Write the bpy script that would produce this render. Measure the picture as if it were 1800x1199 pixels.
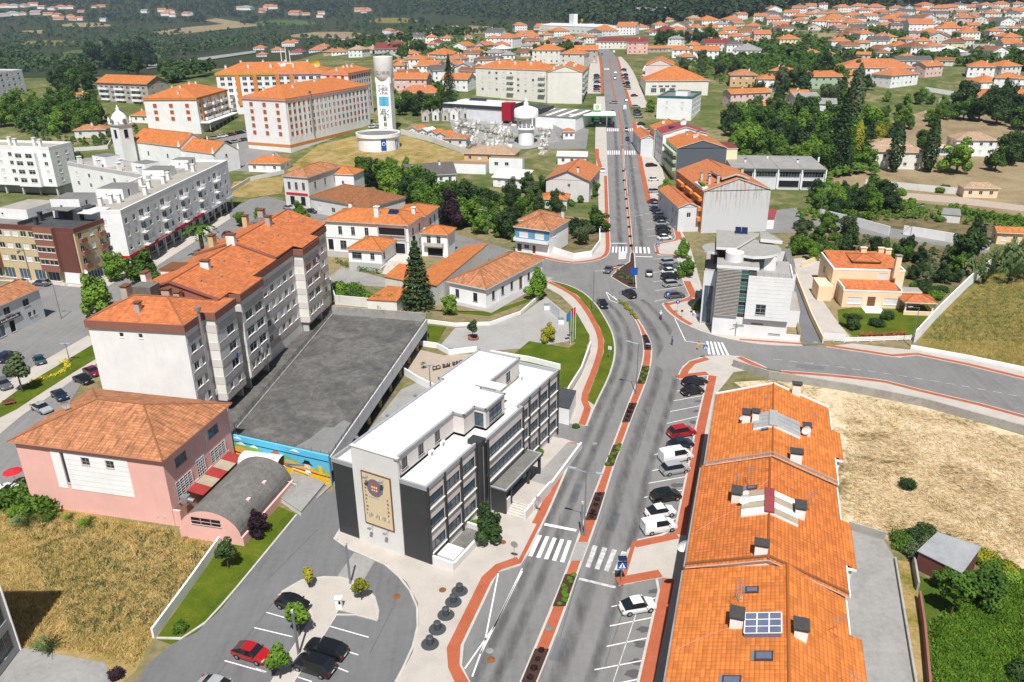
import bpy,bmesh,math,random
import numpy as np
from math import sin,cos,tan,radians,degrees,pi,hypot,atan2
from mathutils import Vector,Matrix
random.seed(7)
RNG=np.random.default_rng(11)
for _o in list(bpy.data.objects):bpy.data.objects.remove(_o)
SC=bpy.context.scene
COL=SC.collection

# ------------------------------------------------------------------ camera, sky, sun, exposure
CAMH,FPX,PIT,ROLL=62.0,1400.0,radians(23.2),radians(0.6)
cd=bpy.data.cameras.new('camera');cam=bpy.data.objects.new('camera',cd);COL.objects.link(cam)
cd.sensor_width=36.0;cd.lens=36.0*FPX/1800.0;cd.clip_start=0.5;cd.clip_end=20000
_up=Vector((0,sin(PIT),cos(PIT)));_fw=Vector((0,cos(PIT),-sin(PIT)));_rt=Vector((1,0,0))
_cr=_rt*cos(ROLL)-_up*sin(ROLL);_cu=_rt*sin(ROLL)+_up*cos(ROLL)
_m=Matrix((_cr,_cu,-_fw)).transposed().to_4x4();_m.translation=Vector((0,0,CAMH));cam.matrix_world=_m
SC.camera=cam
W=bpy.data.worlds.new('World');SC.world=W;W.use_nodes=True
_nt=W.node_tree;_nt.nodes.clear()
_bg=_nt.nodes.new('ShaderNodeBackground');_out=_nt.nodes.new('ShaderNodeOutputWorld');_sky=_nt.nodes.new('ShaderNodeTexSky')
_sky.sky_type='NISHITA';_sky.sun_disc=False;_sky.sun_elevation=radians(61.5);_sky.sun_rotation=radians(180)
_sky.air_density=1.0;_sky.dust_density=1.5;_sky.altitude=100
_bg.inputs['Strength'].default_value=0.045
_nt.links.new(_sky.outputs[0],_bg.inputs[0]);_nt.links.new(_bg.outputs[0],_out.inputs[0])
sl=bpy.data.lights.new('sun','SUN');sl.energy=4.8;sl.angle=radians(0.55);sl.color=(1.0,0.98,0.955)
sun=bpy.data.objects.new('sun',sl);COL.objects.link(sun);sun.location=(0,-60,140)
sun.rotation_euler=(radians(90-61.5),0,radians(0.5))
SC.view_settings.view_transform='Standard';SC.view_settings.look='None'
SC.view_settings.exposure=0.42;SC.view_settings.gamma=1.0;SC.view_settings.use_curve_mapping=False
SC.render.engine='CYCLES'
SC.cycles.max_bounces=5;SC.cycles.diffuse_bounces=3;SC.cycles.glossy_bounces=2;SC.cycles.transmission_bounces=3;SC.cycles.transparent_max_bounces=6
SC.cycles.volume_bounces=0
SC.cycles.use_adaptive_sampling=True

# ------------------------------------------------------------------ terrain height, surveying
def sm(a,b,x):
    t=min(1.0,max(0.0,(x-a)/(b-a)));return t*t*(3-2*t)
def T(x,y):
    if y<235:return 0.0
    return (20*sm(235,620,y)+40*sm(650,1500,y)*sm(0,420,x)-27*sm(480,950,y)*(1-sm(-330,-90,x))
            + 190*sm(1700,4200,y)+60*sm(1100,2200,y)*sm(0,300,x))
def ray(px,py):
    u=(px-900.0)/FPX;v=-(py-599.5)/FPX;c,s=cos(ROLL),sin(ROLL)
    u,v=u*c+v*s,v*c-u*s
    return (u,cos(PIT)+v*sin(PIT),-sin(PIT)+v*cos(PIT))
def P(px,py,h=0.0):
    """survey: the point at height h above the ground seen at photo position (px, py)"""
    dx,dy,dz=ray(px,py)
    if dz<0:
        t=(h-CAMH)/dz
        if dy*t<235:return Vector((dx*t,dy*t,h))
    f=lambda t:CAMH+dz*t-T(dx*t,dy*t)-h
    t=200.0
    while f(t)>0 and t<12000:t+=3+t*.012
    a,b=t-6-t*.024,t
    for _ in range(28):
        m=(a+b)/2
        if f(m)>0:a=m
        else:b=m
    return Vector((dx*b,dy*b,T(dx*b,dy*b)+h))

# ------------------------------------------------------------------ scene objects
USED={}
def tag(o,label,cat,group=None,kind=None):
    if label:o['label']=label
    if cat:o['category']=cat
    if group:o['group']=group
    if kind:o['kind']=kind
    return o
def thing(name,label,cat,loc=(0,0,0),rz=0.0,group=None):
    o=bpy.data.objects.new(name,None);COL.objects.link(o);o.empty_display_size=.3
    o.location=loc;o.rotation_euler=(0,0,rz)
    return tag(o,label,cat,group)
def obj(name,me,parent=None,loc=(0,0,0),rz=0.0,scale=None):
    o=bpy.data.objects.new(name,me);COL.objects.link(o);o.parent=parent
    o.location=loc
    if rz:o.rotation_euler=(0,0,rz)
    if scale is not None:o.scale=scale
    return o
def kids(o):return [c for c in bpy.data.objects if c.parent==o]
def copy_tree(src,tree,loc,rz,scale=None):
    """tree = [(child, [grandchildren])]"""
    r=src.copy();COL.objects.link(r);r.location=loc;r.rotation_euler=(0,0,rz)
    if scale is not None:r.scale=scale
    for c,gs in tree:
        k=c.copy();COL.objects.link(k);k.parent=r
        for g in gs:
            q=g.copy();COL.objects.link(q);q.parent=k
    return r

class MB:
    """collects faces, then becomes one mesh"""
    def __init__(s):s.v=[];s.f=[];s.m=[];s.uv=[];s.sm=[]
    def face(s,pts,m=0,uv=None,smooth=False):
        n=len(s.v);s.v.extend([tuple(p) for p in pts]);s.f.append(list(range(n,n+len(pts))));s.m.append(m);s.uv.append(uv);s.sm.append(smooth);return s
    def box(s,x0,y0,z0,x1,y1,z1,m=0,bottom=True):
        p=[(x0,y0,z0),(x1,y0,z0),(x1,y1,z0),(x0,y1,z0),(x0,y0,z1),(x1,y0,z1),(x1,y1,z1),(x0,y1,z1)]
        n=len(s.v);s.v.extend(p)
        fs=[(4,5,6,7),(0,1,5,4),(1,2,6,5),(2,3,7,6),(3,0,4,7)]+([(3,2,1,0)] if bottom else [])
        for f in fs:s.f.append([n+i for i in f]);s.m.append(m);s.uv.append(None);s.sm.append(False)
        return s
    def prism(s,pts,z0,z1,m=0,mtop=None,bottom=False):
        a=sum(pts[i][0]*pts[(i+1)%len(pts)][1]-pts[(i+1)%len(pts)][0]*pts[i][1] for i in range(len(pts)))
        if a<0:pts=pts[::-1]
        s.face([(p[0],p[1],z1) for p in pts],m if mtop is None else mtop)
        for i in range(len(pts)):
            p,q=pts[i],pts[(i+1)%len(pts)]
            s.face([(p[0],p[1],z0),(q[0],q[1],z0),(q[0],q[1],z1),(p[0],p[1],z1)],m)
        if bottom:s.face([(p[0],p[1],z0) for p in pts[::-1]],m)
        return s
    def tube(s,p0,p1,r0,r1=None,n=8,m=0,caps=True,smooth=True):
        r1=r0 if r1 is None else r1;p0=Vector(p0);p1=Vector(p1);d=(p1-p0)
        if d.length<1e-6:return s
        d.normalize();a=d.orthogonal().normalized();b=d.cross(a)
        A=[p0+(a*cos(2*pi*i/n)+b*sin(2*pi*i/n))*r0 for i in range(n)]
        B=[p1+(a*cos(2*pi*i/n)+b*sin(2*pi*i/n))*r1 for i in range(n)]
        k=len(s.v);s.v.extend([tuple(q) for q in A+B])
        for i in range(n):
            j=(i+1)%n;s.f.append([k+i,k+j,k+n+j,k+n+i]);s.m.append(m);s.uv.append(None);s.sm.append(smooth)
        if caps:
            s.f.append([k+n+i for i in range(n)]);s.m.append(m);s.uv.append(None);s.sm.append(False)
            s.f.append([k+i for i in range(n)][::-1]);s.m.append(m);s.uv.append(None);s.sm.append(False)
        return s
    def lathe(s,prof,n=16,m=0,c=(0,0),smooth=True):
        k=len(s.v)
        for r,z in prof:
            for i in range(n):s.v.append((c[0]+r*cos(2*pi*i/n),c[1]+r*sin(2*pi*i/n),z))
        for j in range(len(prof)-1):
            for i in range(n):
                i2=(i+1)%n
                s.f.append([k+j*n+i,k+j*n+i2,k+(j+1)*n+i2,k+(j+1)*n+i]);s.m.append(m);s.uv.append(None);s.sm.append(smooth)
        return s
    def mesh(s,name,mats,smooth=None):
        me=bpy.data.meshes.new(name);me.from_pydata(s.v,[],s.f)
        for mt in (mats if isinstance(mats,(list,tuple)) else [mats]):me.materials.append(MAT[mt] if isinstance(mt,str) else mt)
        if any(s.m):me.polygons.foreach_set('material_index',s.m)
        if any(s.sm) or smooth:me.polygons.foreach_set('use_smooth',[True]*len(s.f) if smooth else s.sm)
        if any(s.sm) and not smooth:me.set_sharp_from_angle(angle=radians(38))
        if any(u is not None for u in s.uv):
            ul=me.uv_layers.new(name='uv');fl=[]
            for f,u in zip(s.f,s.uv):
                for i in range(len(f)):fl.extend(u[i] if u is not None else (0,0))
            ul.data.foreach_set('uv',fl)
        return me
    def build(s,name,mats,parent=None,loc=(0,0,0),rz=0.0,smooth=None):
        return obj(name,s.mesh(name,mats,smooth),parent,loc,rz)

# ------------------------------------------------------------------ materials
MAT={}
class NB:
    def __init__(s,name):
        s.mat=bpy.data.materials.new(name);s.mat.use_nodes=True;s.nt=s.mat.node_tree
        s.b=s.nt.nodes['Principled BSDF'];s.o=s.nt.nodes['Material Output'];MAT[name]=s.mat
    def n(s,t,**k):
        q=s.nt.nodes.new(t)
        for a,v in k.items():
            if a[0]=='_':q.inputs[a[1:].replace('_',' ')].default_value=v
            else:setattr(q,a,v)
        return q
    def l(s,a,b):s.nt.links.new(a,b)
    def coord(s,kind='Object',scale=(1,1,1)):
        if kind=='World':src=s.n('ShaderNodeNewGeometry').outputs['Position']
        else:src=s.n('ShaderNodeTexCoord').outputs[kind]
        if scale==(1,1,1):return src
        mp=s.n('ShaderNodeMapping');mp.inputs['Scale'].default_value=scale;s.l(src,mp.inputs[0]);return mp.outputs[0]
    def noise(s,vec,sc,det=4,rough=.6,dist=0.0):
        q=s.n('ShaderNodeTexNoise');q.inputs['Scale'].default_value=sc;q.inputs['Detail'].default_value=det;q.inputs['Roughness'].default_value=rough;q.inputs['Distortion'].default_value=dist
        s.l(vec,q.inputs['Vector']);return q.outputs[0]
    def ramp(s,fac,stops):
        r=s.n('ShaderNodeValToRGB');e=r.color_ramp.elements
        while len(e)<len(stops):e.new(.5)
        for i,(p,c) in enumerate(stops):e[i].position=p;e[i].color=(*c,1) if len(c)==3 else c
        s.l(fac,r.inputs[0]);return r.outputs[0]
    def mix(s,fac,a,b,mode='MIX'):
        q=s.n('ShaderNodeMix',data_type='RGBA',blend_type=mode)
        for i,v in ((0,fac),(6,a),(7,b)):
            if isinstance(v,(int,float)):q.inputs[i].default_value=v
            elif isinstance(v,tuple):q.inputs[i].default_value=(*v,1)
            else:s.l(v,q.inputs[i])
        return q.outputs[2]
    def math(s,op,a,b=0.0):
        q=s.n('ShaderNodeMath',operation=op)
        for i,v in ((0,a),(1,b)):
            if isinstance(v,(int,float)):q.inputs[i].default_value=v
            else:s.l(v,q.inputs[i])
        return q.outputs[0]
    def sep(s,v):q=s.n('ShaderNodeSeparateXYZ');s.l(v,q.inputs[0]);return q.outputs
    def bump(s,h,strength=.3,dist=.05):
        q=s.n('ShaderNodeBump');q.inputs['Strength'].default_value=strength;q.inputs['Distance'].default_value=dist;s.l(h,q.inputs['Height']);s.l(q.outputs[0],s.b.inputs['Normal'])
    def col(s,c,rough=.8,spec=.3,metal=0.0):
        if isinstance(c,tuple):s.b.inputs['Base Color'].default_value=(*c,1)
        else:s.l(c,s.b.inputs['Base Color'])
        s.b.inputs['Roughness'].default_value=rough;s.b.inputs['Specular IOR Level'].default_value=spec;s.b.inputs['Metallic'].default_value=metal
def plain(name,c,rough=.7,spec=.3,metal=0.0,var=.12,sc=.6,coord='World'):
    """paint, plaster or metal with uneven tone and a little grime"""
    q=NB(name);v=q.coord(coord)
    n1=q.noise(v,sc,5,.65);n2=q.noise(v,sc*9,3,.6)
    f=q.math('ADD',q.math('MULTIPLY',n1,.7),q.math('MULTIPLY',n2,.3))
    lo=tuple(x*(1-var) for x in c);hi=tuple(min(1,x*(1+var*.6)) for x in c)
    q.col(q.ramp(f,[(.3,lo),(.68,hi)]),rough,spec,metal);return q
def plaster(name,c,stain=(.35,.32,.28),amt=.35):
    """rendered wall with run-off streaks: noise stretched down the wall"""
    q=NB(name);v=q.coord('World');vs=q.coord('World',(1.6,1.6,.12))
    n1=q.noise(v,.35,4,.6);st=q.noise(vs,1.3,5,.7)
    base=q.ramp(n1,[(.3,tuple(x*.92 for x in c)),(.7,tuple(min(1,x*1.04) for x in c))])
    f=q.ramp(st,[(.55,(0,0,0)),(.8,(amt,amt,amt))])
    q.col(q.mix(f,base,stain),.85,.2);q.bump(q.noise(v,8,3),.08,.02);return q
def tiles(name,c,dark=.55,old=0.0,pu=.23,pv=.40):
    """pantile roof: ribs down the slope, courses across it, weathered patches"""
    c=tuple(k*.70 for k in c);q=NB(name);uv=q.coord('UV');x=q.sep(uv);w=q.coord('World')
    u=q.math('FRACT',q.math('MULTIPLY',x[0],1/pu));rib=q.math('SINE',q.math('MULTIPLY',u,pi))
    vv=q.math('FRACT',q.math('MULTIPLY',x[1],1/pv))
    br=q.n('ShaderNodeTexBrick');br.offset=0.0;br.inputs['Scale'].default_value=1.0;br.inputs['Brick Width'].default_value=pu*2;br.inputs['Row Height'].default_value=pv
    br.inputs['Mortar Size'].default_value=0.0;br.inputs['Color1'].default_value=(*[k*.74 for k in c],1);br.inputs['Color2'].default_value=(*[min(1,k*1.2) for k in c],1);q.l(uv,br.inputs['Vector'])
    pat=q.noise(w,.25,4,.65);fine=q.noise(w,1.3,5,.75);vs=q.n('ShaderNodeMapping');vs.inputs['Scale'].default_value=(1.5,.22,1);q.l(uv,vs.inputs[0]);stk=q.noise(vs.outputs[0],1.4,5,.7)
    col=q.mix(q.ramp(pat,[(.35,(0,0,0)),(.75,(.5+old*.4,)*3)]),br.outputs[0],tuple(k*(.74-old*.14) for k in c))
    if old>0:
        col=q.mix(q.ramp(fine,[(.45,(0,0,0)),(.72,(old,)*3)]),col,(.13,.075,.04));col=q.mix(q.ramp(stk,[(.46,(0,0,0)),(.66,(min(1,old*1.5),)*3)]),col,(.11,.06,.032))
    col=q.mix(q.math('MULTIPLY',q.ramp(vv,[(0.0,(1,1,1)),(.5,(0,0,0))]),dark),col,tuple(k*.38 for k in c))  # overlap shade along each course, painted into the colour as a gradient
    col=q.mix(q.math('MULTIPLY',q.ramp(rib,[(0.0,(1,1,1)),(.45,(0,0,0))]),dark*.7),col,tuple(k*.42 for k in c))
    q.col(col,.8,.2);q.bump(q.math('ADD',rib,q.math('MULTIPLY',vv,-.5)),.35,.05);return q
def ground(name,stops,sc=.25,fine=3.0,fmix=.5,dist=.6,rough=.95,bump=.25):
    q=NB(name);v=q.coord('World');n1=q.noise(v,sc,6,.65,dist);n2=q.noise(v,fine,5,.7)
    f=q.math('ADD',q.math('MULTIPLY',n1,1-fmix),q.math('MULTIPLY',n2,fmix))
    q.col(q.ramp(f,[(p,tuple(k*.70 for k in c)) for p,c in stops]),rough,.1)
    if bump:q.bump(n2,bump,.15)
    return q
def make_materials():
    # ground covers
    ground('earth',[(.30,(.085,.115,.03)),(.42,(.15,.165,.055)),(.50,(.26,.22,.11)),(.60,(.38,.29,.155)),(.70,(.17,.18,.065))],.02,.6,.45)
    ground('forest_floor',[(.3,(.03,.045,.02)),(.5,(.05,.065,.028)),(.7,(.09,.085,.04))],.01,.2,.5)
    ground('dry_grass',[(.34,(.13,.15,.025)),(.44,(.30,.24,.06)),(.52,(.42,.30,.125)),(.60,(.52,.38,.18)),(.70,(.28,.24,.07))],.16,2.2,.42)
    ground('straw',[(.37,(.15,.11,.045)),(.44,(.38,.28,.14)),(.495,(.66,.52,.32)),(.60,(.86,.71,.48))],.09,1.3,.42,1.8)
    ground('straw_dark',[(.30,(.10,.075,.035)),(.5,(.2,.145,.07)),(.7,(.36,.26,.13))],.25,3.0,.5,1.5)
    ground('lawn',[(.32,(.05,.085,.006)),(.46,(.09,.135,.009)),(.58,(.14,.175,.014)),(.72,(.24,.22,.05))],.22,4.0,.4)
    ground('meadow',[(.32,(.08,.115,.02)),(.45,(.19,.175,.035)),(.58,(.31,.24,.07)),(.72,(.38,.28,.12))],.12,2.4,.4)
    ground('weeds',[(.32,(.03,.065,.01)),(.46,(.07,.125,.015)),(.58,(.12,.16,.025)),(.72,(.26,.22,.08))],.35,5.0,.5)
    ground('tan_soil',[(.3,(.20,.145,.075)),(.48,(.33,.25,.14)),(.62,(.43,.34,.20)),(.75,(.22,.19,.09))],.06,1.2,.4)
    ground('garden_soil',[(.3,(.06,.085,.025)),(.45,(.13,.12,.05)),(.55,(.27,.20,.11)),(.7,(.11,.14,.035))],.3,2.5,.45)
    ground('bark',[(.3,(.045,.024,.018)),(.55,(.09,.05,.037)),(.75,(.15,.09,.065))],1.5,9,.6)
    ground('gravel',[(.3,(.42,.34,.27)),(.6,(.60,.49,.39)),(.8,(.68,.57,.46))],1.2,14,.6)
    ground('field_green',[(.3,(.05,.09,.03)),(.5,(.10,.145,.045)),(.7,(.17,.18,.07))],.03,.3,.4)
    ground('gardens',[(.28,(.035,.06,.016)),(.40,(.075,.115,.028)),(.47,(.13,.16,.045)),(.53,(.19,.19,.075)),(.60,(.34,.28,.15)),(.66,(.13,.16,.045)),(.75,(.06,.095,.025))],.035,.22,.4,1.0)
    # asphalt: bleached, with wheel-track wear along the road and patches
    for nm,c in (('asphalt',(.262,.254,.243)),('asphalt_lot',(.205,.202,.202)),('asphalt_old',(.28,.272,.26)),('asphalt_fresh',(.20,.203,.212))):
        q=NB(nm);v=q.coord('World');n1=q.noise(v,.09,5,.65,.8);n2=q.noise(v,1.1,5,.7);n3=q.noise(v,14,3,.7)
        c=tuple(k*.72 for k in c);st=q.noise(q.coord('World',(1.3,.10,1)),.9,4,.6)
        f=q.math('ADD',q.math('ADD',q.math('MULTIPLY',n1,.38),q.math('MULTIPLY',n2,.25)),q.math('ADD',q.math('MULTIPLY',st,.25),q.math('MULTIPLY',n3,.12)))
        q.col(q.ramp(f,[(.34,tuple(k*.66 for k in c)),(.47,tuple(k*.93 for k in c)),(.62,tuple(k*1.12 for k in c))]),.88,.25);q.bump(n3,.12,.02)
    ground('concrete',[(.3,(.26,.25,.235)),(.5,(.38,.365,.345)),(.7,(.47,.455,.43))],.14,1.6,.4,.7,.9,.1)
    ground('concrete_dark',[(.33,(.085,.082,.078)),(.5,(.155,.148,.138)),(.66,(.25,.24,.22))],.17,1.1,.45,1.2,.9,.1)
    ground('concrete_wall',[(.3,(.30,.285,.25)),(.5,(.47,.45,.41)),(.7,(.58,.56,.52))],.5,3.0,.4,.7,.9,.1)
    ground('calcada',[(.3,(.46,.41,.355)),(.5,(.60,.545,.48)),(.7,(.68,.63,.57))],.3,7.0,.5,.3,.9,.1)
    ground('red_paving',[(.3,(.40,.105,.05)),(.5,(.52,.145,.07)),(.7,(.58,.18,.095))],.35,3.0,.45,.3,.85,.05)
    ground('plaza',[(.3,(.36,.345,.32)),(.5,(.45,.43,.405)),(.7,(.52,.50,.475))],.2,2.0,.4,.3,.9,.05)
    ground('kerb_stone',[(.3,(.52,.49,.44)),(.6,(.68,.65,.60)),(.8,(.74,.72,.68))],.8,5,.4,.2,.9,.05)
    q=NB('road_paint');v=q.coord('World');n=q.noise(v,3.0,5,.7)
    q.col(q.ramp(n,[(.3,(.42,.41,.395)),(.42,(.70,.69,.67)),(.7,(.82,.81,.79))]),.7,.3)
    q=NB('worn_paint');v=q.coord('World');n=q.noise(v,1.6,5,.75)
    q.col(q.ramp(n,[(.36,(.30,.295,.285)),(.52,(.48,.475,.46)),(.7,(.66,.65,.63))]),.75,.3)
    q=NB('tyre_wear');x=q.sep(q.coord('UV'));v=q.coord('World');n=q.noise(q.coord('World',(1,.25,1)),.8,5,.7)
    f=q.math('MULTIPLY',q.math('MULTIPLY',q.math('SINE',q.math('MULTIPLY',x[0],pi)),q.ramp(n,[(.3,(.15,.15,.15)),(.65,(1,1,1))])),.45);tr=q.n('ShaderNodeBsdfTransparent');mx=q.n('ShaderNodeMixShader');q.col((.06,.06,.06),.8,.3);q.l(f,mx.inputs[0]);q.l(tr.outputs[0],mx.inputs[1]);q.l(q.b.outputs[0],mx.inputs[2]);q.l(mx.outputs[0],q.o.inputs[0])
    plain('oil_stain',(.09,.088,.086),.8,.3,0,.3,2)
    # walls
    plaster('white_wall',(.80,.79,.765),(.48,.46,.42),.30)
    plaster('bright_wall',(.85,.85,.84),(.62,.6,.57),.12)
    plaster('cream_wall',(.76,.735,.66),(.45,.42,.35),.25)
    plaster('cool_wall',(.66,.67,.685),(.40,.40,.40),.3)
    plaster('grey_wall',(.50,.49,.475),(.25,.24,.22),.4)
    plaster('old_wall',(.66,.645,.61),(.24,.215,.18),.65)
    plaster('pink_wall',(.80,.46,.40),(.55,.27,.23),.25)
    plaster('rose_wall',(.72,.51,.47),(.45,.33,.3),.3)
    plaster('peach_wall',(.83,.615,.41),(.6,.46,.32),.15)
    plaster('tan_wall',(.62,.415,.22),(.4,.28,.16),.2)
    plaster('yellow_wall',(.56,.45,.26),(.35,.27,.15),.3)
    plaster('butter_wall',(.78,.71,.45),(.5,.45,.3),.25)
    plaster('green_wall',(.38,.47,.33),(.22,.26,.2),.3)
    plaster('brown_wall',(.30,.255,.215),(.18,.15,.13),.3)
    plaster('taupe_wall',(.43,.385,.335),(.24,.21,.18),.35)
    plaster('blue_tile',(.12,.29,.44),(.3,.4,.48),.3)
    plaster('maroon',(.155,.058,.045),(.09,.04,.035),.3)
    plaster('brick_band',(.265,.115,.085),(.16,.07,.05),.3)
    plaster('panel_white',(.70,.685,.665),(.45,.43,.4),.35)
    plaster('panel_mauve',(.53,.485,.465),(.34,.31,.29),.35)
    plaster('panel_beige',(.645,.60,.565),(.5,.46,.43),.15)
    plaster('beige_front',(.66,.645,.61),(.55,.53,.49),.12)
    plaster('salmon_band',(.66,.29,.215),(.45,.22,.17),.3)
    plaster('orange_band',(.62,.235,.06),(.4,.16,.06),.2)
    plaster('ochre_band',(.55,.33,.04),(.4,.24,.05),.2)
    plaster('white_cladding',(.74,.735,.72),(.5,.48,.45),.25)
    q=NB('streaked_sheet');v=q.coord('Object');vs=q.coord('Object',(1.1,1.1,.07));x=q.sep(v)
    st=q.noise(vs,1.6,5,.75);hz=q.ramp(x[2],[(0,(0,0,0)),(1,(1,1,1))])
    rib=q.math('SINE',q.math('MULTIPLY',x[0],2*pi/.35))
    fz=q.math('MULTIPLY',q.ramp(st,[(.50,(0,0,0)),(.58,(1,1,1))]),q.math('MINIMUM',1.0,q.math('MAXIMUM',0.0,q.math('MULTIPLY',q.math('SUBTRACT',x[2],5.0),.13))))
    q.col(q.mix(q.math('MULTIPLY',fz,.8),q.mix(q.math('MULTIPLY',q.math('ADD',rib,1.0),.10),(.60,.605,.62),(.42,.43,.45)),(.36,.22,.06)),.6,.3);q.bump(rib,.3,.04)
    q=NB('slate_sheet');v=q.coord('Object');x=q.sep(v);rib=q.math('SINE',q.math('MULTIPLY',x[0],2*pi/.3))
    q.col(q.mix(q.math('MULTIPLY',q.math('ADD',rib,1.0),.25),(.115,.13,.15),(.075,.085,.1)),.55,.3);q.bump(rib,.3,.04)
    # sheet roofs
    for nm,c,p in (('fibre_roof',(.285,.275,.262),.18),('metal_roof',(.36,.36,.355),.3),('white_roof',(.66,.66,.65),1.1),('red_sheet',(.29,.055,.06),.3),('dark_sheet',(.085,.085,.09),.35),('tin_roof',(.33,.335,.345),.16),('tan_sheet',(.40,.34,.24),.22),('signal_red_sheet',(.36,.035,.03),.25)):
        q=NB(nm);uv=q.coord('UV');x=q.sep(uv);w=q.coord('World');rib=q.math('SINE',q.math('MULTIPLY',x[0],2*pi/p))
        n=q.noise(w,.5,5,.7);n2=q.noise(w,6,4,.7);f=q.math('ADD',q.math('MULTIPLY',n,.6),q.math('MULTIPLY',n2,.4));va=.09 if nm=='white_roof' else .3
        base=q.ramp(f,[(.32,tuple(k*(1-va) for k in c)),(.66,tuple(min(.9,k*(1+va*.5)) for k in c))])
        q.col(q.mix(q.math('MULTIPLY',q.math('ADD',rib,1.0),.16 if nm=='white_roof' else .13),base,tuple(k*.5 for k in c)),.65,.35);q.bump(rib,.15 if nm=='white_roof' else .4,.03)
    ground('flat_roof',[(.3,(.36,.325,.28)),(.5,(.47,.43,.375)),(.7,(.55,.51,.46))],.2,2,.4,.6,.9,.05)
    ground('grey_roof',[(.3,(.17,.168,.16)),(.5,(.25,.245,.235)),(.7,(.33,.325,.31))],.2,2,.4,.6,.9,.05)
    ground('dark_roof',[(.3,(.05,.053,.058)),(.5,(.085,.09,.097)),(.7,(.13,.135,.14))],.3,2,.4,.6,.9,.05)
    ground('moss_roof',[(.3,(.12,.115,.105)),(.5,(.22,.21,.19)),(.7,(.35,.335,.30))],.6,5,.55,.6,.95,.2)
    ground('grey_gravel_roof',[(.3,(.30,.285,.26)),(.5,(.42,.40,.37)),(.7,(.52,.50,.47))],.8,9,.55,.3,.95,.1)
    tiles('tile_orange',(.94,.285,.064),.6,.16,.46,.40)
    tiles('tile_orange_dark',(.88,.255,.06),.7,.18,.46,.40)
    tiles('tile_red',(.86,.26,.09),.5,.3,.40,.42)
    tiles('tile_salmon',(.78,.27,.105),.5,.2)
    tiles('tile_clay',(.82,.34,.155),.6,.6,.40,.42)
    tiles('tile_old',(.47,.19,.08),.5,.5)
    tiles('tile_light',(.84,.275,.08),.45,.26)
    tiles('tile_tan',(.62,.42,.27),.35,.15)
    tiles('tile_brown',(.36,.15,.085),.5,.25)
    tiles('tile_maroon',(.32,.06,.06),.4,.1)
    tiles('tile_slate',(.17,.165,.16),.45,.2)
    # glass, frames, metal
    q=NB('glass');v=q.coord('World');n=q.noise(v,.5,3,.6)
    q.col(q.ramp(n,[(.35,(.010,.014,.017)),(.65,(.045,.055,.062))]),.06,.6)
    plain('teal_glass',(.035,.14,.125),.08,.6,0,.4,.4)
    plain('blue_glass',(.06,.095,.13),.1,.6,0,.3,.4)
    plain('skylight_glass',(.13,.15,.22),.12,.6,0,.25,.5)
    plain('solar_panel',(.012,.022,.06),.15,.6,0,.2,.5)
    plain('frame_white',(.76,.755,.74),.5,.4)
    plain('frame_dark',(.05,.045,.042),.5,.4)
    plain('frame_grey',(.33,.335,.345),.45,.4)
    plain('shutter',(.68,.685,.68),.6,.3,0,.1)
    plain('shutter_orange',(.40,.105,.035),.6,.3,0,.15)
    plain('wood',(.17,.072,.03),.6,.3,0,.3,2)
    plain('dark_metal',(.045,.048,.052),.45,.4)
    plain('charcoal',(.042,.043,.045),.5,.35,0,.15)
    plain('steel',(.42,.43,.44),.35,.5,.6)
    plain('lamp_grey',(.20,.225,.25),.4,.5,.3)
    plain('lamp_head',(.40,.46,.52),.4,.5,.2)
    plain('rust',(.21,.085,.035),.8,.2,0,.35,3)
    plain('white_paint',(.80,.795,.78),.5,.4,0,.06)
    plain('chimney_cap',(.06,.058,.056),.8,.2,0,.3,3)
    plain('stone',(.52,.49,.44),.85,.2,0,.25,1.5)
    plain('stone_dark',(.24,.225,.20),.85,.2,0,.35,1.5)
    plain('marble',(.74,.73,.71),.5,.4,0,.15,2)
    plain('black',(.012,.012,.013),.6,.3)
    plain('rubber',(.014,.014,.015),.8,.2)
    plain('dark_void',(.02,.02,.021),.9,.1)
    plain('mesh_fence',(.10,.16,.145),.6,.3)
    plain('sign_blue',(.012,.085,.36),.4,.4,0,.03)
    plain('sign_red',(.52,.015,.02),.4,.4,0,.03)
    plain('sign_white',(.82,.82,.82),.4,.4,0,.03)
    plain('sign_green',(.0,.29,.075),.4,.4,0,.05)
    plain('sign_yellow',(.72,.52,.03),.4,.4,0,.05)
    plain('awning_red',(.50,.02,.03),.7,.2,0,.08)
    plain('crimson',(.36,.008,.03),.4,.4,0,.04)
    plain('mural_sky',(.10,.47,.70),.8,.2,0,.08);plain('mural_gold',(.72,.37,.07),.8,.2,0,.1);plain('mural_green',(.20,.47,.07),.8,.2,0,.1);plain('mural_brown',(.15,.055,.03),.8,.2,0,.1)
    plain('mural_yellow',(.78,.46,.02),.8,.2,0,.08);plain('mural_skin',(.76,.55,.36),.8,.2,0,.05);plain('mural_white',(.78,.79,.80),.8,.2,0,.05);plain('mural_blue',(.03,.19,.45),.8,.2,0,.05);plain('mural_black',(.015,.013,.013),.8,.2)
    plain('tile_panel',(.66,.54,.34),.55,.3,0,.16,5);plain('panel_violet',(.17,.155,.22),.6,.3);plain('panel_rust',(.40,.13,.06),.6,.3,0,.3,8)
    plain('bin_metal',(.055,.062,.068),.5,.4,0,.15,2)
    plain('skin',(.48,.29,.20),.6,.3);plain('denim',(.03,.045,.09),.8,.2)
    plain('cloth_green',(.12,.33,.08),.8,.2);plain('cloth_yellow',(.62,.42,.05),.8,.2);plain('cloth_blue',(.05,.12,.42),.8,.2);plain('cloth_white',(.72,.72,.72),.8,.2);plain('cloth_red',(.5,.03,.04),.8,.2);plain('hair',(.03,.02,.015),.8,.2)
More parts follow.
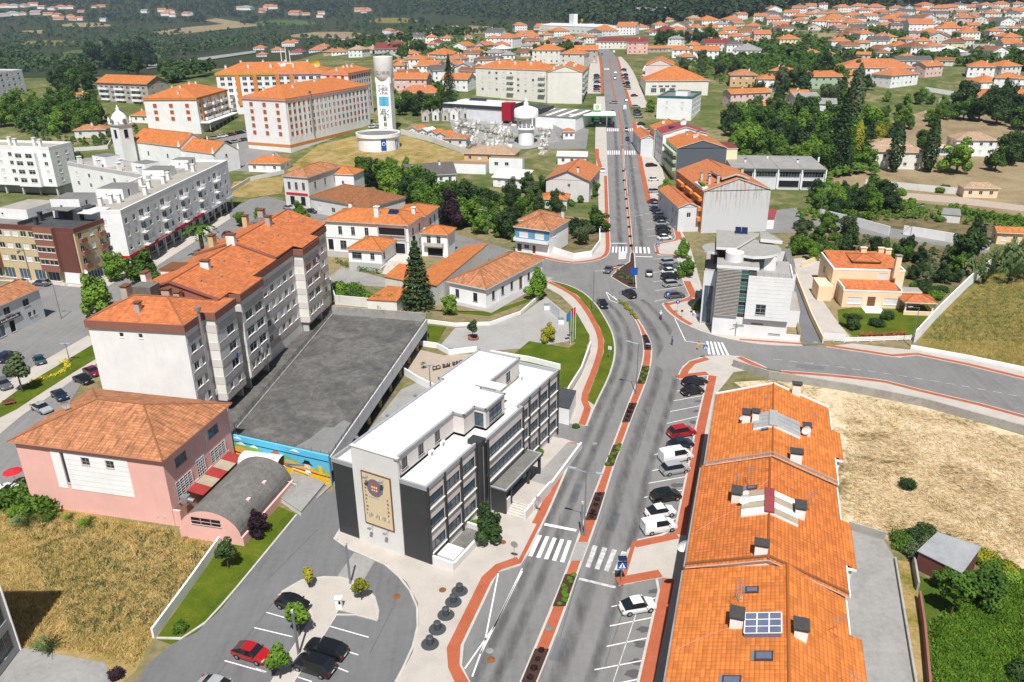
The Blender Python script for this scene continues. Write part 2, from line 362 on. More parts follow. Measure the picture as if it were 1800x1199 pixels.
    # car paint
    for nm,c in (('paint_black',(.008,.008,.009)),('paint_white',(.78,.78,.77)),('paint_silver',(.42,.43,.44)),('paint_grey',(.125,.13,.138)),('paint_red',(.36,.008,.012)),('paint_wine',(.16,.008,.03)),('paint_navy',(.012,.02,.05)),('paint_teal',(.01,.075,.09)),('paint_beige',(.42,.39,.33))):
        q=NB(nm);q.col(c,.28,.5,.25 if nm in ('paint_silver','paint_grey') else 0.0);q.b.inputs['Coat Weight'].default_value=.6;q.b.inputs['Coat Roughness'].default_value=.06
    plain('car_glass',(.012,.015,.018),.05,.7);plain('tail_red',(.38,.01,.008),.3,.5);plain('head_lens',(.62,.64,.66),.1,.6)
    # foliage
    def leaf(name,stops,trans=.25,LB=1.22):
        q=NB(name);oi=q.n('ShaderNodeObjectInfo');v=q.coord('Object');n=q.noise(v,.9,3,.6);n2=q.noise(v,5,2,.6)
        f=q.math('ADD',q.math('ADD',q.math('MULTIPLY',n,.5),q.math('MULTIPLY',n2,.3)),q.math('MULTIPLY',q.math('SUBTRACT',oi.outputs['Random'],.0),.2))
        q.col(q.ramp(f,[(p,tuple(min(.9,k*LB) for k in c)) for p,c in stops]),.65,.25)
        tr=q.n('ShaderNodeBsdfTranslucent');mx=q.n('ShaderNodeMixShader');mx.inputs[0].default_value=trans
        q.l(q.b.inputs['Base Color'].links[0].from_socket,tr.inputs[0]);q.l(q.b.outputs[0],mx.inputs[1]);q.l(tr.outputs[0],mx.inputs[2]);q.l(mx.outputs[0],q.o.inputs[0])
    leaf('leaf_green',[(.30,(.028,.062,.008)),(.5,(.062,.125,.014)),(.72,(.115,.19,.025))])
    leaf('leaf_bright',[(.30,(.055,.115,.010)),(.5,(.11,.205,.018)),(.72,(.19,.285,.035))])
    leaf('leaf_dark',[(.30,(.014,.032,.008)),(.5,(.030,.062,.014)),(.72,(.058,.098,.022))])
    leaf('leaf_olive',[(.30,(.036,.058,.020)),(.5,(.070,.098,.038)),(.72,(.12,.15,.062))])
    leaf('leaf_yellow',[(.30,(.12,.13,.010)),(.5,(.25,.245,.018)),(.72,(.36,.33,.03))])
    leaf('leaf_purple',[(.30,(.013,.006,.010)),(.5,(.032,.013,.020)),(.72,(.06,.026,.034))])
    leaf('leaf_forest',[(.30,(.012,.027,.010)),(.5,(.024,.048,.015)),(.72,(.045,.072,.024))],.15,1.0)
    leaf('leaf_reed',[(.30,(.05,.095,.03)),(.5,(.11,.165,.055)),(.72,(.19,.235,.09))])
    leaf('blade_dry',[(.28,(.19,.17,.035)),(.42,(.38,.30,.095)),(.56,(.56,.43,.18)),(.75,(.66,.52,.27))],.4)
    leaf('blade_straw',[(.30,(.30,.215,.11)),(.5,(.54,.41,.235)),(.72,(.74,.60,.38))])
    leaf('blade_lawn',[(.30,(.07,.14,.012)),(.5,(.13,.22,.02)),(.72,(.22,.28,.04))])
    leaf('flower_yellow',[(.3,(.45,.36,.02)),(.7,(.65,.52,.04))]);leaf('flower_violet',[(.3,(.17,.03,.28)),(.7,(.33,.07,.45))]);leaf('flower_red',[(.3,(.35,.02,.04)),(.7,(.5,.08,.08))])
    plain('bark_wood',(.105,.08,.058),.9,.1,0,.3,4);plain('palm_wood',(.16,.115,.07),.9,.1,0,.3,4)
make_materials()
# ------------------------------------------------------------------ ground, streets, pavements
def struct(o):o['kind']='structure';return o
def make_terrain():
    ys=[-400,-250,-120,-40,0];y=0
    while y<235:y+=23.5;ys.append(y)
    st=8.0
    while y<7500:y+=st;ys.append(y);st=8.0 if y<720 else st*1.06
    xp=[0.0];x=0.0;st=15.0
    while x<7000:x+=st;xp.append(x);st=15.0 if x<480 else st*1.13
    xs=[-a for a in xp[:0:-1]]+xp
    nx,ny=len(xs),len(ys)
    v=[(x,y,T(x,y)) for y in ys for x in xs]
    f=[(j*nx+i,j*nx+i+1,(j+1)*nx+i+1,(j+1)*nx+i) for j in range(ny-1) for i in range(nx-1)]
    me=bpy.data.meshes.new('ground');me.from_pydata(v,[],f)
    me.materials.append(MAT['earth']);me.materials.append(MAT['forest_floor']);me.materials.append(MAT['gardens'])
    idx=[]
    for j in range(ny-1):
        for i in range(nx-1):
            xx,yy=(xs[i]+xs[i+1])/2,(ys[j]+ys[j+1])/2
            idx.append(1 if (yy>1150 or (yy>560 and xx<-240)) else 2 if yy>235 else 0)
    me.polygons.foreach_set('material_index',idx);me.polygons.foreach_set('use_smooth',[True]*len(f))
    o=obj('ground',me);struct(o);tag(o,'dry earth and scrub ground running to the wooded hills','ground')
make_terrain()
def pxs(*pts):return [P(*q[:2],q[2] if len(q)>2 else 0) for q in pts]
def drape(bm,dz,lim=9.0):
    for _ in range(6):
        es=[e for e in bm.edges if e.calc_length()>lim]
        if not es:break
        bmesh.ops.subdivide_edges(bm,edges=es,cuts=1,use_grid_fill=False)
        bmesh.ops.triangulate(bm,faces=[f for f in bm.faces if len(f.verts)>3])
    for v in bm.verts:v.co.z=T(v.co.x,v.co.y)+dz
def sheet(name,pts,mat,dz=.03,parent=None,label=None,cat=None,kind='structure'):
    pts=[Vector(p) if not isinstance(p,Vector) else p for p in pts]
    bm=bmesh.new();f=bm.faces.new([bm.verts.new((p.x,p.y,0)) for p in pts]);bm.normal_update()
    if f.normal.z<0:f.normal_flip()
    far=max(p.y for p in pts)>225
    bmesh.ops.triangulate(bm,faces=bm.faces[:])
    if far:drape(bm,dz)
    else:
        for v in bm.verts:v.co.z=dz
    me=bpy.data.meshes.new(name);bm.to_mesh(me);bm.free();me.materials.append(MAT[mat])
    o=obj(name,me,parent)
    if parent is None:
        if kind:o['kind']=kind
        if label:tag(o,label,cat or name.split('_')[-1])
    return o
def resample(pl,n):
    d=[0.0]
    for a,b in zip(pl,pl[1:]):d.append(d[-1]+(b-a).length)
    out=[];k=0
    for i in range(n):
        s=d[-1]*i/(n-1)
        while k<len(pl)-2 and d[k+1]<s:k+=1
        t=(s-d[k])/max(1e-6,d[k+1]-d[k]);out.append(pl[k].lerp(pl[k+1],min(1,max(0,t))))
    return out
def smooth_line(pl,it=2):
    for _ in range(it):
        q=[pl[0]]
        for a,b in zip(pl,pl[1:]):q+=[a.lerp(b,.25),a.lerp(b,.75)]
        pl=q+[pl[-1]]
    return pl
def plen(pl):return sum((b-a).length for a,b in zip(pl,pl[1:]))
def ribbon(name,L,R,mat,dz=.03,side=0.0,parent=None,step=5.0):
    n=max(3,int(plen(L)/step)+2);L=resample(L,n);R=resample(R,n);mb=MB()
    z=lambda p,e=0:(p.x,p.y,T(p.x,p.y)+dz-e)
    for i in range(n-1):
        mb.face([z(L[i]),z(R[i]),z(R[i+1]),z(L[i+1])],0,[(0,i),(1,i),(1,i+1),(0,i+1)])
        if side:
            mb.face([z(L[i],side),z(L[i]),z(L[i+1]),z(L[i+1],side)]);mb.face([z(R[i+1],side),z(R[i+1]),z(R[i]),z(R[i],side)])
    o=mb.build(name,mat,parent)
    if parent is None:o['kind']='structure'
    return o
def offset(pl,d):
    out=[]
    for i,p in enumerate(pl):
        a=pl[max(0,i-1)];b=pl[min(len(pl)-1,i+1)];t=Vector((b.x-a.x,b.y-a.y,0)).normalized()
        out.append(p+Vector((-t.y,t.x,0))*d)
    return out
def strip(name,pl,w,mat,dz,side=0.0,off=0.0,parent=None,step=4.0):
    """band of width w whose one edge follows the line, to its left when w > 0"""
    return ribbon(name,offset(pl,off),offset(pl,off+w),mat,dz,side,parent,step)
def kerb(pl,parent=None,w=.3,dz=.155):return strip('kerb',pl,w,'kerb_stone',dz,.16,0,parent,3.0)
def slab(name,pts,mat,dz=.14,label=None,cat='pavement',parent=None,side=.2):
    pts=[Vector(p) if not isinstance(p,Vector) else p for p in pts]
    if max(p.y for p in pts)>225:
        o=sheet(name,pts,mat,dz,parent)
    else:
        o=MB().prism([(p.x,p.y) for p in pts],dz-side,dz,0).build(name,mat,parent)
        if parent is None:o['kind']='structure'
    if label and parent is None:tag(o,label,cat)
    return o

# --- main avenue: one asphalt sheet, islands and pavements stand on it
AL=pxs((800,1240),(917,992),(950,924),(962,900),(1015,779),(1029,750),(1044,713),(1070,662),(1080,625),(1079,600),(1072,577),(1050,540),(1034,523),(1034,470),(1060,456),(1071,447),(1072,427),(1067,300),(1064,210),(1060,120),(1057,100),(1050,86))
AR=pxs((1140,1240),(1150,1100),(1170,1040),(1195,960),(1200,900),(1212,820),(1225,755),(1246,661),(1250,630),(1235,600),(1210,575),(1205,540),(1214,524),(1201,495),(1190,450),(1189,422),(1182,392),(1140,345),(1128,300),(1112,210),(1096,150),(1083,100),(1070,86))
ROAD=ribbon('avenue',AL,AR,'asphalt',.03,0,None,4.0);tag(ROAD,'wide sun-bleached avenue split by a planted median','road')
EAST=sheet('side_street',pxs((1195,560),(1232,583),(1282,597),(1350,607),(1410,608),(1452,610),(1525,621),(1582,630),(1602,623),(1700,643),(1830,675),(1830,740),(1720,710),(1625,688),(1550,669),(1455,659),(1372,653),(1347,648),(1302,627),(1270,626),(1235,629),(1212,635),(1190,668),(1150,640)),'asphalt',.045,None,'grey side street curving away past the mown field','street')
WEST=sheet('cross_street',pxs((1050,560),(1050,540),(1034,523),(1020,512),(995,501),(966,494),(935,478),(880,462),(800,440),(720,420),(560,402),(430,410),(400,420),(380,395),(420,360),(470,345),(560,372),(800,412),(900,440),(937,450),(1000,464),(1030,462),(1060,456),(1090,480)),'asphalt',.04,None,'narrow cross street passing the blue tiled house','street')
TOWN=sheet('town_street',pxs((-60,505),(60,495),(150,505),(225,480),(300,450),(400,372),(440,350),(470,345),(430,410),(330,470),(240,520),(150,560),(165,640),(90,760),(20,880),(-60,960)),'asphalt_old',.035,None,'town street of patched asphalt round the apartment blocks','street')
sheet('lay_by',pxs((826,1212),(800,1157),(872,1005),(917,992),(945,985),(905,1215)),'asphalt',.034,ROAD)
MARK=ROAD
def mark(pts,mat='road_paint',name='road_marking',dz=.05,parent=None):return sheet(name,pts,mat,dz,parent or MARK)
def line(a,b,w=.14,mat='road_paint',parent=None,dz=.05,name='road_marking'):
    a,b=P(*a),P(*b);t=(b-a);t.z=0;t.normalize();n=Vector((-t.y,t.x,0))*(w/2)
    return mark([a-n,b-n,b+n,a+n],mat,name,dz,parent)

# --- median islands
ML=pxs((913.7,1199),(967.5,1070),(992.5,1007.5),(1012.5,952.5),(1031,900),(1060,825),(1077.5,780),(1092.5,740),(1107.5,700),(1120,670),(1128.7,637.5),(1131,610),(1126,587),(1117.5,565),(1097.5,540),(1086,531))
MR=pxs((946,1199),(987.5,1095),(1020,1000),(1040,947.5),(1056,900),(1080,820),(1097.5,775),(1112.5,732.5),(1129,692.5),(1137.5,670),(1145,642.5),(1147.5,612.5),(1144,600),(1132.5,577.5),(1120,559),(1107.5,542.5),(1093,531))
ML=smooth_line(ML,1);MR=smooth_line(MR,1)
_ext=(ML[1]-ML[0]).normalized()*14;ML=[ML[0]-_ext]+ML;MR=[MR[0]-_ext]+MR
MED=ribbon('median',ML,MR,'red_paving',.15,.14,None,3.0);tag(MED,'long red paved median down the middle of the avenue','median')
kerb(ML,MED,-.28);kerb(MR,MED,.28)
def median_at(py):
    """cross-section of the median seen at photo row py on its left edge: (left, right)"""
    q=resample(ML,400);r=resample(MR,400);best=None
    for i,p in enumerate(q):
        e=abs(P_row(p)-py)
        if best is None or e<best[0]:best=(e,i)
    i=best[1];return q[i],r[i]
def P_row(p):
    w=p.z-CAMH;dep=p.y*cos(PIT)-w*sin(PIT);vv=(p.y*sin(PIT)+w*cos(PIT))/dep;uu=p.x/dep
    return 599.5-FPX*(uu*sin(ROLL)+vv*cos(ROLL))
BEDS=[]
def median_bed(y0,y1,mat,name):
    a0,b0=median_at(y0);a1,b1=median_at(y1);q=resample(ML,400);r=resample(MR,400)
    sel=[i for i,p in enumerate(q) if y1<=P_row(p)<=y0]
    o=ribbon(name,[q[i].lerp(r[i],.1) for i in sel],[q[i].lerp(r[i],.9) for i in sel],mat,.17,0,MED,2.0)
    BEDS.append((name,y0,y1,[(q[i],r[i]) for i in sel]));return o
for y0,y1,kind in ((1215,1140,'purple'),(1070,1009,'green'),(917,866,'purple'),(823,783,'green'),(745,709,'purple'),(677,645,'green'),(617,590,'purple'),(563,532,'yellow')):
    median_bed(y0,y1,'bark','planting_bed');BEDS[-1]=(kind,)+BEDS[-1][1:]
median_bed(989,953,'plaza','crossing_refuge');BEDS.pop()
TRI=slab('traffic_island',pxs((1075,487),(1090,472),(1107.5,461),(1109,445),(1114,445),(1117.5,509),(1110,507),(1096,500)),'bark',.15,'triangular planted island with blue sign post','traffic island')
_p=pxs((1075,487),(1090,472),(1107.5,461),(1109,445));kerb(_p,TRI);kerb(pxs((1114,445),(1117.5,509),(1110,507),(1096,500),(1075,487)),TRI)
M2=ribbon('median_strip',pxs((1109,446),(1104,400),(1100,350),(1096,300),(1094,262),(1091,225),(1086,193)),pxs((1114,446),(1110,400),(1104.5,350),(1099.5,300),(1096.5,262),(1093.5,225),(1088,193)),'red_paving',.15,.14);tag(M2,'thin red paved median strip beyond the crossing','median')
kerb(pxs((1109,446),(1104,400),(1100,350),(1096,300),(1094,262)),M2,-.2);kerb(pxs((1114,446),(1110,400),(1104.5,350),(1099.5,300),(1096.5,262)),M2,.2)
M3=ribbon('median_strip',pxs((1082,178),(1075,150),(1072,117),(1071,103)),pxs((1084,178),(1077,150),(1073.5,117),(1072,103)),'red_paving',.15,.14);tag(M3,'farthest thin median strip on the avenue uphill','median')

# --- pavements on the west side
PAVW=slab('pavement',pxs((826,1210),(800,1157),(872,1005),(917,992),(950,924),(962,900),(1014,780),(990,772),(965,768),(960,745),(745,985),(600,930),(590,945),(600,958),(680,993),(715,1025),(735,1062),(737,1100),(725,1150),(690,1215)),'calcada',.15,'pale cobbled pavement before the town hall')
kerb(pxs((826,1210),(800,1157),(872,1005),(917,992),(950,924),(962,900),(1014,780)),PAVW,-.3)
kerb(pxs((690,1215),(725,1150),(737,1100),(735,1062),(715,1025),(680,993),(600,958),(585,943),(585,935),(598,932)),PAVW,.25)
def redband(pl,w,parent,dz=.165):return strip('red_band',pxs(*pl),w,'red_paving',dz,0,0,parent,3.0)
redband(((826,1204),(800,1157),(872,1005),(916,992)),1.3,PAVW);redband(((916,992),(950,924)),.5,PAVW,.168);redband(((950,924),(962,900),(1014,780)),1.15,PAVW)
_wk=((1029,750),(1044,713),(1070,662),(1080,625),(1079,600),(1072,577),(1050,540),(1034,523),(1020,512),(995,501),(966,494))
VERGE=slab('grass_verge',pxs((1044,713),(1031,704),(1050,655),(1061,620),(1062,600),(1055,578),(1036,545),(1015,520),(990,506),(966,494),(995,501),(1020,512),(1034,523),(1050,540),(1072,577),(1079,600),(1080,625),(1070,662)),'lawn',.15,'narrow mown grass verge following the curving kerb','verge')
kerb(smooth_line(pxs(*_wk),1),VERGE,-.3)
PAVW2=slab('pavement',pxs((1029,750),(1044,713),(1031,704),(1050,655),(1061,620),(1062,600),(1055,578),(1036,545),(1015,520),(990,506),(966,494),(958,505),(985,520),(1010,545),(1036,590),(1038,620),(1022,660),(1004,690),(985,735),(980,742)),'calcada',.145,'pale footpath winding past the lawns')
strip('red_band',smooth_line(pxs((1029,749),(1042,713),(1030,704),(1050,655),(1061,620),(1062,600),(1055,578),(1036,545),(1015,520),(990,506),(968,496)),1),1.15,'red_paving',.16,0,0,PAVW2,3.0)
DRV=sheet('driveway',pxs((958,770),(1014,780),(1029,750),(980,742),(965,740)),'asphalt',.05,None,'short asphalt driveway beside the town hall','driveway')
PAVN=slab('pavement',pxs((937,450),(1000,464),(1030,462),(1060,456),(1071,447),(1072,427),(1067,300),(1064,210),(1062,170),(1048,170),(1046,260),(1050,310),(1053,380),(1054,420),(1045,440),(1010,448),(940,440)),'calcada',.14,'pavement past the white garden wall of the blue house')
strip('red_band',smooth_line(pxs((937,450),(1000,464),(1030,462),(1060,456),(1071,447),(1072,427),(1067,310)),1),1.1,'red_paving',.165,0,0,PAVN,3.0);kerb(smooth_line(pxs((937,450),(1000,464),(1030,462),(1060,456),(1071,447),(1072,427),(1067,300),(1064,210),(1062,170)),1),PAVN,-.25)
PAVN2=sheet('pavement',pxs((1060,165),(1058,120),(1055,98),(1040,98),(1035,130),(1032,165)),'calcada',.14,None,'pavement before the long pale apartment block','pavement')
strip('red_band',pxs((1061,165),(1059,120),(1055,98)),1.5,'red_paving',.165,0,.1,PAVN2)
strip('red_band',pxs((1046,262),(1046,275),(1053,300)),1.5,'red_paving',.165,0,.1,PAVN)

# --- pavements on the east side
PAVE=slab('pavement',pxs((1122,1210),(1165,1017),(1087.5,1031),(1111,954),(1187,938),(1195,900),(1212.5,817.5),(1225,750),(1246,661),(1192.5,667.5),(1197.5,650),(1212.5,635),(1235,629),(1270,626),(1302,627),(1345,647),(1290,655),(1262,690),(1262,770),(1235,900),(1180,1210)),'calcada',.15,'pale pavement along the terrace with orange roof')
kerb(pxs((1122,1210),(1165,1017),(1087.5,1031),(1111,954),(1187,938),(1195,900),(1212.5,817.5),(1225,750),(1246,661),(1192.5,667.5)),PAVE,.28);kerb(smooth_line(pxs((1192.5,667.5),(1197.5,650),(1212.5,635),(1235,629),(1270,626),(1302,627),(1347,648)),1),PAVE,.25)
redband(((1122,1210),(1165,1017)),-1.35,PAVE);redband(((1165,1016),(1088,1030)),-1.3,PAVE,.168);redband(((1088,1030),(1111,954)),-.5,PAVE,.171);redband(((1111,954),(1187,938)),-1.2,PAVE,.168)
redband(((1187,940),(1195,900),(1212.5,817.5),(1225,750),(1246,661)),-1.35,PAVE);redband(((1192.5,667),(1246,660)),1.4,PAVE,.168)
strip('red_band',smooth_line(pxs((1192.5,666),(1197.5,650),(1212.5,635),(1240,629)),1),-1.3,'red_paving',.164,0,0,PAVE);redband(((1302,628),(1345,648)),-1.1,PAVE,.168)
PAVS=slab('pavement',pxs((1372,653),(1455,659),(1550,669),(1625,688),(1720,710),(1830,740),(1830,765),(1700,725),(1600,700),(1500,678),(1400,660)),'calcada',.14,'pavement along the concrete wall of the straw field')
kerb(pxs((1372,653),(1455,659),(1550,669),(1625,688),(1720,710),(1830,740)),PAVS,.25);redband(((1372,653),(1455,659),(1550,669),(1625,688),(1720,710),(1830,740)),-.9,PAVS)
PAVR=slab('pavement',pxs((1452,610),(1525,621),(1582,630),(1602,623),(1700,643),(1830,675),(1830,662),(1700,634),(1600,616),(1500,605)),'calcada',.14,'pavement beside the low white meadow wall')
redband(((1452,610),(1525,621),(1582,630),(1602,623),(1700,643),(1830,675)),1.0,PAVR);kerb(pxs((1452,610),(1525,621),(1582,630),(1602,623),(1700,643),(1830,675)),PAVR,-.25)
PAVM=slab('pavement',pxs((1410,608),(1350,607),(1282,597),(1232,583),(1195,565),(1172,547),(1165,535),(1214,524),(1201,495),(1190,450),(1155,449),(1150,430),(1189,422),(1182,392),(1175,377),(1195,400),(1215,440),(1232,500),(1245,560),(1255,585),(1300,592),(1405,600)),'calcada',.15,'pavement round the white office with louvres')
kerb(smooth_line(pxs((1410,608),(1350,607),(1282,597),(1232,583),(1195,565),(1172,547),(1165,535)),1),PAVM,.28);kerb(pxs((1165,535),(1214,524),(1201,495),(1190,450),(1155,449),(1150,430),(1189,422),(1182,392),(1175,377)),PAVM,.25)
strip('red_band',smooth_line(pxs((1210,573),(1195,565),(1172,547),(1165,536)),1),-1.1,'red_paving',.164,0,-.2,PAVM);redband(((1165,536),(1214,524)),-1.2,PAVM,.168);redband(((1214,524),(1201,495)),-1.6,PAVM);redband(((1190,450),(1155,449),(1150,430),(1189,422)),-.8,PAVM);redband(((1189,422),(1182,392)),-1.6,PAVM)
redband(((1410,607),(1300,599)),-.7,PAVM,.168)
PAVE2=slab('parking_forecourt',pxs((1137,357),(1125,300),(1112,215),(1122,215),(1150,240),(1165,300),(1188,380),(1195,400),(1175,377),(1160,360)),'calcada',.13,'pale stone forecourt with parked cars beside the avenue','forecourt')
strip('red_band',pxs((1137,357),(1125,300),(1112,215)),-1.6,'red_paving',.16,0,0,PAVE2)
PAVE3=slab('pavement',pxs((1108,190),(1092,140),(1083,100),(1092,100),(1115,130),(1140,190)),'calcada',.13,'pavement below the pale gabled apartments uphill')
strip('red_band',pxs((1108,190),(1092,140),(1083,100)),-1.4,'red_paving',.16,0,0,PAVE3)

# --- road markings
def zebra(a0,a1,b0,b1,n,mat='road_paint',frac=.5):
    """n stripes between the near edge a0-a1 and the far edge b0-b1"""
    A0,A1,B0,B1=P(*a0),P(*a1),P(*b0),P(*b1)
    for i in range(n):
        s=(i+(1-frac)/2)/n;e=(i+(1+frac)/2)/n
        mark([A0.lerp(A1,s),A0.lerp(A1,e),B0.lerp(B1,e),B0.lerp(B1,s)],mat,'zebra_stripe')
zebra((925,977),(995,990),(943,940),(1008,952),5);zebra((1025,996),(1090,1010),(1038,958),(1106,972),4,'worn_paint')
line((957,922),(1013,933),.5);line((1018,1018),(1082,1033),.4,'worn_paint')
zebra((1074,444),(1104,445),(1075,434),(1104,434),5);zebra((1115,445),(1145,446),(1115,434),(1143,435),4);line((1074,428),(1102,428),.5);line((1117,451),(1147,452),.5)
zebra((1067,272),(1090,272),(1067,265),(1090,265),6);zebra((1097,272),(1118,272),(1097,265),(1117,265),5)
zebra((1066,231),(1088,231),(1066,226),(1088,226),6);zebra((1096,231),(1114,231),(1096,226),(1113,226),5);zebra((1062,123),(1071,123),(1062,120),(1071,120),4)
zebra((1243,623),(1284,625),(1240,600),(1272,603),5,'road_paint',.5)
# lay-by hatching and bay lines
for a,b in (((817,1176),(870,1100)),((870,1100),(918,1000)),((876,1008),(852,1130)),((852,1130),(830,1190)),((918,1005),(905,1030)),((905,1030),(845,1150))):line(a,b,.16)
BAYS=[((1045,1178),(1128,1162)),((1066,1137),(1138,1122)),((1072,1101),(1147,1086)),((1075,1067),(1156,1051)),((1120,952),(1187,938)),((1125,926),(1195,911)),((1132,875),(1204,861)),((1140,850),(1207,838)),((1146,828),(1212,815)),((1150,800),(1220,780)),((1172,745),(1229,732)),((1178,724),(1234,713)),((1184,705),(1240,695)),((1190,688),(1243,680)),
        ((1150,530),(1212,518)),((1150,512),(1208,502)),((1148,496),(1203,487)),((1145,480),(1198,473)),((1148,456),(1190,452)),((1138,416),(1186,410)),((1138,404),(1183,398)),((1136,390),(1178,385)),((1134,376),(1172,371)),((1070,1205),(1120,1195))]
for a,b in BAYS:line(a,b,.13)
line((1128,1050),(1078,1199),.1,'worn_paint')
for a,b in (((1065,513),(1088,531)),((1088,531),(1078,521)),((1065,513),(1072,528)),((1072,528),(1086,533)),((1186,560),(1205,600)),((1205,600),(1240,605))):line(a,b,.15)
for i in range(16):
    t=i/16;a=(1360+440*t,632+47*t+20*t*t);b=(a[0]+15,a[1]+1.5+1.2*t);line(a,b,.12,'worn_paint',EAST,.06)
for (cx,cy,r) in ((1150,1040,.5),(1135,1107,.6),(1127,1133,.55),(1120,1165,.5),(1110,1185,.6),(1190,853,.6),(1226,723,.5),(1230,706,.5),(1219,743,.5),(1245,690,.4)):
    c=P(cx,cy);mark([c+Vector((r*1.9*cos(a)*random.uniform(.5,1.1),r*1.1*sin(a)*random.uniform(.5,1.1),0)) for a in [k*.45 for k in range(14)]],'oil_stain','oil_stain',.043)
for pl,o,w in ((MR,-2.6,2.0),(MR,-5.6,1.5),(ML,1.6,1.5),(ML,3.6,1.5),(pxs((1114,444),(1110,400),(1104.5,350),(1099.5,300),(1096.5,262),(1093.5,225),(1088,193)),-3.4,2.0),(pxs((1109,444),(1104,400),(1100,350),(1096,300),(1094,262),(1091,225),(1086,193)),1.6,2.0)):strip('tyre_wear',pl,w,'tyre_wear',.037,0,o,ROAD)
kerb(smooth_line(pxs((274,1124),(300,1134),(345,1113),(383,1077),(523,906)),1),None,.25).name='lawn_kerb'
sheet('alley',pxs((395,775),(590,545),(560,535),(345,745)),'concrete_dark',.03,None,'narrow dark alley between the flats and the parking deck','alley')
for i,q in enumerate(([(1010,850),(1024,853),(1013,885),(999,881)],[(1120,640),(1126,640),(1122,655),(1116,655)],[(1075,900),(1092,903),(1080,935),(1064,931)],[(1155,610),(1178,612),(1176,622),(1152,620)],[(980,1120),(1000,1125),(985,1165),(965,1160)],[(1075,340),(1085,340),(1085,365),(1075,365)],[(1400,640),(1450,645),(1448,652),(1398,647)],[(1115,350),(1124,350),(1128,380),(1118,380)])):mark(pxs(*q),('asphalt_fresh','asphalt_old')[i%2],'asphalt_patch',.034 if i != 6 else .049)
for a,b in (((1020,1000),(985,1120)),((1062,905),(1040,960)),((1100,1060),(1060,1180)),((985,905),(975,960)),((1150,700),(1120,800)),((1240,640),(1400,655)),((480,1060),(380,1190)),((690,1070),(650,1150)),((560,930),(470,1020))):line(a,b,.07,'oil_stain',ROAD,.048,'sealed_crack')
# manholes and drains
for px,py,r,m in ((1045,780,.42,'stone_dark'),(863,1160,.45,'rust'),(861,1145,.4,'concrete'),(965,1106,.42,'grey_roof'),(697,1049,.45,'rust'),(778,1039,.42,'rust'),(884,955,.4,'rust'),(1433,602,.5,'stone_dark')):
    c=P(px,py);dz=.175 if m=='rust' and py<1045 and py>1000 or px==965 or px==884 else .06
    o=MB().lathe([(0.01,.02),(r*.75,.02),(r*.78,.012),(r,.012),(r,-.03)],18).build('manhole_cover',m,None,(c.x,c.y,T(c.x,c.y)+dz),0)
    tag(o,{1045: 'dark manhole cover in the avenue lane by the median',863: 'rusty manhole cover in the lay-by lane',861: 'pale round drain cover beside a rusty one',965: 'grey manhole cover in the red median',697: 'rusty manhole cover on the car park loop',778: 'rusty manhole cover on pavement by the bins',884: 'rusty manhole cover on cobbles near the clipped tree',1433: 'dark manhole cover in the office driveway mouth'}[px],'manhole cover')

# --- car park before the town hall
LOT=sheet('car_park',pxs((230,1215),(262,1165),(300,1135),(345,1112),(385,1076),(523,905),(552,870),(600,860),(640,940),(690,995),(720,1040),(735,1080),(728,1150),(690,1215)),'asphalt_lot',.04,None,'asphalt car park curving round a paved island','car park')
ISL=slab('car_park_island',pxs((470,1215),(553,1083),(515,1070),(492,1052),(495,1040),(530,1020),(570,1014),(600,1015),(640,1028),(660,1050),(667,1075),(665,1091),(596,1074),(560,1130),(505,1215)),'calcada',.14,'paved island with young trees in the car park','traffic island')
kerb(smooth_line(pxs((488,1048),(500,1036),(530,1020),(570,1014),(600,1015),(640,1028),(660,1050),(667,1075),(665,1091)),1),ISL,-.2);kerb(pxs((665,1091),(596,1074),(560,1130),(505,1215)),ISL,.2);kerb(pxs((470,1215),(553,1083),(540,1060)),ISL,.2)
sheet('cart_track',pxs((592,1015),(622,972),(660,985),(636,1026)),'concrete',.055,LOT)
for a,b in (((468,1077),(510,1089)),((447,1104),(514,1120)),((395,1162),(465,1182)),((578,1101),(648,1121)),((605,1144),(630,1152)),((588,1172),(612,1182)),((515,1188),(548,1199)),((450,1176),(468,1182)),((430,1135),(475,1148))):line(a,b,.13,'road_paint',LOT,.06)
